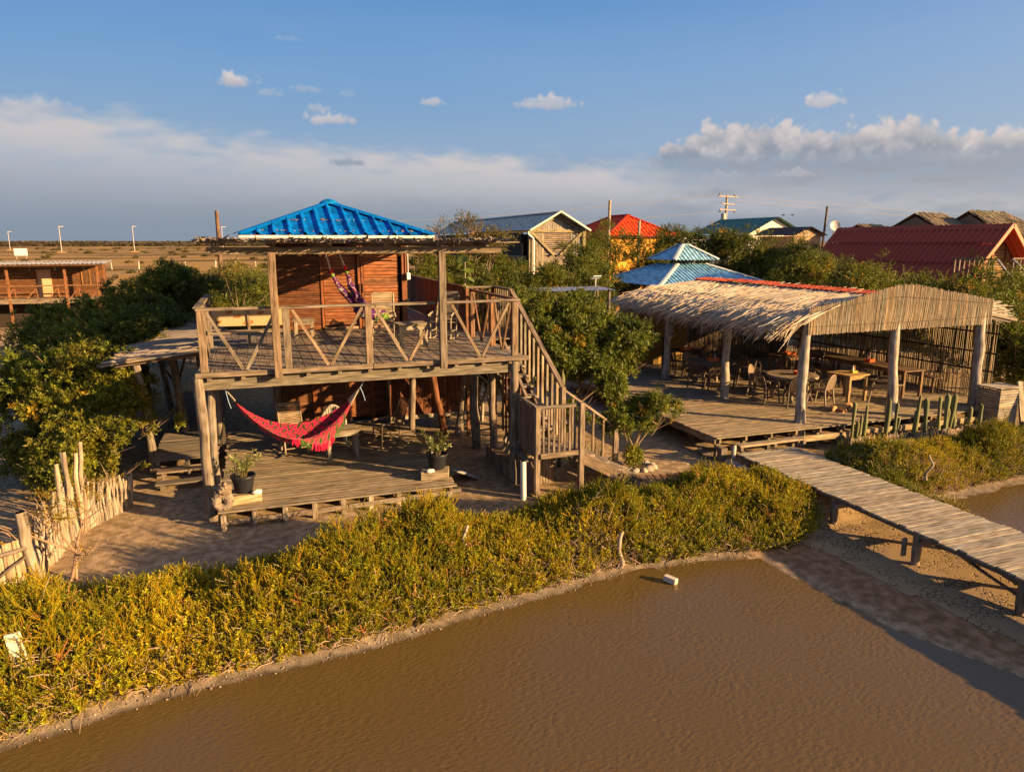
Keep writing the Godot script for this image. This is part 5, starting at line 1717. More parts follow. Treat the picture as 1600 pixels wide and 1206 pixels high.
	for i in 84:
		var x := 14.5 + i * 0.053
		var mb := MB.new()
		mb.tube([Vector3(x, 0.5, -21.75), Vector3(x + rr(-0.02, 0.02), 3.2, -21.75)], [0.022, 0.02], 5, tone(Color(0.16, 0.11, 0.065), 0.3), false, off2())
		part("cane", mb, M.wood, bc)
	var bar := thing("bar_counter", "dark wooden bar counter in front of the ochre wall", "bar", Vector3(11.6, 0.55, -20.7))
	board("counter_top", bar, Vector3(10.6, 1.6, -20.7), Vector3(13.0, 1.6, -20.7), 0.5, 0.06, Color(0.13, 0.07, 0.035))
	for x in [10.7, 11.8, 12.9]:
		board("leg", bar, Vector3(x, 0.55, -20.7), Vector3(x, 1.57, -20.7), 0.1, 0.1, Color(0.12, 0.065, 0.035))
	# diamond boards nailed to two posts
	for q in [[Vector3(12.1, 2.3, -19.06), 0.17, Color(0.08, 0.2, 0.16), "green diamond-shaped board nailed high on the farthest left post"], [Vector3(12.12, 2.0, -19.06), 0.13, Color(0.22, 0.18, 0.28), "small violet diamond board under the green one"], [Vector3(12.0, 2.72, -15.96), 0.18, Color(0.42, 0.25, 0.05), "orange diamond-shaped board at the top of the middle left post"]]:
		var s := thing("diamond_sign", q[3], "sign", q[0], 0.35, "diamond boards on the restaurant posts")
		var b45 := Basis(Vector3.BACK, PI / 4)
		var m1 := MB.new()
		m1.box(Transform3D(b45, Vector3.ZERO), Vector3(q[1] * 1.5, q[1] * 1.5, 0.015), 0.004, Color(0.42, 0.36, 0.26))
		part("frame", m1, M.plain, s, false)
		var m2 := MB.new()
		m2.box(Transform3D(b45, Vector3(0, 0, 0.009)), Vector3(q[1] * 1.2, q[1] * 1.2, 0.012), 0.003, q[2])
		part("panel", m2, M.plain, s, false)
		var m3 := MB.new()
		m3.rev([[0.0, 0.0], [q[1] * 0.3, 0.0], [q[1] * 0.3, -0.006]], 14, Color(0.5, 0.46, 0.36))
		for i in m3.v.size():
			m3.v[i] = Basis(Vector3.RIGHT, PI / 2) * m3.v[i] + Vector3(0, 0, 0.019)
			m3.n[i] = Vector3(0, 0, 1)
		part("emblem", m3, M.plain, s, false)

func build_restaurant_things() -> void:
	var brown := Color(0.25, 0.15, 0.075)
	round_table("round grey table nearest the thatch eave, with an orange box", Vector3(12.95, 0.553, -18.0), 0.66, Color(0.28, 0.215, 0.15), "tables of the restaurant")
	round_table("round grey table in the middle of the restaurant behind the front post", Vector3(13.62, 0.553, -15.35), 0.68, Color(0.3, 0.23, 0.155), "tables of the restaurant")
	table("square_table", "square yellowish table with a bottle tray, near the dog", Vector3(15.12, 0.553, -14.9), 0.1, Vector3(0.78, 0.74, 0.78), Color(0.46, 0.29, 0.12), "tables of the restaurant")
	table("square_table", "brown table in the dim back of the room with an orange box", Vector3(15.9, 0.553, -18.2), 0.1, Vector3(0.9, 0.72, 0.8), brown, "tables of the restaurant")
	table("square_table", "dark table by the ochre wall with an orange box", Vector3(13.4, 0.553, -20.2), 0.2, Vector3(0.9, 0.72, 0.8), Color(0.16, 0.1, 0.055), "tables of the restaurant")
	table("long_table", "long brown dining table running beside the cane screen", Vector3(17.05, 0.553, -16.5), PI / 2, Vector3(4.1, 0.76, 0.78), brown, "tables of the restaurant")
	for q in [[16.28, -16.2, "long bench on the room side of the long table"], [18.2, -16.6, "long bench between the long table and the cane screen"]]:
		var b := thing("dining_bench", q[2], "bench", Vector3(q[0], 0.553, q[1]), PI / 2, "benches of the long table")
		for i in 3:
			lboard("seat_plank", b, Vector3(-1.95, 0.43, (i - 1) * 0.11), Vector3(1.95, 0.43, (i - 1) * 0.11), 0.1, 0.035, tone(Color(0.33, 0.22, 0.12)))
		for x in [-1.88, 0.0, 1.88]:
			for z in [-0.12, 0.12]:
				lboard("leg", b, Vector3(x, 0, z), Vector3(x, 0.41, z), 0.06, 0.06, tone(brown))
	var proto := plastic_chair(Color(0.1, 0.07, 0.045))
	var light := plastic_chair(Color(0.24, 0.18, 0.12))
	var seats := [[12.2, -17.65, 12.95, -18.0, 0, "dark plastic chair left of the round table under the eave, in profile"], [12.5, -17.25, 12.95, -18.0, 0, "dark plastic chair with its back turned before the eave-side round table"], [13.5, -17.2, 12.95, -18.0, 0, "dark plastic chair right of the eave-side round table"], [12.75, -18.75, 12.95, -18.0, 1, "lighter chair behind the eave-side round table"], [13.6, -18.55, 12.95, -18.0, 0, "dark chair at the far right of the eave-side round table"],
		[12.75, -15.3, 13.62, -15.35, 0, "dark plastic chair at the left end of the middle round table"], [13.15, -14.65, 13.62, -15.35, 0, "dark plastic chair with slotted back, nearest the deck's front edge"], [13.2, -16.15, 13.62, -15.35, 1, "pale plastic chair catching the sun behind the middle round table"], [13.95, -14.6, 13.62, -15.35, 1, "light brown plastic chair just right of the front driftwood post"], [14.45, -15.8, 13.62, -15.35, 0, "dark chair on the right side of the middle round table"],
		[14.75, -15.95, 15.12, -14.9, 1, "pale plastic chair behind the square yellowish table"], [15.75, -14.35, 15.12, -14.9, 1, "light brown plastic chair right of the square yellowish table"], [15.3, -17.6, 15.9, -18.2, 0, "dark chair left of the back table with the orange box"], [16.5, -17.7, 15.9, -18.2, 0, "dark chair in front of the back brown table"], [14.3, -18.0, 15.9, -18.2, 0, "dark chair standing beside the inner brown post"], [12.8, -19.9, 13.4, -20.2, 0, "dark chair left of the table by the ochre wall"], [13.9, -19.55, 13.4, -20.2, 0, "dark chair right of the table by the ochre wall"]]
	for i in seats.size():
		var s: Array = seats[i]
		var turn := atan2(s[2] - s[0], s[3] - s[1]) + rr(-0.2, 0.2)
		var src := proto if s[4] == 0 else light
		if src.get_meta("label") == "chair":
			src.position = Vector3(s[0], 0.553, s[1])
			src.rotation.y = turn
			src.set_meta("label", s[5])
		else:
			copy_of(src, Vector3(s[0], 0.553, s[1]), turn, s[5])
	var boxes := [[Vector3(12.85, 1.274, -17.9), "orange condiment box on the round table under the eave"], [Vector3(13.75, 1.274, -15.2), "orange condiment box on the middle round table"], [Vector3(15.25, 1.294, -14.85), "small yellow bottle tray on the square table"], [Vector3(15.9, 1.274, -18.1), "orange condiment box on the brown back table"], [Vector3(13.35, 1.274, -20.1), "orange condiment box on the table by the ochre wall"], [Vector3(17.0, 1.314, -16.0), "reddish condiment box on the long table"]]
	for i in boxes.size():
		var q: Array = boxes[i]
		var col := Color(0.62, 0.13, 0.02) if i != 2 else Color(0.7, 0.36, 0.03)
		var sz := Vector3(0.3, 0.1, 0.18) if i != 2 else Vector3(0.16, 0.06, 0.12)
		var b := thing("condiment_box", q[1], "box", q[0], rr(-0.3, 0.3), "condiment boxes on the tables")
		for z in [-1, 1]:
			lboard("side_board", b, Vector3(-sz.x * 0.5, sz.y * 0.5, z * sz.z * 0.5), Vector3(sz.x * 0.5, sz.y * 0.5, z * sz.z * 0.5), 0.012, sz.y, col, M.satin, 0.002)
		for x in [-1, 1]:
			lboard("end_board", b, Vector3(x * sz.x * 0.5, sz.y * 0.5, -sz.z * 0.5 + 0.008), Vector3(x * sz.x * 0.5, sz.y * 0.5, sz.z * 0.5 - 0.008), 0.012, sz.y * 0.96, col, M.satin, 0.002)
		lboard("bottom_board", b, Vector3(-sz.x * 0.5 + 0.008, 0.006, 0), Vector3(sz.x * 0.5 - 0.008, 0.006, 0), sz.z - 0.015, 0.008, col, M.satin, 0.0)
		for j in 3:
			var m := MB.new()
			var c: Color = [Color(0.45, 0.1, 0.03), Color(0.06, 0.09, 0.03), Color(0.7, 0.68, 0.62)][(i + j) % 3]
			m.rev([[0.0, 0.0], [0.025, 0.0], [0.027, 0.09], [0.012, 0.13], [0.011, 0.17], [0.014, 0.175], [0.014, 0.19], [0.0, 0.19]], 10, c)
			var o := part("sauce_bottle", m, M.gloss)
			o.position = q[0] + Vector3((j - 1) * sz.x * 0.3, 0.012, rr(-0.03, 0.03))
			tag(o, ["red sauce bottle", "dark green bottle", "pale white bottle"][(i + j) % 3] + " in the box on " + ["the round table under the eave", "the middle round table", "the square yellowish table", "the brown back table", "the table by the ochre wall", "the long table"][i], "bottle", "bottles on the restaurant tables")
	# slatted cabinet at the deck's front corner
	var cb := thing("slatted_box", "waist-high box of grey split slats at the deck's front right corner", "box", Vector3(17.75, 0.1, -12.5))
	for i in 17:
		var y := 0.12 + i * 0.062
		board("slat", cb, Vector3(17.42, y, -12.28), Vector3(18.1, y, -12.28), 0.03, 0.055, tone(Color(0.36, 0.3, 0.23), 0.25))
		board("slat", cb, Vector3(17.40, y, -12.3), Vector3(17.40, y, -12.86), 0.03, 0.055, tone(Color(0.33, 0.27, 0.2), 0.25))
		board("slat", cb, Vector3(18.12, y, -12.3), Vector3(18.12, y, -12.86), 0.03, 0.055, tone(Color(0.33, 0.27, 0.2), 0.25))
	for i in 5:
		board("lid_board", cb, Vector3(17.36, 1.19, -12.28 - i * 0.13), Vector3(18.16, 1.19, -12.3 - i * 0.13), 0.12, 0.03, tone(Color(0.44, 0.37, 0.28), 0.2))
	var lb := thing("leaning_board", "weathered board leaning beside the slatted box", "board", Vector3(18.6, 0, -12.4))
	board("board", lb, Vector3(18.35, -0.05, -12.2), Vector3(18.55, 1.25, -12.6), 0.2, 0.04, Color(0.36, 0.29, 0.21), M.wood, 0.005, Vector3.BACK)

func cactus(parent: Node3D, at: Vector3, h: float, r: float, lean: Vector3) -> void:
	# a ribbed column with a rounded tip
	var mb := MB.new()
	var sides := 18
	var k := 12
	var col := tone(Color(0.12, 0.125, 0.055), 0.2)
	for i in k + 1:
		var f := float(i) / k
		var rad := r * (0.82 + 0.22 * sin(f * 5.0 + at.x * 9.0)) * (sqrt(maxf(0.0, 1.0 - pow(maxf(0.0, (f - 0.86) / 0.14), 2.0))))
		for s in sides + 1:
			var an := TAU * s / sides
			var q := rad * (1.0 if s % 2 == 0 else 0.78)
			mb.v.append(at + lean * f * h + Vector3(cos(an) * q, h * f, sin(an) * q))
			mb.n.append(Vector3(cos(an), 0.25 if f > 0.85 else 0.0, sin(an)).normalized())
			mb.c.append(col * (1.35 if s % 2 == 0 else 0.8))
			mb.uv.append(Vector2(s * 0.1, f))
	for i in k:
		for s in sides:
			var a := i * (sides + 1) + s
			var b := a + sides + 1
			mb.ix.append_array([a, a + 1, b, a + 1, b + 1, b])
	part("cactus", mb, M.plain, parent)

func build_planters() -> void:
	var spec := [[13.1, -12.5, "low stick box with two tall thin cactus columns, leftmost of the row", [[-0.2, 0.95, 0.05], [-0.02, 0.45, 0.045], [0.2, 0.85, 0.05], [0.08, 0.6, 0.04]]],
		[14.05, -12.42, "stick box with two cactus columns beside the front driftwood post", [[-0.16, 0.95, 0.06], [0.1, 0.85, 0.055], [0.22, 0.45, 0.05]]],
		[14.9, -12.32, "stick box with a tall forked pair of cactus columns, third from the left", [[-0.15, 1.0, 0.06], [-0.12, 0.6, 0.05], [0.12, 0.9, 0.065]]],
		[15.75, -12.35, "stick box crowded with knobbly branching cactus columns", [[-0.2, 0.9, 0.06], [-0.04, 0.95, 0.07], [0.12, 0.95, 0.07], [0.25, 0.5, 0.06], [0.02, 0.6, 0.06]]],
		[16.75, -12.35, "stick box with three short cactus columns near the slatted box", [[-0.2, 0.55, 0.055], [0.08, 0.6, 0.05], [0.24, 0.6, 0.055]]],
		[18.4, -11.9, "stick box of tall leaning cactus stems at the far right", [[-0.25, 1.1, 0.07], [-0.1, 1.4, 0.07], [0.1, 1.5, 0.07], [0.25, 1.2, 0.07]]]]
	for q in spec:
		var t := thing("cactus_planter", q[2], "planter", Vector3(q[0], 0, q[1]), 0.0, "cactus boxes along the front of the restaurant")
		var x: float = q[0]
		var z: float = q[1]
		vboards("stick", t, Vector3(x - 0.36, -0.15, z + 0.2), Vector3(x + 0.36, -0.15, z + 0.2), 0.5, 0.5, 0.042, Color(0.3, 0.23, 0.16), 0.004, 0.03)
		vboards("stick", t, Vector3(x - 0.37, -0.15, z - 0.2), Vector3(x - 0.37, -0.15, z + 0.19), 0.5, 0.5, 0.042, Color(0.24, 0.18, 0.125), 0.004, 0.03)
		vboards("stick", t, Vector3(x + 0.37, -0.15, z - 0.2), Vector3(x + 0.37, -0.15, z + 0.19), 0.5, 0.5, 0.042, Color(0.3, 0.23, 0.16), 0.004, 0.03)
		var so := MB.new()
		so.box(Transform3D(Basis(), Vector3(x, 0.05, z)), Vector3(0.68, 0.42, 0.36), 0.02, Color(0.17, 0.12, 0.075))
		part("soil", so, M.plain, t)
		for c in q[3]:
			cactus(t, Vector3(x + c[0], 0.24, z + rr(-0.06, 0.06)), c[1], c[2], Vector3(rr(-0.08, 0.12) + (0.3 if q[0] > 18 else 0.0), 0, rr(-0.05, 0.05)))

func build_jetty() -> void:
	var t := thing("boardwalk", "pale plank boardwalk running from the restaurant out over the mud", "boardwalk", Vector3(10.4, 0.3, -8))
	planks(t, Vector3(9.6, 0.3, -12.33), Vector3(11.16, 0.3, -2.6), true, 0.15, 0.035, Color(0.45, 0.365, 0.25), 0.035, 0.14)
	for x in [9.72, 10.3, 10.85]:
		board("stringer", t, Vector3(x, 0.215, -12.3), Vector3(x, 0.215, -2.6), 0.07, 0.1, tone(Color(0.24, 0.185, 0.135)))
	for z in [-11.4, -9.6, -7.85, -6.15, -4.4]:
		for x in [9.72, 11.02]:
			log_part("pile", t, Vector3(x, -0.75, z), Vector3(x, 0.25, z), 0.075, 0.07, Color(0.3, 0.22, 0.15), 0.01)
		board("cross_beam", t, Vector3(9.62, 0.1, z + 0.09), Vector3(11.12, 0.1, z + 0.09), 0.06, 0.1, tone(Color(0.24, 0.185, 0.135)))
	log_part("loose_pole", t, Vector3(10.1, 0.12, -7.9), Vector3(9.9, -0.28, -5.6), 0.03, 0.025, Color(0.2, 0.14, 0.1))
	log_part("loose_pole", t, Vector3(10.2, 0.1, -7.7), Vector3(10.05, -0.26, -5.3), 0.022, 0.02, Color(0.2, 0.14, 0.1))
	board("hanging_board", t, Vector3(9.58, -0.18, -7.96), Vector3(9.6, 0.12, -7.98), 0.1, 0.025, tone(GREY), M.wood, 0.004, Vector3.BACK)

const DKG := Color(0.055, 0.08, 0.016)
const OLV := Color(0.14, 0.16, 0.017)
const YEL := Color(0.21, 0.205, 0.016)

func build_trees() -> void:
	var V := func(x: float, y: float, z: float) -> Vector3: return Vector3(x, y, z)
	# the mangrove thicket left of the cabin, back to front
	var g := "mangroves of the thicket left of the cabin"
	tree("mangrove", "dark mangrove at the thicket's back right, against the veranda rail", "tree", g, Vector3(-2.6, 0, -24.5), [[V.call(0, 2.9, 0), V.call(1.7, 1.15, 1.5)], [V.call(1.0, 2.4, 1.0), V.call(1.2, 1.0, 1.2)], [V.call(-1.3, 2.2, 0.6), V.call(1.3, 1.3, 1.2)]], 2300, "mangrove", DKG, OLV, 1.05)
	tree("mangrove", "tall mangrove in the middle of the thicket, its top near the brown lodge's roof", "tree", g, Vector3(-3.8, 0, -22.6), [[V.call(0.3, 2.4, 0), V.call(1.5, 0.9, 1.4)], [V.call(-0.8, 1.7, 0.8), V.call(1.2, 1.1, 1.2)], [V.call(1.2, 2.2, 1.0), V.call(1.2, 1.1, 1.1)], [V.call(-1.4, 2.3, 0.4), V.call(0.9, 0.95, 0.9)]], 2300, "mangrove", DKG, OLV, 1.05)
	tree("mangrove", "mangrove beside the lean-to roof, shaded dark green", "tree", g, Vector3(-3.7, 0, -19.4), [[V.call(0.1, 2.5, 0), V.call(1.3, 1.0, 1.3)], [V.call(-0.8, 1.8, 0.6), V.call(1.3, 1.2, 1.2)]], 1700, "mangrove", DKG, OLV, 1.0)
	tree("mangrove", "leafy mangrove at the thicket's left edge beside the pale road", "tree", g, Vector3(-4.2, 0, -18.0), [[V.call(0.1, 1.9, 0), V.call(1.0, 0.85, 1.0)], [V.call(-0.1, 1.4, 0.9), V.call(1.1, 1.1, 1.1)], [V.call(0.9, 1.6, 0.6), V.call(1.1, 1.0, 1.0)]], 1900, "mangrove", DKG, OLV, 1.0)
	tree("mangrove", "bright mangrove in front of the lean-to's corner post", "tree", g, Vector3(-3.3, 0, -16.3), [[V.call(0.15, 1.7, 0), V.call(1.0, 0.85, 0.9)], [V.call(-0.7, 1.1, 0.5), V.call(1.0, 0.9, 0.8)], [V.call(1.15, 1.15, 0.35), V.call(0.5, 0.4, 0.4)]], 1600, "mangrove", DKG, YEL, 0.95)
	tree("mangrove", "yellowing mangrove bush over the stick fence", "tree", g, Vector3(-3.2, 0, -14.3), [[V.call(0.1, 0.95, -0.3), V.call(0.8, 0.7, 0.7)], [V.call(0.5, 0.5, 0.0), V.call(0.6, 0.5, 0.5)], [V.call(-0.5, 0.8, 0.2), V.call(0.6, 0.6, 0.6)]], 900, "mangrove", Color(0.09, 0.1, 0.015), YEL, 0.85, 0.06, 0.04)
	tree("bare_shrub", "thin-leaved shrub with bare pinkish branches in the thicket", "shrub", "", Vector3(-4.1, 0, -16.9), [[V.call(0.2, 2.2, 0.4), V.call(0.9, 0.7, 0.6)]], 160, "bare", OLV, YEL, 0.9, 0.1, 0.06, Color(0.34, 0.2, 0.13))
	tree("sapling", "young forked sapling with sparse yellow leaves in front of the stick fence", "sapling", "", Vector3(-2.79, 0, -11.1), [[V.call(-0.15, 0.9, -0.1), V.call(0.5, 0.4, 0.4)], [V.call(0.3, 1.0, -0.2), V.call(0.5, 0.5, 0.4)], [V.call(-0.75, 0.95, 0.0), V.call(0.4, 0.35, 0.3)], [V.call(0.25, 0.45, 0.0), V.call(0.3, 0.25, 0.25)]], 210, "bare", Color(0.15, 0.14, 0.02), Color(0.36, 0.24, 0.02), 0.62, 0.1, 0.035, Color(0.36, 0.23, 0.14))
	# between stairs and restaurant
	tree("mangrove", "big round mangrove between the staircase and the restaurant", "tree", "", Vector3(7.3, 0, -16.2), [[V.call(-0.1, 2.75, 0), V.call(1.05, 0.95, 1.0)], [V.call(0.9, 2.3, 0.6), V.call(0.85, 0.85, 0.8)], [V.call(-0.7, 1.9, 0.8), V.call(0.9, 1.0, 0.8)], [V.call(0.2, 1.5, 1.0), V.call(0.9, 0.8, 0.8)], [V.call(-0.3, 0.8, 1.3), V.call(0.7, 0.7, 0.6)], [V.call(1.5, 1.6, 0.4), V.call(0.5, 0.4, 0.4)]], 3600, "mangrove", DKG, OLV, 0.92)
	tree("mangrove", "taller mangrove behind the stair rail with a ragged top", "tree", "", Vector3(6.4, 0, -18.6), [[V.call(0.2, 2.8, 0), V.call(1.0, 0.9, 0.9)], [V.call(-0.3, 1.8, 0.4), V.call(1.0, 1.0, 0.9)]], 1500, "mangrove", DKG, OLV, 0.95)
	tree("young_mangrove", "small open-branched mangrove in front of the restaurant deck", "tree", "", Vector3(7.6, 0, -13.2), [[V.call(0.05, 1.2, 0.3), V.call(0.45, 0.5, 0.45)], [V.call(0.5, 1.05, 0.2), V.call(0.45, 0.4, 0.4)], [V.call(-0.45, 0.95, 0.2), V.call(0.4, 0.35, 0.35)], [V.call(0.35, 1.45, 0.3), V.call(0.25, 0.25, 0.25)]], 520, "mangrove", Color(0.07, 0.085, 0.015), OLV, 0.72, 0.1, 0.035, Color(0.3, 0.2, 0.13))
	tree("young_mangrove", "low seedling growing in the ring of stones", "plant", "", Vector3(7.45, 0, -12.95), [[V.call(0, 0.26, 0), V.call(0.3, 0.22, 0.25)]], 90, "mangrove", OLV, YEL, 0.65, 0.1, 0.02)
	# sea grape: a few big round leaves on a pale stem
	var sg := thing("sea_grape", "slender sea-grape stem with big round yellow-green leaves behind the veranda", "plant", Vector3(5.0, 0, -17.4))
	var st := MB.new()
	st.tube(bez(Vector3(5.0, 0, -17.4), Vector3(4.95, 2.2, -17.4), Vector3(4.98, 4.4, -17.4), 10), lin(10, 0.03, 0.012), 6, Color(0.5, 0.44, 0.32))
	part("stem", st, M.wood, sg)
	for i in 15:
		var y := 3.25 + i * 0.08
		var mb := MB.new()
		var a := i * 2.4
		var d := Vector3(cos(a), rr(-0.2, 0.35), sin(a)).normalized()
		var r := rr(0.09, 0.14)
		var cc := Vector3(4.97, y, -17.4) + d * (r + 0.05)
		var nn := (d * 0.5 + Vector3(0, 0.8, 0) + rdir() * 0.3).normalized()
		var bb := basis_to(nn)
		var col := Color(0.3, 0.3, 0.06) if rng.randf() < 0.5 else Color(0.13, 0.17, 0.03)
		for s in 12:
			var p0 := cc + (bb.x * cos(TAU * s / 12.0) + bb.z * sin(TAU * s / 12.0)) * r
			var p1 := cc + (bb.x * cos(TAU * (s + 1) / 12.0) + bb.z * sin(TAU * (s + 1) / 12.0)) * r
			mb.tri(cc - nn * 0.02, p0, p1, col)
		part("leaf", mb, M.leaf, sg)
	# thickets behind the cabin and behind the restaurant
	var b := "mangroves behind the houses"
	var far := [[-0.6, -27.5, 3.3, 2.2, "sunlit round mangrove seen below the veranda roof's left end"], [1.6, -31.5, 3.3, 2.3, "mangrove standing behind the cabin's left wall"], [-3.4, -31.0, 2.9, 2.0, "low round mangrove on the plain side, behind the thicket"],
		[7.2, -29.0, 4.3, 2.1, "mangrove behind the boarded veranda rail"], [9.4, -30.8, 4.4, 2.2, "mangrove below the grey barn's porch"], [11.4, -32.6, 3.6, 2.0, "mangrove at the foot of the barn's downpipe"], [13.2, -29.6, 3.9, 1.9, "mangrove covering the barn's lower gable"], [9.8, -25.2, 3.0, 1.8, "mangrove behind the big stair-side mangrove"],
		[14.9, -32.6, 4.6, 1.9, "mangrove just right of the barn gable"], [20.2, -38.5, 5.5, 2.3, "mangrove under the red hip roof"], [23.2, -38.2, 5.5, 2.3, "mangrove behind the pagoda roof's tip"], [27.0, -34.8, 5.4, 2.2, "mangrove in front of the teal-roofed house"], [25.4, -36.2, 5.4, 2.0, "mangrove in front of the teal house's white gable"], [28.4, -33.6, 5.2, 2.2, "mangrove left of the maroon roof's far end"],
		[23.6, -26.2, 4.1, 2.1, "mangrove at the maroon roof's lower left edge"], [24.0, -22.6, 3.9, 2.0, "mangrove halfway along the maroon roof's eave"], [24.2, -19.4, 3.8, 1.9, "mangrove over the cane gable's right shoulder"], [25.4, -18.0, 3.4, 1.5, "mangrove hiding the foot of the far outside stair"], [22.3, -16.6, 3.3, 1.7, "mangrove right of the cane screen"], [21.3, -14.6, 2.6, 1.4, "sunlit mangrove at the picture's right edge behind the leaning cacti"], [21.5, -20.5, 3.6, 1.8, "mangrove rising behind the restaurant's right eave"]]
	for i in far.size():
		var q: Array = far[i]
		var h: float = q[2]
		var r: float = q[3]
		var warm := i > 12
		tree("mangrove", q[4], "tree", b, Vector3(q[0], 0, q[1]), [[V.call(rr(-0.3, 0.3), h - r * 0.5, rr(-0.3, 0.3)), V.call(r * 0.8, r * 0.6, r * 0.8)], [V.call(-r * 0.5, h * 0.5, r * 0.3), V.call(r * 0.75, h * 0.36, r * 0.7)], [V.call(r * 0.5, h * 0.52, r * 0.35), V.call(r * 0.7, h * 0.36, r * 0.7)]], 1500, "fine", DKG.lerp(OLV, 0.25 if warm else 0.1), OLV.lerp(YEL, 0.4 if warm else 0.1), 1.5, 0.08, 0.1)
	tree("sparse_tree", "open twiggy tree whose sparse top shows against the sky beside the blue roof", "tree", "", Vector3(8.4, 0, -29.4), [[V.call(-0.9, 5.2, 0), V.call(0.7, 0.5, 0.5)], [V.call(0.3, 5.4, 0), V.call(0.7, 0.5, 0.5)], [V.call(1.5, 5.0, 0), V.call(0.9, 0.4, 0.5)], [V.call(0.6, 4.6, 0), V.call(1.6, 0.5, 0.7)]], 300, "bare", Color(0.09, 0.09, 0.03), Color(0.17, 0.14, 0.04), 1.3, 0.02, 0.09)
	# tall column cactus by the landing
	var tc := thing("column_cactus", "two tall thin column cacti behind the stair landing", "cactus", Vector3(5.9, 0, -13.7))
	for q in [[5.95, -13.6, 2.2, 0.06], [5.8, -13.8, 1.3, 0.055]]:
		cactus(tc, Vector3(q[0], -0.05, q[1]), q[2], q[3], Vector3(0.03, 0, 0))
	var ag := MB.new()
	for i in 70:
		var d := rdir()
		d.y = absf(d.y) + 0.25
		ag.leaf(Vector3(6.4 + rr(-0.25, 0.5), 0.05, -13.5 + rr(-0.25, 0.2)), d.normalized(), d.cross(Vector3.UP).normalized(), rr(0.25, 0.5), 0.045, tone(Color(0.2, 0.2, 0.09), 0.4), 0.3)
	tag(part("agave_clump", ag, M.leaf), "clump of grey-green spiky agave behind the lower flight of stairs", "agave", "", "stuff")

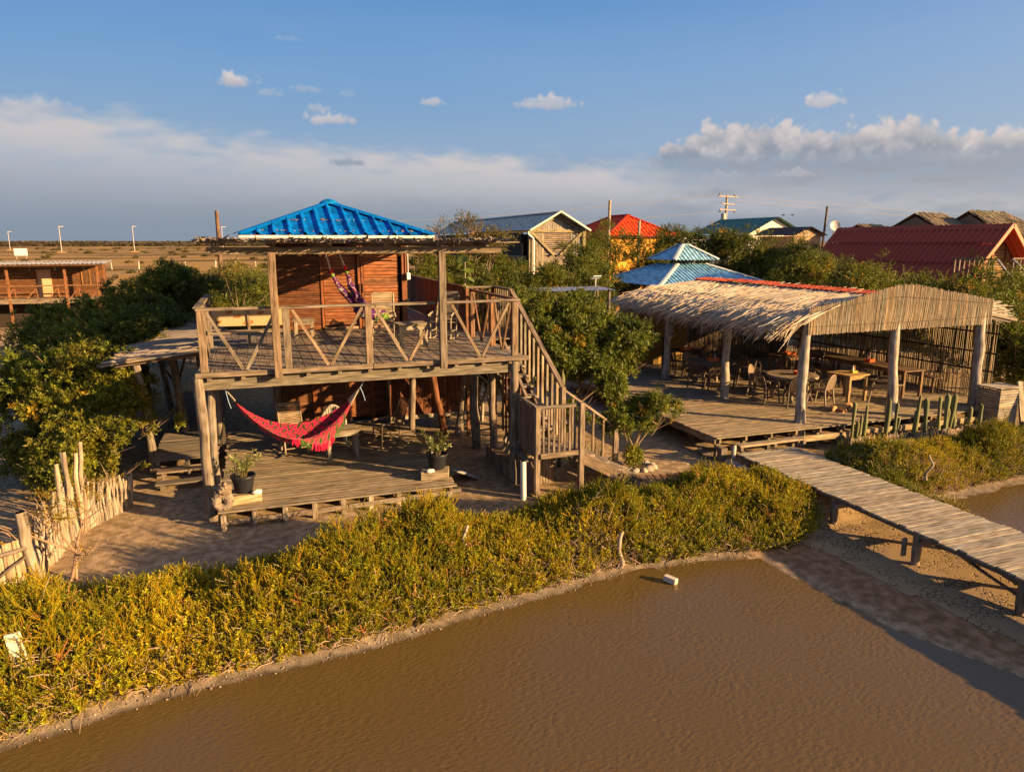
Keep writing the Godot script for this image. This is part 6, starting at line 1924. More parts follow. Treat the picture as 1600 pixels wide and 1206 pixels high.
func build_small_things() -> void:
	# stick fence
	var f := thing("stick_fence", "rough fence of upright bleached sticks at the left below the mangroves", "fence", Vector3(-2.8, 0, -12.8))
	for i in 74:
		var k := i / 73.0
		var p := Vector3(ramp_at([[0.0, -2.42], [0.45, -3.12], [1.0, -3.25]], k), -0.05, ramp_at([[0.0, -14.1], [0.45, -12.9], [1.0, -11.35]], k)) + Vector3(rr(-0.03, 0.03), 0, 0)
		var h := ramp_at([[0.0, 0.6], [0.35, 0.7], [0.5, 1.0], [0.75, 0.9], [1.0, 0.85]], k) * rr(0.9, 1.25)
		var r := rr(0.016, 0.028)
		if i in [26, 29, 33, 37, 41, 46]:
			h = rr(1.3, 1.6)
			r = 0.042
		log_part("stick", f, p, p + Vector3(rr(-0.06, 0.06), h, rr(-0.06, 0.06)), r, r * 0.8, tone(Color(0.4, 0.31, 0.22), 0.2), 0.03)
	log_part("corner_post", f, Vector3(-3.2, -0.05, -11.08), Vector3(-3.3, 1.12, -11.08), 0.085, 0.075, Color(0.38, 0.29, 0.2))
	vboards("board", f, Vector3(-4.7, -0.05, -10.5), Vector3(-3.3, -0.05, -11.03), 0.66, 0.78, 0.13, Color(0.38, 0.29, 0.2), 0.012, 0.05)
	log_part("rail", f, Vector3(-4.7, 0.5, -10.45), Vector3(-3.25, 0.62, -11.0), 0.035, 0.03)
	log_part("rail", f, Vector3(-3.7, 0.2, -10.83), Vector3(-3.28, 0.5, -10.98), 0.02, 0.02, Color(0.2, 0.15, 0.1))
	var w := MB.new()
	w.tube([Vector3(4.53, -0.1, -12.0), Vector3(4.52, 0.76, -12.0)], [0.055, 0.055], 16, Color(0.62, 0.58, 0.5), false)
	w.tube([Vector3(4.52, 0.76, -12.0), Vector3(4.525, 0.3, -12.0)], [0.046, 0.046], 16, Color(0.1, 0.1, 0.1), true)
	tag(part("white_pipe", w, M.satin), "upright white plastic pipe in front of the staircase landing", "pipe")
	var cb := MB.new()
	cb.box(Transform3D(Basis(Vector3.UP, 0.5) * Basis(Vector3.RIGHT, 0.06), Vector3(5.72, -0.30, -8.72)), Vector3(0.1, 0.09, 0.21), 0.008, Color(0.5, 0.43, 0.33))
	tag(part("concrete_block", cb, M.plain), "pale concrete block lying in the shallow water by the bank", "block")
	for q in [[Vector3(5.2, -0.3, -9.35), Vector3(5.22, 0.28, -9.4), 0.04, "weathered stump standing in the bank near the concrete block"], [Vector3(12.46, 0.1, -10.04), Vector3(12.46, 0.62, -10.04), 0.03, "short stake rising from the saltwort right of the boardwalk"], [Vector3(2.75, 0.1, -9.7), Vector3(2.76, 0.62, -9.7), 0.03, "small pale stake in the middle of the saltwort bank"]]:
		var mb := MB.new()
		log_pole(mb, q[0], q[1], q[2], float(q[2]) * 0.8, Color(0.42, 0.33, 0.24), 0.08)
		tag(part("stake", mb, M.wood), q[3], "stake")
	var wb := MB.new()
	wb.box(Transform3D(Basis(Vector3.BACK, 0.12), Vector3(-2.74, 0.36, -8.5)), Vector3(0.15, 0.5, 0.05), 0.006, Color(0.62, 0.53, 0.42))
	tag(part("pale_board", wb, M.plain), "pale board standing in the saltwort at the picture's left edge", "board")
	var p := thing("brick_path", "worn brick path leading from the stairs to the boardwalk", "path", Vector3(7.7, 0, -12.2))
	tag(p, "", "", "", "structure")
	for i in 15:
		for j in 3:
			var mb := MB.new()
			mb.box(Transform3D(Basis(Vector3.UP, -0.2 + rr(-0.06, 0.06)), Vector3(6.95 + i * 0.155 + rr(-0.01, 0.01), 0.025, -12.25 + i * 0.015 + j * 0.28 + rr(-0.015, 0.015))), Vector3(0.14, 0.06, 0.265), 0.012, tone(Color(0.4, 0.24, 0.15), 0.25), off2())
			part("brick", mb, M.soil, p)
	for i in 12:
		var a := TAU * i / 12.0
		var mb := MB.new()
		var at := Vector3(7.5 + cos(a) * 0.36 + rr(-0.04, 0.04), 0.03, -12.95 + sin(a) * 0.3)
		mb.lump(at, Vector3(rr(0.06, 0.11), rr(0.05, 0.09), rr(0.06, 0.09)), tone(Color(0.32, 0.26, 0.2), 0.25), n1, 0.6, 7)
		tag(part("stone", mb, M.plain), "bleached stone of the ring round the low seedling", "stone", "stones ringing the seedling")
	build_dog()

# ---------------------------------------------------------------- sleeping dog: one skin over a skeleton of capsules
func skin(bones: Array, cell: float, k: float) -> MB:
	# bones: [a, b, ra, rb]; surface nets over the smooth union of tapered capsules
	var lo := Vector3(1e9, 1e9, 1e9)
	var hi := -lo
	for b in bones:
		for e in 2:
			lo = lo.min(b[e] - Vector3.ONE * (b[2 + e] + cell * 3))
			hi = hi.max(b[e] + Vector3.ONE * (b[2 + e] + cell * 3))
	var n := Vector3i(((hi - lo) / cell).ceil()) + Vector3i.ONE
	var d := PackedFloat32Array()
	d.resize(n.x * n.y * n.z)
	var at := 0
	for z in n.z:
		for y in n.y:
			for x in n.x:
				var p := lo + Vector3(x, y, z) * cell
				var s := 1e3
				for b in bones:
					var ab: Vector3 = b[1] - b[0]
					var h := clampf((p - b[0]).dot(ab) / ab.length_squared(), 0.0, 1.0)
					var q: float = p.distance_to(b[0] + ab * h) - lerpf(b[2], b[3], h)
					if q > s + k: continue
					var m := clampf(0.5 + 0.5 * (s - q) / k, 0.0, 1.0)
					s = lerpf(s, q, m) - k * m * (1.0 - m)
				d[at] = s
				at += 1
	var mb := MB.new()
	var id := {}
	var sx := 1
	var sy := n.x
	var sz := n.x * n.y
	for z in n.z - 1:
		for y in n.y - 1:
			for x in n.x - 1:
				var i := x + y * sy + z * sz
				var c := 0
				var sum := Vector3.ZERO
				for e in [[0, 0, 0, 1, 0, 0], [0, 1, 0, 1, 1, 0], [0, 0, 1, 1, 0, 1], [0, 1, 1, 1, 1, 1], [0, 0, 0, 0, 1, 0], [1, 0, 0, 1, 1, 0], [0, 0, 1, 0, 1, 1], [1, 0, 1, 1, 1, 1], [0, 0, 0, 0, 0, 1], [1, 0, 0, 1, 0, 1], [0, 1, 0, 0, 1, 1], [1, 1, 0, 1, 1, 1]]:
					var a := d[i + e[0] + e[1] * sy + e[2] * sz]
					var b := d[i + e[3] + e[4] * sy + e[5] * sz]
					if (a < 0.0) != (b < 0.0):
						sum += Vector3(e[0], e[1], e[2]).lerp(Vector3(e[3], e[4], e[5]), a / (a - b))
						c += 1
				if c:
					id[i] = mb.v.size()
					mb.v.append(lo + (Vector3(x, y, z) + sum / c) * cell)
					mb.n.append(Vector3(d[i + sx] - d[i], d[i + sy] - d[i], d[i + sz] - d[i]).normalized())
					mb.c.append(Color.WHITE)
					mb.uv.append(Vector2(x, y) * 0.02)
	for z in range(1, n.z - 1):
		for y in range(1, n.y - 1):
			for x in range(1, n.x - 1):
				var i := x + y * sy + z * sz
				for q in [[sx, sy, sz], [sy, sz, sx], [sz, sx, sy]]:
					var a := d[i]
					var b := d[i + q[0]]
					if (a < 0.0) == (b < 0.0): continue
					var k0: int = id[i]
					var k1: int = id[i - q[1]]
					var k2: int = id[i - q[1] - q[2]]
					var k3: int = id[i - q[2]]
					if a < 0.0:
						mb.ix.append_array([k0, k2, k1, k0, k3, k2])
					else:
						mb.ix.append_array([k0, k1, k2, k0, k2, k3])
	return mb

func build_dog() -> void:
	var t := thing("dog", "tan dog asleep on its side on the restaurant deck", "dog", Vector3(14.05, 0.553, -13.95), 0.12)
	var B := func(x: float, y: float, z: float) -> Vector3: return Vector3(x, y, z)
	var mb := skin([
		[B.call(-0.16, 0.085, -0.02), B.call(0.06, 0.075, 0.0), 0.095, 0.075], [B.call(0.06, 0.075, 0.0), B.call(0.24, 0.085, 0.01), 0.072, 0.09],   # chest, loin, rump
		[B.call(-0.2, 0.09, -0.02), B.call(-0.33, 0.075, 0.01), 0.06, 0.05], [B.call(-0.35, 0.065, 0.02), B.call(-0.4, 0.055, 0.05), 0.056, 0.046], [B.call(-0.4, 0.05, 0.05), B.call(-0.48, 0.035, 0.09), 0.036, 0.022],   # neck, skull, muzzle
		[B.call(-0.35, 0.12, 0.0), B.call(-0.36, 0.15, -0.05), 0.022, 0.01],   # ear
		[B.call(-0.18, 0.06, 0.05), B.call(-0.2, 0.04, 0.2), 0.035, 0.02], [B.call(-0.2, 0.04, 0.2), B.call(-0.29, 0.025, 0.29), 0.02, 0.016], [B.call(-0.29, 0.025, 0.29), B.call(-0.33, 0.02, 0.3), 0.018, 0.014],   # fore leg
		[B.call(-0.14, 0.1, 0.05), B.call(-0.1, 0.06, 0.19), 0.034, 0.02], [B.call(-0.1, 0.06, 0.19), B.call(-0.17, 0.025, 0.28), 0.02, 0.016],
		[B.call(0.22, 0.1, 0.03), B.call(0.13, 0.06, 0.17), 0.06, 0.034], [B.call(0.13, 0.06, 0.17), B.call(0.23, 0.035, 0.24), 0.028, 0.018], [B.call(0.23, 0.035, 0.24), B.call(0.17, 0.02, 0.33), 0.018, 0.014],   # hind leg with hock
		[B.call(0.24, 0.05, 0.03), B.call(0.17, 0.03, 0.2), 0.045, 0.028], [B.call(0.17, 0.03, 0.2), B.call(0.28, 0.025, 0.27), 0.024, 0.016],
		[B.call(0.31, 0.07, 0.0), B.call(0.4, 0.03, 0.08), 0.022, 0.014], [B.call(0.4, 0.03, 0.08), B.call(0.44, 0.02, 0.2), 0.014, 0.008]], 0.014, 0.03)
	for i in mb.v.size():
		var p := mb.v[i]
		var c := Color(0.4, 0.2, 0.075).lerp(Color(0.5, 0.33, 0.18), clampf(0.4 - p.y * 5.0 + n2.get_noise_3dv(p * 900.0), 0, 1))
		if p.x < -0.45: c = Color(0.07, 0.05, 0.04)
		mb.c[i] = c
	part("body", mb, M.plain, t, false)
	for s in [Vector3(-0.40, 0.095, 0.075), Vector3(-0.425, 0.07, 0.04)]:
		var e := MB.new()
		e.lump(s, Vector3(0.008, 0.006, 0.008), Color(0.02, 0.015, 0.01), n1, 0.0, 4)
		part("eye", e, M.gloss, t, false)

func build_plants() -> void:
	var front := func(x: float, z: float) -> float:
		var a := minf((shore_z(x) - z) - 0.2, z - ramp_at([[-4.5, -10.0], [-2.6, -10.35], [-1.0, -10.3], [0.5, -10.55], [3.0, -10.8], [4.5, -10.95], [6.0, -11.1], [8.0, -11.4], [9.4, -11.5]], x) + 0.25 * n1.get_noise_2d(x * 40.0, 2.0))
		return minf(a, minf(x + 5.5, ramp_at([[-12.0, 9.4], [-10.3, 9.75], [-9.75, 9.6], [-9.3, 9.0], [-8.9, 7.9]], z) - x))
	bank("thick yellow-green saltwort bank between the sandy lot and the lagoon", 20000, front, -5.5, 9.5, -12.2, -6.0, 0.54)
	var right := func(x: float, z: float) -> float:
		var a := minf(minf(x - 11.35, -9.7 + (x - 11.35) * 0.9 - z), -in_pond(x, z) - 0.25)
		return minf(a, minf(z + 11.75, -8.0 - z))
	bank("yellow-green saltwort bank to the right of the boardwalk below the cactus boxes", 10500, right, 11.3, 21.0, -12.2, -8.0, 0.46)

# ---------------------------------------------------------------- furniture (built at the origin facing +z, then set in place)
func lboard(called: String, parent: Node3D, a: Vector3, b: Vector3, w: float, h: float, col: Color, m: Material = null, bev := 0.005, up := Vector3.UP) -> void:
	var mb := MB.new()
	mb.beam(a, b, w, h, bev, col, off2(), up)
	part(called, mb, m if m else M.wood, parent, false)

func ltube(called: String, parent: Node3D, pts: Array, rad: Array, col: Color, m: Material = null, sides := 7) -> void:
	var mb := MB.new()
	mb.tube(pts, rad, sides, col, true, off2())
	part(called, mb, m if m else M.wood, parent, false)

func rocking_chair(label: String, at: Vector3, turn: float, col: Color) -> Node3D:
	var t := thing("rocking_chair", label, "rocking chair", at, turn, "slatted rocking chairs of the cabin")
	for s in [-1.0, 1.0]:
		var x: float = s * 0.24
		ltube("rocker", t, bez(Vector3(x, 0.07, 0.42), Vector3(x, -0.03, 0.0), Vector3(x, 0.1, -0.5), 8), lin(8, 0.016, 0.016), col)
		ltube("back_post", t, [Vector3(x, 0.04, -0.12), Vector3(x, 0.4, -0.16), Vector3(x, 0.75, -0.3), Vector3(x, 1.02, -0.42)], [0.019, 0.019, 0.018, 0.015], col)
		ltube("front_leg", t, [Vector3(x, 0.05, 0.3), Vector3(x, 0.56, 0.26)], [0.019, 0.017], col)
		ltube("armrest", t, bez(Vector3(x, 0.6, -0.24), Vector3(x * 1.1, 0.63, 0.1), Vector3(x * 1.12, 0.54, 0.36), 8), lin(8, 0.02, 0.024), tone(col))
		ltube("rung", t, [Vector3(x, 0.2, 0.29), Vector3(x, 0.2, -0.13)], [0.012, 0.012], col)
	for z in [0.29, -0.12]:
		ltube("rung", t, [Vector3(-0.24, 0.18, z), Vector3(0.24, 0.18, z)], [0.012, 0.012], col)
	for i in 13:
		lboard("seat_slat", t, Vector3(-0.23, 0.41 - i * 0.004, 0.29 - i * 0.034), Vector3(0.23, 0.41 - i * 0.004, 0.29 - i * 0.034), 0.028, 0.012, tone(col, 0.2))
	for i in 17:
		var f := i / 16.0
		lboard("back_slat", t, Vector3(-0.225, lerpf(0.42, 0.98, f), lerpf(-0.165, -0.405, f)), Vector3(0.225, lerpf(0.42, 0.98, f), lerpf(-0.165, -0.405, f)), 0.012, 0.029, tone(col, 0.2))
	lboard("head_rail", t, Vector3(-0.21, 1.02, -0.425), Vector3(0.21, 1.02, -0.425), 0.02, 0.05, tone(col))
	return t

func table(called: String, label: String, at: Vector3, turn: float, size: Vector3, col: Color, group := "") -> Node3D:
	var t := thing(called, label, "table", at, turn, group)
	var k := maxi(2, int(size.z / 0.11))
	for i in k:
		var z := -size.z * 0.5 + (i + 0.5) * size.z / k
		lboard("tabletop_plank", t, Vector3(-size.x * 0.5, size.y - 0.018, z), Vector3(size.x * 0.5, size.y - 0.018, z), size.z / k - 0.005, 0.036, tone(col, 0.15))
	for sx in [-1, 1]:
		for sz in [-1, 1]:
			var p := Vector3(sx * (size.x * 0.5 - 0.07), 0, sz * (size.z * 0.5 - 0.07))
			lboard("leg", t, p, p + Vector3(0, size.y - 0.036, 0), 0.075, 0.075, tone(col))
	for s in [-1, 1]:
		lboard("apron", t, Vector3(-size.x * 0.5 + 0.06, size.y - 0.085, s * (size.z * 0.5 - 0.05)), Vector3(size.x * 0.5 - 0.06, size.y - 0.085, s * (size.z * 0.5 - 0.05)), 0.025, 0.09, tone(col))
	return t

func round_table(label: String, at: Vector3, r: float, col: Color, group := "") -> Node3D:
	var t := thing("round_table", label, "table", at, rr(0, 3), group)
	var mb := MB.new()
	mb.rev([[0.0, 0.72], [r - 0.02, 0.72], [r, 0.705], [r, 0.655], [r - 0.02, 0.64], [0.0, 0.64]], 32, col)
	part("tabletop", mb, M.wood, t, false)
	for i in 4:
		var a := TAU * i / 4.0
		var d := Vector3(cos(a), 0, sin(a))
		var mb2 := MB.new()
		mb2.tube([d * r * 0.75, d * r * 0.6 + Vector3(0, 0.3, 0), d * r * 0.5 + Vector3(0, 0.64, 0)], [0.055, 0.05, 0.06], 8, tone(col), true, off2())
		part("leg", mb2, M.wood, t, false)
	return t

func plastic_chair(col: Color) -> Node3D:
	var t := thing("plastic_chair", "chair", "chair", Vector3.ZERO, 0.0, "plastic armchairs of the open-air restaurant")
	var s := MB.new()
	s.box(Transform3D(Basis(Vector3.RIGHT, 0.06), Vector3(0, 0.42, 0.02)), Vector3(0.44, 0.03, 0.44), 0.012, col)
	part("seat", s, M.satin, t, false)
	for x in [-1.0, 1.0]:
		for z in [[0.2, 0.27], [-0.2, -0.26]]:
			var l := MB.new()
			l.tube([Vector3(x * 0.24, 0, z[1]), Vector3(x * 0.215, 0.43, z[0])], [0.022, 0.03], 6, col)
			part("leg", l, M.satin, t, false)
		var a := MB.new()
		a.tube(bez(Vector3(x * 0.235, 0.42, 0.2), Vector3(x * 0.27, 0.72, 0.24), Vector3(x * 0.25, 0.63, -0.22), 8), lin(8, 0.022, 0.02), 6, col)
		part("armrest", a, M.satin, t, false)
	var b := MB.new()
	var arch := []
	for i in 17:
		var f := i / 16.0
		var an := PI * f
		arch.append(Vector3(cos(an) * 0.225, 0.42 + 0.42 * pow(sin(an), 0.55), -0.2 - 0.1 * pow(sin(an), 0.55)))
	b.tube(arch, lin(16, 0.02, 0.02), 6, col)
	for i in 7:
		var x := -0.165 + i * 0.055
		var h := 0.42 + 0.40 * pow(sqrt(maxf(0.05, 1.0 - pow(x / 0.225, 2))), 0.55)
		b.beam(Vector3(x, 0.43, -0.205), Vector3(x, h, -0.205 - 0.1 * (h - 0.42) / 0.42), 0.04, 0.012, 0.004, col, Vector2.ZERO, Vector3.BACK)
	part("backrest", b, M.satin, t, false)
	return t

func pot_plant(label: String, at: Vector3, k: int, spread: float) -> void:
	var t := thing("potted_plant", label, "potted plant", at, rr(0, 6), "black pots on the lower deck")
	var p := MB.new()
	p.rev([[0.0, 0.0], [0.13, 0.0], [0.15, 0.02], [0.19, 0.24], [0.215, 0.27], [0.215, 0.31], [0.19, 0.31], [0.18, 0.25]], 20, Color(0.018, 0.018, 0.02))
	part("pot", p, M.satin, t, false)
	var so := MB.new()
	so.rev([[0.182, 0.255], [0.09, 0.275], [0.0, 0.28]], 14, Color(0.08, 0.055, 0.035))
	part("soil", so, M.plain, t, false)
	var lf := MB.new()
	for i in k:
		var a := rr(0, TAU)
		var d := Vector3(cos(a), 0, sin(a))
		var top := d * spread * rr(0.5, 1.1) + Vector3(0, rr(0.45, 0.72), 0)
		var c := bez(d * 0.05 + Vector3(0, 0.26, 0), d * 0.1 + Vector3(0, 0.5, 0), top, 12)
		lf.tube(c, lin(12, 0.01, 0.005), 4, Color(0.16, 0.12, 0.05), false)
		for j in range(3, 13):
			for s in 3:
				var q: Vector3 = c[j]
				var b := basis_to((c[j] - c[j - 1]).normalized(), rr(0, TAU))
				lf.leaf(q, (b.x + b.y * 0.5).normalized(), b.z, rr(0.05, 0.085), rr(0.022, 0.035), Color(0.36, 0.33, 0.14) if rng.randf() < 0.45 else tone(Color(0.12, 0.15, 0.03), 0.3), 0.2)
	tag(part("foliage", lf, M.leaf, t, false), "", "", "", "stuff")

func crate(label: String, at: Vector3, turn: float, s: Vector3, col: Color) -> void:
	var t := thing("crate", label, "crate", at, turn, "crates under the plant pots")
	for z in [-1, 1]:
		lboard("side_board", t, Vector3(-s.x * 0.5, s.y * 0.5, z * s.z * 0.5), Vector3(s.x * 0.5, s.y * 0.5, z * s.z * 0.5), 0.02, s.y - 0.026, tone(col), M.wood, 0.003)
	for x in [-1, 1]:
		lboard("end_board", t, Vector3(x * (s.x * 0.5 - 0.011), s.y * 0.5, -s.z * 0.5 + 0.012), Vector3(x * (s.x * 0.5 - 0.011), s.y * 0.5, s.z * 0.5 - 0.012), 0.02, s.y - 0.03, tone(col), M.wood, 0.003)
	for i in 3:
		var z := (i - 1) * s.z / 3.0
		lboard("top_board", t, Vector3(-s.x * 0.5, s.y - 0.011, z), Vector3(s.x * 0.5, s.y - 0.011, z), s.z / 3.0 - 0.008, 0.02, tone(col), M.wood, 0.003)

func cloth_texture(pal: Array, kind: int) -> ImageTexture:
	# woven stripes with stepped diamonds: flat print
	var im := Image.create(512, 256, false, Image.FORMAT_RGB8)
	for y in 256:
		for x in 512:
			var u := x / 512.0
			var v := y / 256.0
			var zig := absf(fposmod(u * 13.0 + 0.3 * sin(v * 19.0) + v * 3.0, 1.0) - 0.5) * 2.0
			var band := fposmod(v * 9.0 + zig * 0.9 + 0.25 * sin(u * 23.0) + u * 2.0, 1.0)
			var i := 0
			if kind == 0:
				i = 0 if band < 0.42 else (1 if band < 0.6 else (2 if band < 0.78 else (3 if band < 0.88 else 0)))
				if v > 0.86: i = 3 if fposmod(u * 26.0 + v * 9.0, 1.0) < 0.45 else (1 if fposmod(u * 13.0, 1.0) < 0.3 else 4)
			else:
				i = int(fposmod(v * 9.0 + 0.5 * zig + 0.3 * sin(u * 47.0) + u * 5.0, 1.0) * 5.0)
			var c: Color = pal[i]
			var g := 0.86 + 0.14 * sin(x * 2.2) * sin(y * 2.2)
			im.set_pixel(x, y, Color(c.r * g, c.g * g, c.b * g))
	return ImageTexture.create_from_image(im)

func build_hammocks() -> void:
	var pk := mat("pink_cloth", Color(1, 1, 1), 0.9, cloth_texture([Color8(205, 18, 72), Color8(54, 72, 26), Color8(36, 16, 22), Color8(128, 78, 52), Color8(196, 34, 80)], 0))
	pk.rim_enabled = true; pk.rim = 0.3
	pk.cull_mode = BaseMaterial3D.CULL_DISABLED
	var t := thing("pink_hammock", "pink, green and black woven hammock slung under the upper deck", "hammock", Vector3(0.6, 1.2, -13.35))
	var A := Vector3(-0.5, 2.02, -13.3)
	var B := Vector3(1.52, 1.82, -13.4)
	var mb := MB.new()
	var nu := 48
	var nv := 22
	for i in nu + 1:
		var u := float(i) / nu
		var c := A.lerp(B, u)
		c.y -= 0.78 * pow(sin(PI * pow(u, 0.92)), 0.85) * (0.85 + 0.15 * u)
		var w := pow(sin(PI * lerpf(0.03, 0.97, u)), 0.7)
		for j in nv + 1:
			var v := float(j) / nv * 2.0 - 1.0
			var fold := 0.02 * sin(v * 14.0 + u * 5.0) * w
			var p := c + Vector3(0.02 * v, 0.0, 0.0)
			p.z += v * 0.20 * w + 0.05 * sin(v * 3.0) * w
			p.y += (0.30 * pow(absf(v), 1.6) - 0.06) * w + fold
			if v > 0.55:   # the near edge lies over and hangs
				var k := (v - 0.55) / 0.45
				p.y -= k * (0.16 + 0.34 * smoothstep(0.5, 0.8, u)) * w
				p.z += 0.05 * k * w
			mb.v.append(p)
			mb.n.append(Vector3.UP)
			mb.c.append(Color.WHITE)
			mb.uv.append(Vector2(u, v * 0.5 + 0.5))
	for i in nu + 1:
		for j in nv + 1:
			var a := mb.v[mini(i + 1, nu) * (nv + 1) + j] - mb.v[maxi(i - 1, 0) * (nv + 1) + j]
			var b := mb.v[i * (nv + 1) + mini(j + 1, nv)] - mb.v[i * (nv + 1) + maxi(j - 1, 0)]
			mb.n[i * (nv + 1) + j] = b.cross(a).normalized()
	for i in nu:
		for j in nv:
			var a := i * (nv + 1) + j
			var b := a + nv + 1
			mb.ix.append_array([a, b, a + 1, a + 1, b, b + 1])
	var fringe := MB.new()
	for i in range(22, nu - 3):
		for s in 3:
			var p := mb.v[i * (nv + 1) + nv].lerp(mb.v[(i + 1) * (nv + 1) + nv], s / 3.0)
			var col := Color(0.75, 0.012, 0.06) if int(i / 5) % 3 != 2 else Color(0.07, 0.12, 0.02)
			fringe.tube([p, p + Vector3(rr(-0.02, 0.02), -0.06, 0.01), p + Vector3(rr(-0.035, 0.035), rr(-0.14, -0.09), 0.015)], [0.006, 0.006, 0.004], 4, col, false)
	var cords := MB.new()
	for e in [[A, Vector3(-0.66, 2.33, -13.1), 0], [B, Vector3(1.72, 2.12, -13.3), nu]]:
		for j in 9:
			var q: Vector3 = mb.v[int(e[2]) * (nv + 1) + j * nv / 8]
			cords.tube([q, (q + e[1]) * 0.5, e[1]], [0.007, 0.007, 0.009], 4, Color(0.5, 0.42, 0.32), false)
	cords.tube([Vector3(-0.66, 2.33, -13.1), Vector3(-0.66, 2.5, -13.0)], [0.012, 0.012], 6, Color(0.4, 0.42, 0.45))
	cords.tube([Vector3(1.72, 2.12, -13.3), Vector3(1.86, 2.45, -13.0)], [0.012, 0.012], 6, Color(0.3, 0.4, 0.5))
	cords.tube(bez(Vector3(-0.62, 2.3, -13.05), Vector3(-0.6, 2.1, -13.05), Vector3(-0.55, 1.95, -13.03), 4), lin(4, 0.006, 0.006), 4, Color(0.25, 0.38, 0.5))
	cords.tube(bez(Vector3(1.72, 2.12, -13.28), Vector3(1.78, 1.98, -13.25), Vector3(1.8, 1.86, -13.27), 4), lin(4, 0.008, 0.006), 4, Color(0.25, 0.38, 0.5))
	part("cloth", mb, pk, t)
	tag(part("fringe", fringe, M.plain, t), "", "", "", "stuff")
	part("cords", cords, M.plain, t)
	# purple one, gathered and hung up by both ends from the veranda beam
	var pu := mat("purple_cloth", Color(1, 1, 1), 0.9, cloth_texture([Color8(70, 22, 84), Color8(150, 138, 140), Color8(130, 20, 36), Color8(52, 24, 92), Color8(96, 40, 110)], 1))
	var h := thing("purple_hammock", "purple and white hammock hung folded from the veranda beam", "hammock", Vector3(1.8, 3.5, -14.0))
	var low := Vector3(1.98, 3.46, -14.05)
	for q in [[Vector3(1.33, 4.28, -13.75), Vector3(1.52, 3.8, -13.9), Vector3(1.24, 4.62, -13.6)], [Vector3(1.58, 4.34, -13.65), Vector3(1.7, 3.86, -13.8), Vector3(1.46, 4.62, -13.4)]]:
		var c := MB.new()
		var path := bez(q[0], q[1], low + Vector3(q[0].x * 0.1 - 0.14, 0, 0), 16)
		var rad := []
		for i in 17: rad.append(0.022 + 0.1 * pow(i / 16.0, 1.2))
		c.tube(path, rad, 12, Color.WHITE, true, off2())
		for i in c.v.size(): c.v[i] += Vector3(n2.get_noise_3dv(c.v[i] * 700.0), 0, n2.get_noise_3dv(c.v[i] * 700.0 + Vector3(5, 5, 5))) * 0.06
		part("cloth", c, pu, h)
		var k := MB.new()
		for s in 5:
			k.tube([q[0] + rdir() * 0.02, q[2]], [0.007, 0.006], 4, Color(0.55, 0.48, 0.4), false)
		part("cords", k, M.plain, h)
		var b := MB.new()
		b.lump(q[0] + Vector3(0.01, -0.02, 0.02), Vector3(0.035, 0.05, 0.035), Color(0.6, 0.03, 0.02), n1, 0.4, 6)
		b.lump(q[0] + Vector3(0.03, -0.09, 0.02), Vector3(0.035, 0.03, 0.03), Color(0.1, 0.25, 0.02), n1, 0.4, 6)
		part("pompom", b, M.plain, h)
	var dr := MB.new()
	dr.tube(bez(Vector3(1.8, 3.52, -14.0), Vector3(2.1, 3.36, -14.05), Vector3(2.38, 3.44, -14.15), 8), [0.07, 0.11, 0.13, 0.13, 0.12, 0.11, 0.09, 0.07, 0.05], 12, Color.WHITE, true, off2())
	part("cloth", dr, pu, h)
	var fr := MB.new()
	for i in 50:
		var p := Vector3(rr(2.15, 2.42), 3.42, -14.02 + rr(-0.05, 0.08))
		fr.tube([p, p + Vector3(rr(-0.03, 0.06), -rr(0.08, 0.17), rr(-0.01, 0.03))], [0.007, 0.004], 4, Color(0.1, 0.28, 0.03) if rng.randf() < 0.7 else Color(0.5, 0.45, 0.1), false)
	tag(part("fringe", fr, M.plain, h), "", "", "", "stuff")

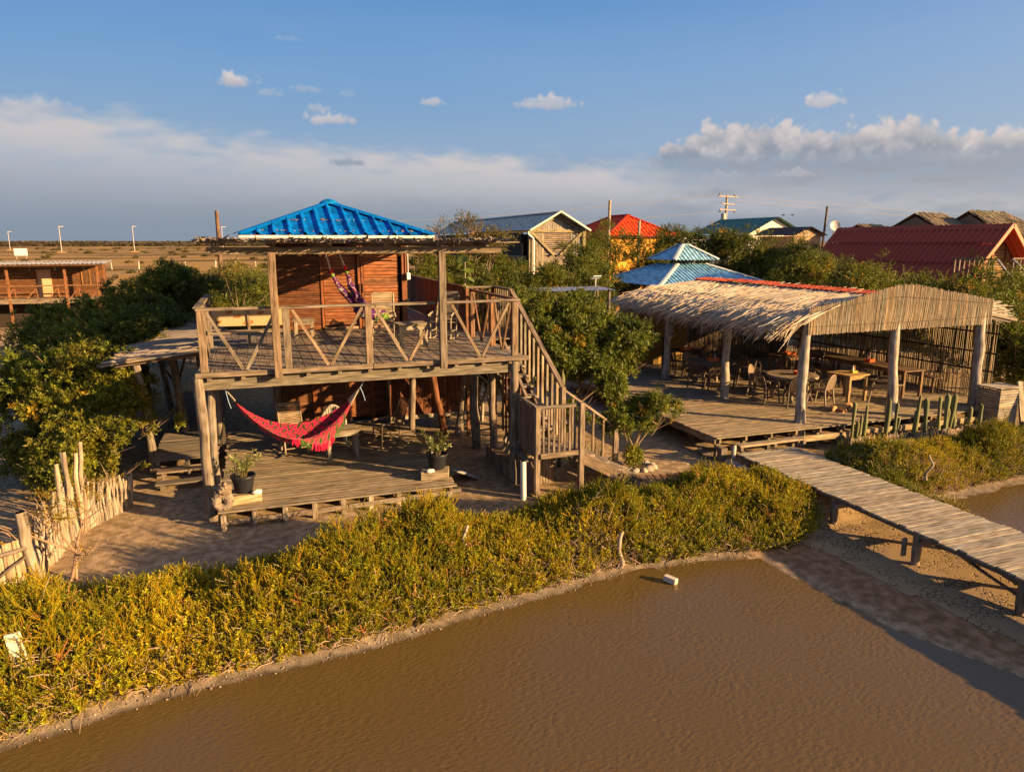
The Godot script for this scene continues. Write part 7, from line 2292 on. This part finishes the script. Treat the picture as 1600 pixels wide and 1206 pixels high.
func build_cabin_things() -> void:
	var pale := Color(0.46, 0.36, 0.24)
	rocking_chair("pale slatted rocking chair on the upper veranda below the purple hammock", Vector3(2.62, 2.637, -15.85), -0.18, pale)
	rocking_chair("grey slatted rocking chair beside the right veranda post", Vector3(3.98, 2.637, -15.7), -0.55, Color(0.36, 0.29, 0.2))
	table("low_table", "low plank table between the two upper rocking chairs", Vector3(3.02, 2.637, -14.75), 0.08, Vector3(0.66, 0.5, 0.5), Color(0.36, 0.28, 0.19), "low plank tables of the cabin")
	rocking_chair("slatted rocking chair facing out behind the pink hammock", Vector3(0.55, 0.303, -15.6), 0.15, Color(0.38, 0.28, 0.18))
	rocking_chair("dark rocking chair turned sideways on the lower deck", Vector3(2.6, 0.303, -15.45), -PI / 2 + 0.25, Color(0.3, 0.2, 0.12))
	table("low_table", "plank table with plain legs beside the pink hammock's fringe", Vector3(1.5, 0.303, -15.0), 0.05, Vector3(0.72, 0.62, 0.55), Color(0.29, 0.235, 0.17), "low plank tables of the cabin")
	var pc := plastic_chair(Color(0.4, 0.35, 0.28))
	pc.position = Vector3(1.45, 0.303, -16.0)
	pc.set_meta("label", "lone beige plastic chair behind the table on the lower deck")
	# long bench with a plywood back
	var b := thing("bench", "long bench with stained yellow plywood back on the upper veranda", "bench", Vector3(-0.24, 2.637, -16.0))
	var ply := Color(0.38, 0.26, 0.14)
	board("back_panel", b, Vector3(-1.0, 3.21, -16.32), Vector3(0.62, 3.19, -16.32), 0.02, 0.35, ply, M.plain)
	for q in [[-0.6, 3.33, 0.1], [-0.42, 3.24, 0.07], [-0.2, 3.1, 0.12], [0.05, 3.3, 0.09], [0.3, 3.12, 0.1], [-0.8, 3.12, 0.06]]:
		var st := MB.new()
		for k in 7:
			var a0 := Vector3(q[0] + rr(-0.05, 0.05), q[1] + rr(-0.02, 0.02), -16.305)
			st.quad(a0 + Vector3(-q[2] * 0.5, -0.022, 0), a0 + Vector3(q[2] * 0.4, -0.012, 0), a0 + Vector3(q[2] * 0.5, 0.024, 0), a0 + Vector3(-q[2] * 0.3, 0.02, 0), Color(0.27, 0.1, 0.03))
			for i in range(st.v.size() - 4, st.v.size()): st.v[i].z += 0.0015 * k
		part("rust_stain", st, M.plain, b)
	board("seat_board", b, Vector3(-1.02, 2.94, -15.92), Vector3(0.6, 2.94, -15.92), 0.2, 0.03, Color(0.38, 0.29, 0.18))
	board("seat_board", b, Vector3(-1.02, 2.94, -16.14), Vector3(0.6, 2.94, -16.14), 0.2, 0.03, Color(0.35, 0.27, 0.17))
	for x in [-0.98, -0.2, 0.56]:
		board("leg", b, Vector3(x, 2.637, -15.86), Vector3(x, 2.93, -15.86), 0.055, 0.055, tone(GREY))
		board("leg", b, Vector3(x, 2.637, -16.29), Vector3(x, 3.36, -16.29), 0.055, 0.04, tone(GREY))
	table("side_table", "small square table against the shaded left wall panel", Vector3(0.98, 2.637, -17.1), 0, Vector3(0.5, 0.42, 0.42), Color(0.3, 0.24, 0.17))
	crate("plank crate under the potted plant by the left cabin post", Vector3(-0.42, 0.303, -12.85), 0.12, Vector3(0.5, 0.17, 0.42), Color(0.42, 0.29, 0.15))
	pot_plant("black pot of trailing variegated leaves beside the driftwood lump", Vector3(-0.44, 0.475, -12.85), 11, 0.34)
	crate("pale crate under the potted plant at the deck's right corner", Vector3(3.05, 0.303, -12.95), -0.3, Vector3(0.52, 0.17, 0.4), Color(0.4, 0.3, 0.18))
	pot_plant("black pot of upright variegated leaves at the deck's right corner", Vector3(3.1, 0.475, -12.98), 20, 0.3)
	for q in [[Vector3(-0.22, 0.5, -12.68), "white bleached stone lying against the left plant pot"], [Vector3(2.92, 0.49, -12.82), "white bleached stone lying against the right plant pot"]]:
		var st := MB.new()
		st.lump(q[0], Vector3(0.09, 0.045, 0.06), Color(0.62, 0.58, 0.52), n1, 0.5, 7)
		tag(part("stone", st, M.plain), q[1], "stone", "bleached stones by the pots")
	var dw := MB.new()   # a knobbly burl with a hole through it and a lump on top
	var ring := []
	var rad := []
	for i in 25:
		var a := TAU * i / 24.0
		ring.append(Vector3(-0.78 + cos(a) * 0.105, 0.46 + sin(a) * 0.12, -12.5))
		rad.append(0.075 + 0.022 * n2.get_noise_2d(cos(a) * 90.0, sin(a) * 90.0) + rr(-0.008, 0.008))
	rad[24] = rad[0]
	dw.tube(ring, rad, 14, Color(0.3, 0.225, 0.165), false)
	for i in 46:
		var a := rr(0, TAU)
		var tw := rr(0, TAU)
		dw.lump(Vector3(-0.78 + cos(a) * (0.105 + 0.06 * cos(tw)), 0.46 + sin(a) * (0.12 + 0.06 * cos(tw)), -12.5 + 0.06 * sin(tw)), Vector3.ONE * rr(0.018, 0.034), tone(Color(0.3, 0.225, 0.165), 0.3), n1, 0.6, 5)
	dw.lump(Vector3(-0.76, 0.67, -12.52), Vector3(0.115, 0.09, 0.1), Color(0.27, 0.2, 0.14), n1, 0.9, 14)
	for i in 16:
		var d := rdir()
		dw.lump(Vector3(-0.76, 0.67, -12.52) + d * Vector3(0.105, 0.085, 0.095), Vector3.ONE * rr(0.015, 0.035), tone(Color(0.3, 0.22, 0.16), 0.35), n1, 0.6, 5)
	tag(part("driftwood", dw, M.wood), "knobbly hollow driftwood stump at the deck's left corner", "driftwood")
	var sl := thing("grey_slab", "grey slab leaning behind the right-hand plant pot", "slab", Vector3(3.7, 0, -13.5))
	board("slab", sl, Vector3(3.4, 0.36, -13.3), Vector3(3.98, 0.06, -13.5), 0.5, 0.05, Color(0.2, 0.2, 0.2), M.plain)
	# raised bed by the stairs
	var pb := thing("plank_planter", "long plank-sided bed of driftwood beside the staircase", "planter", Vector3(4.8, 0, -13.8))
	vboards("board", pb, Vector3(4.66, -0.05, -14.75), Vector3(4.62, -0.05, -12.95), 0.4, 0.38, 0.17, Color(0.3, 0.215, 0.15))
	var sb := MB.new()
	sb.box(Transform3D(Basis(), Vector3(4.95, 0.12, -13.85)), Vector3(0.55, 0.25, 1.75), 0.03, Color(0.16, 0.11, 0.07))
	part("soil", sb, M.plain, pb)
	for i in 5:
		var a := Vector3(4.8 + rr(0, 0.25), 0.2, -14.5 + i * 0.3)
		log_part("driftwood", pb, a, a + Vector3(rr(-0.1, 0.2), rr(0.4, 1.1), rr(-0.1, 0.4)), 0.05, 0.035, Color(0.36, 0.3, 0.23), 0.08)
	# the pile of bleached roots behind the posts
	var rp := thing("root_pile", "tangle of bleached roots heaped behind the log posts", "root pile", Vector3(5.3, 0, -17.8))
	for i in 26:
		var a := Vector3(5.1 + rr(-0.2, 0.7), rr(0, 1.2), -17.8 + rr(-0.3, 0.3))
		var mb := MB.new()
		mb.tube(bez(a, a + rdir() * 0.5 + Vector3(0, 0.4, 0), a + rdir() * 0.4 + Vector3(0, 0.8, 0), 6), lin(6, 0.05, 0.02), 6, tone(Color(0.4, 0.33, 0.24), 0.3), true, off2())
		part("root", mb, M.wood, rp)
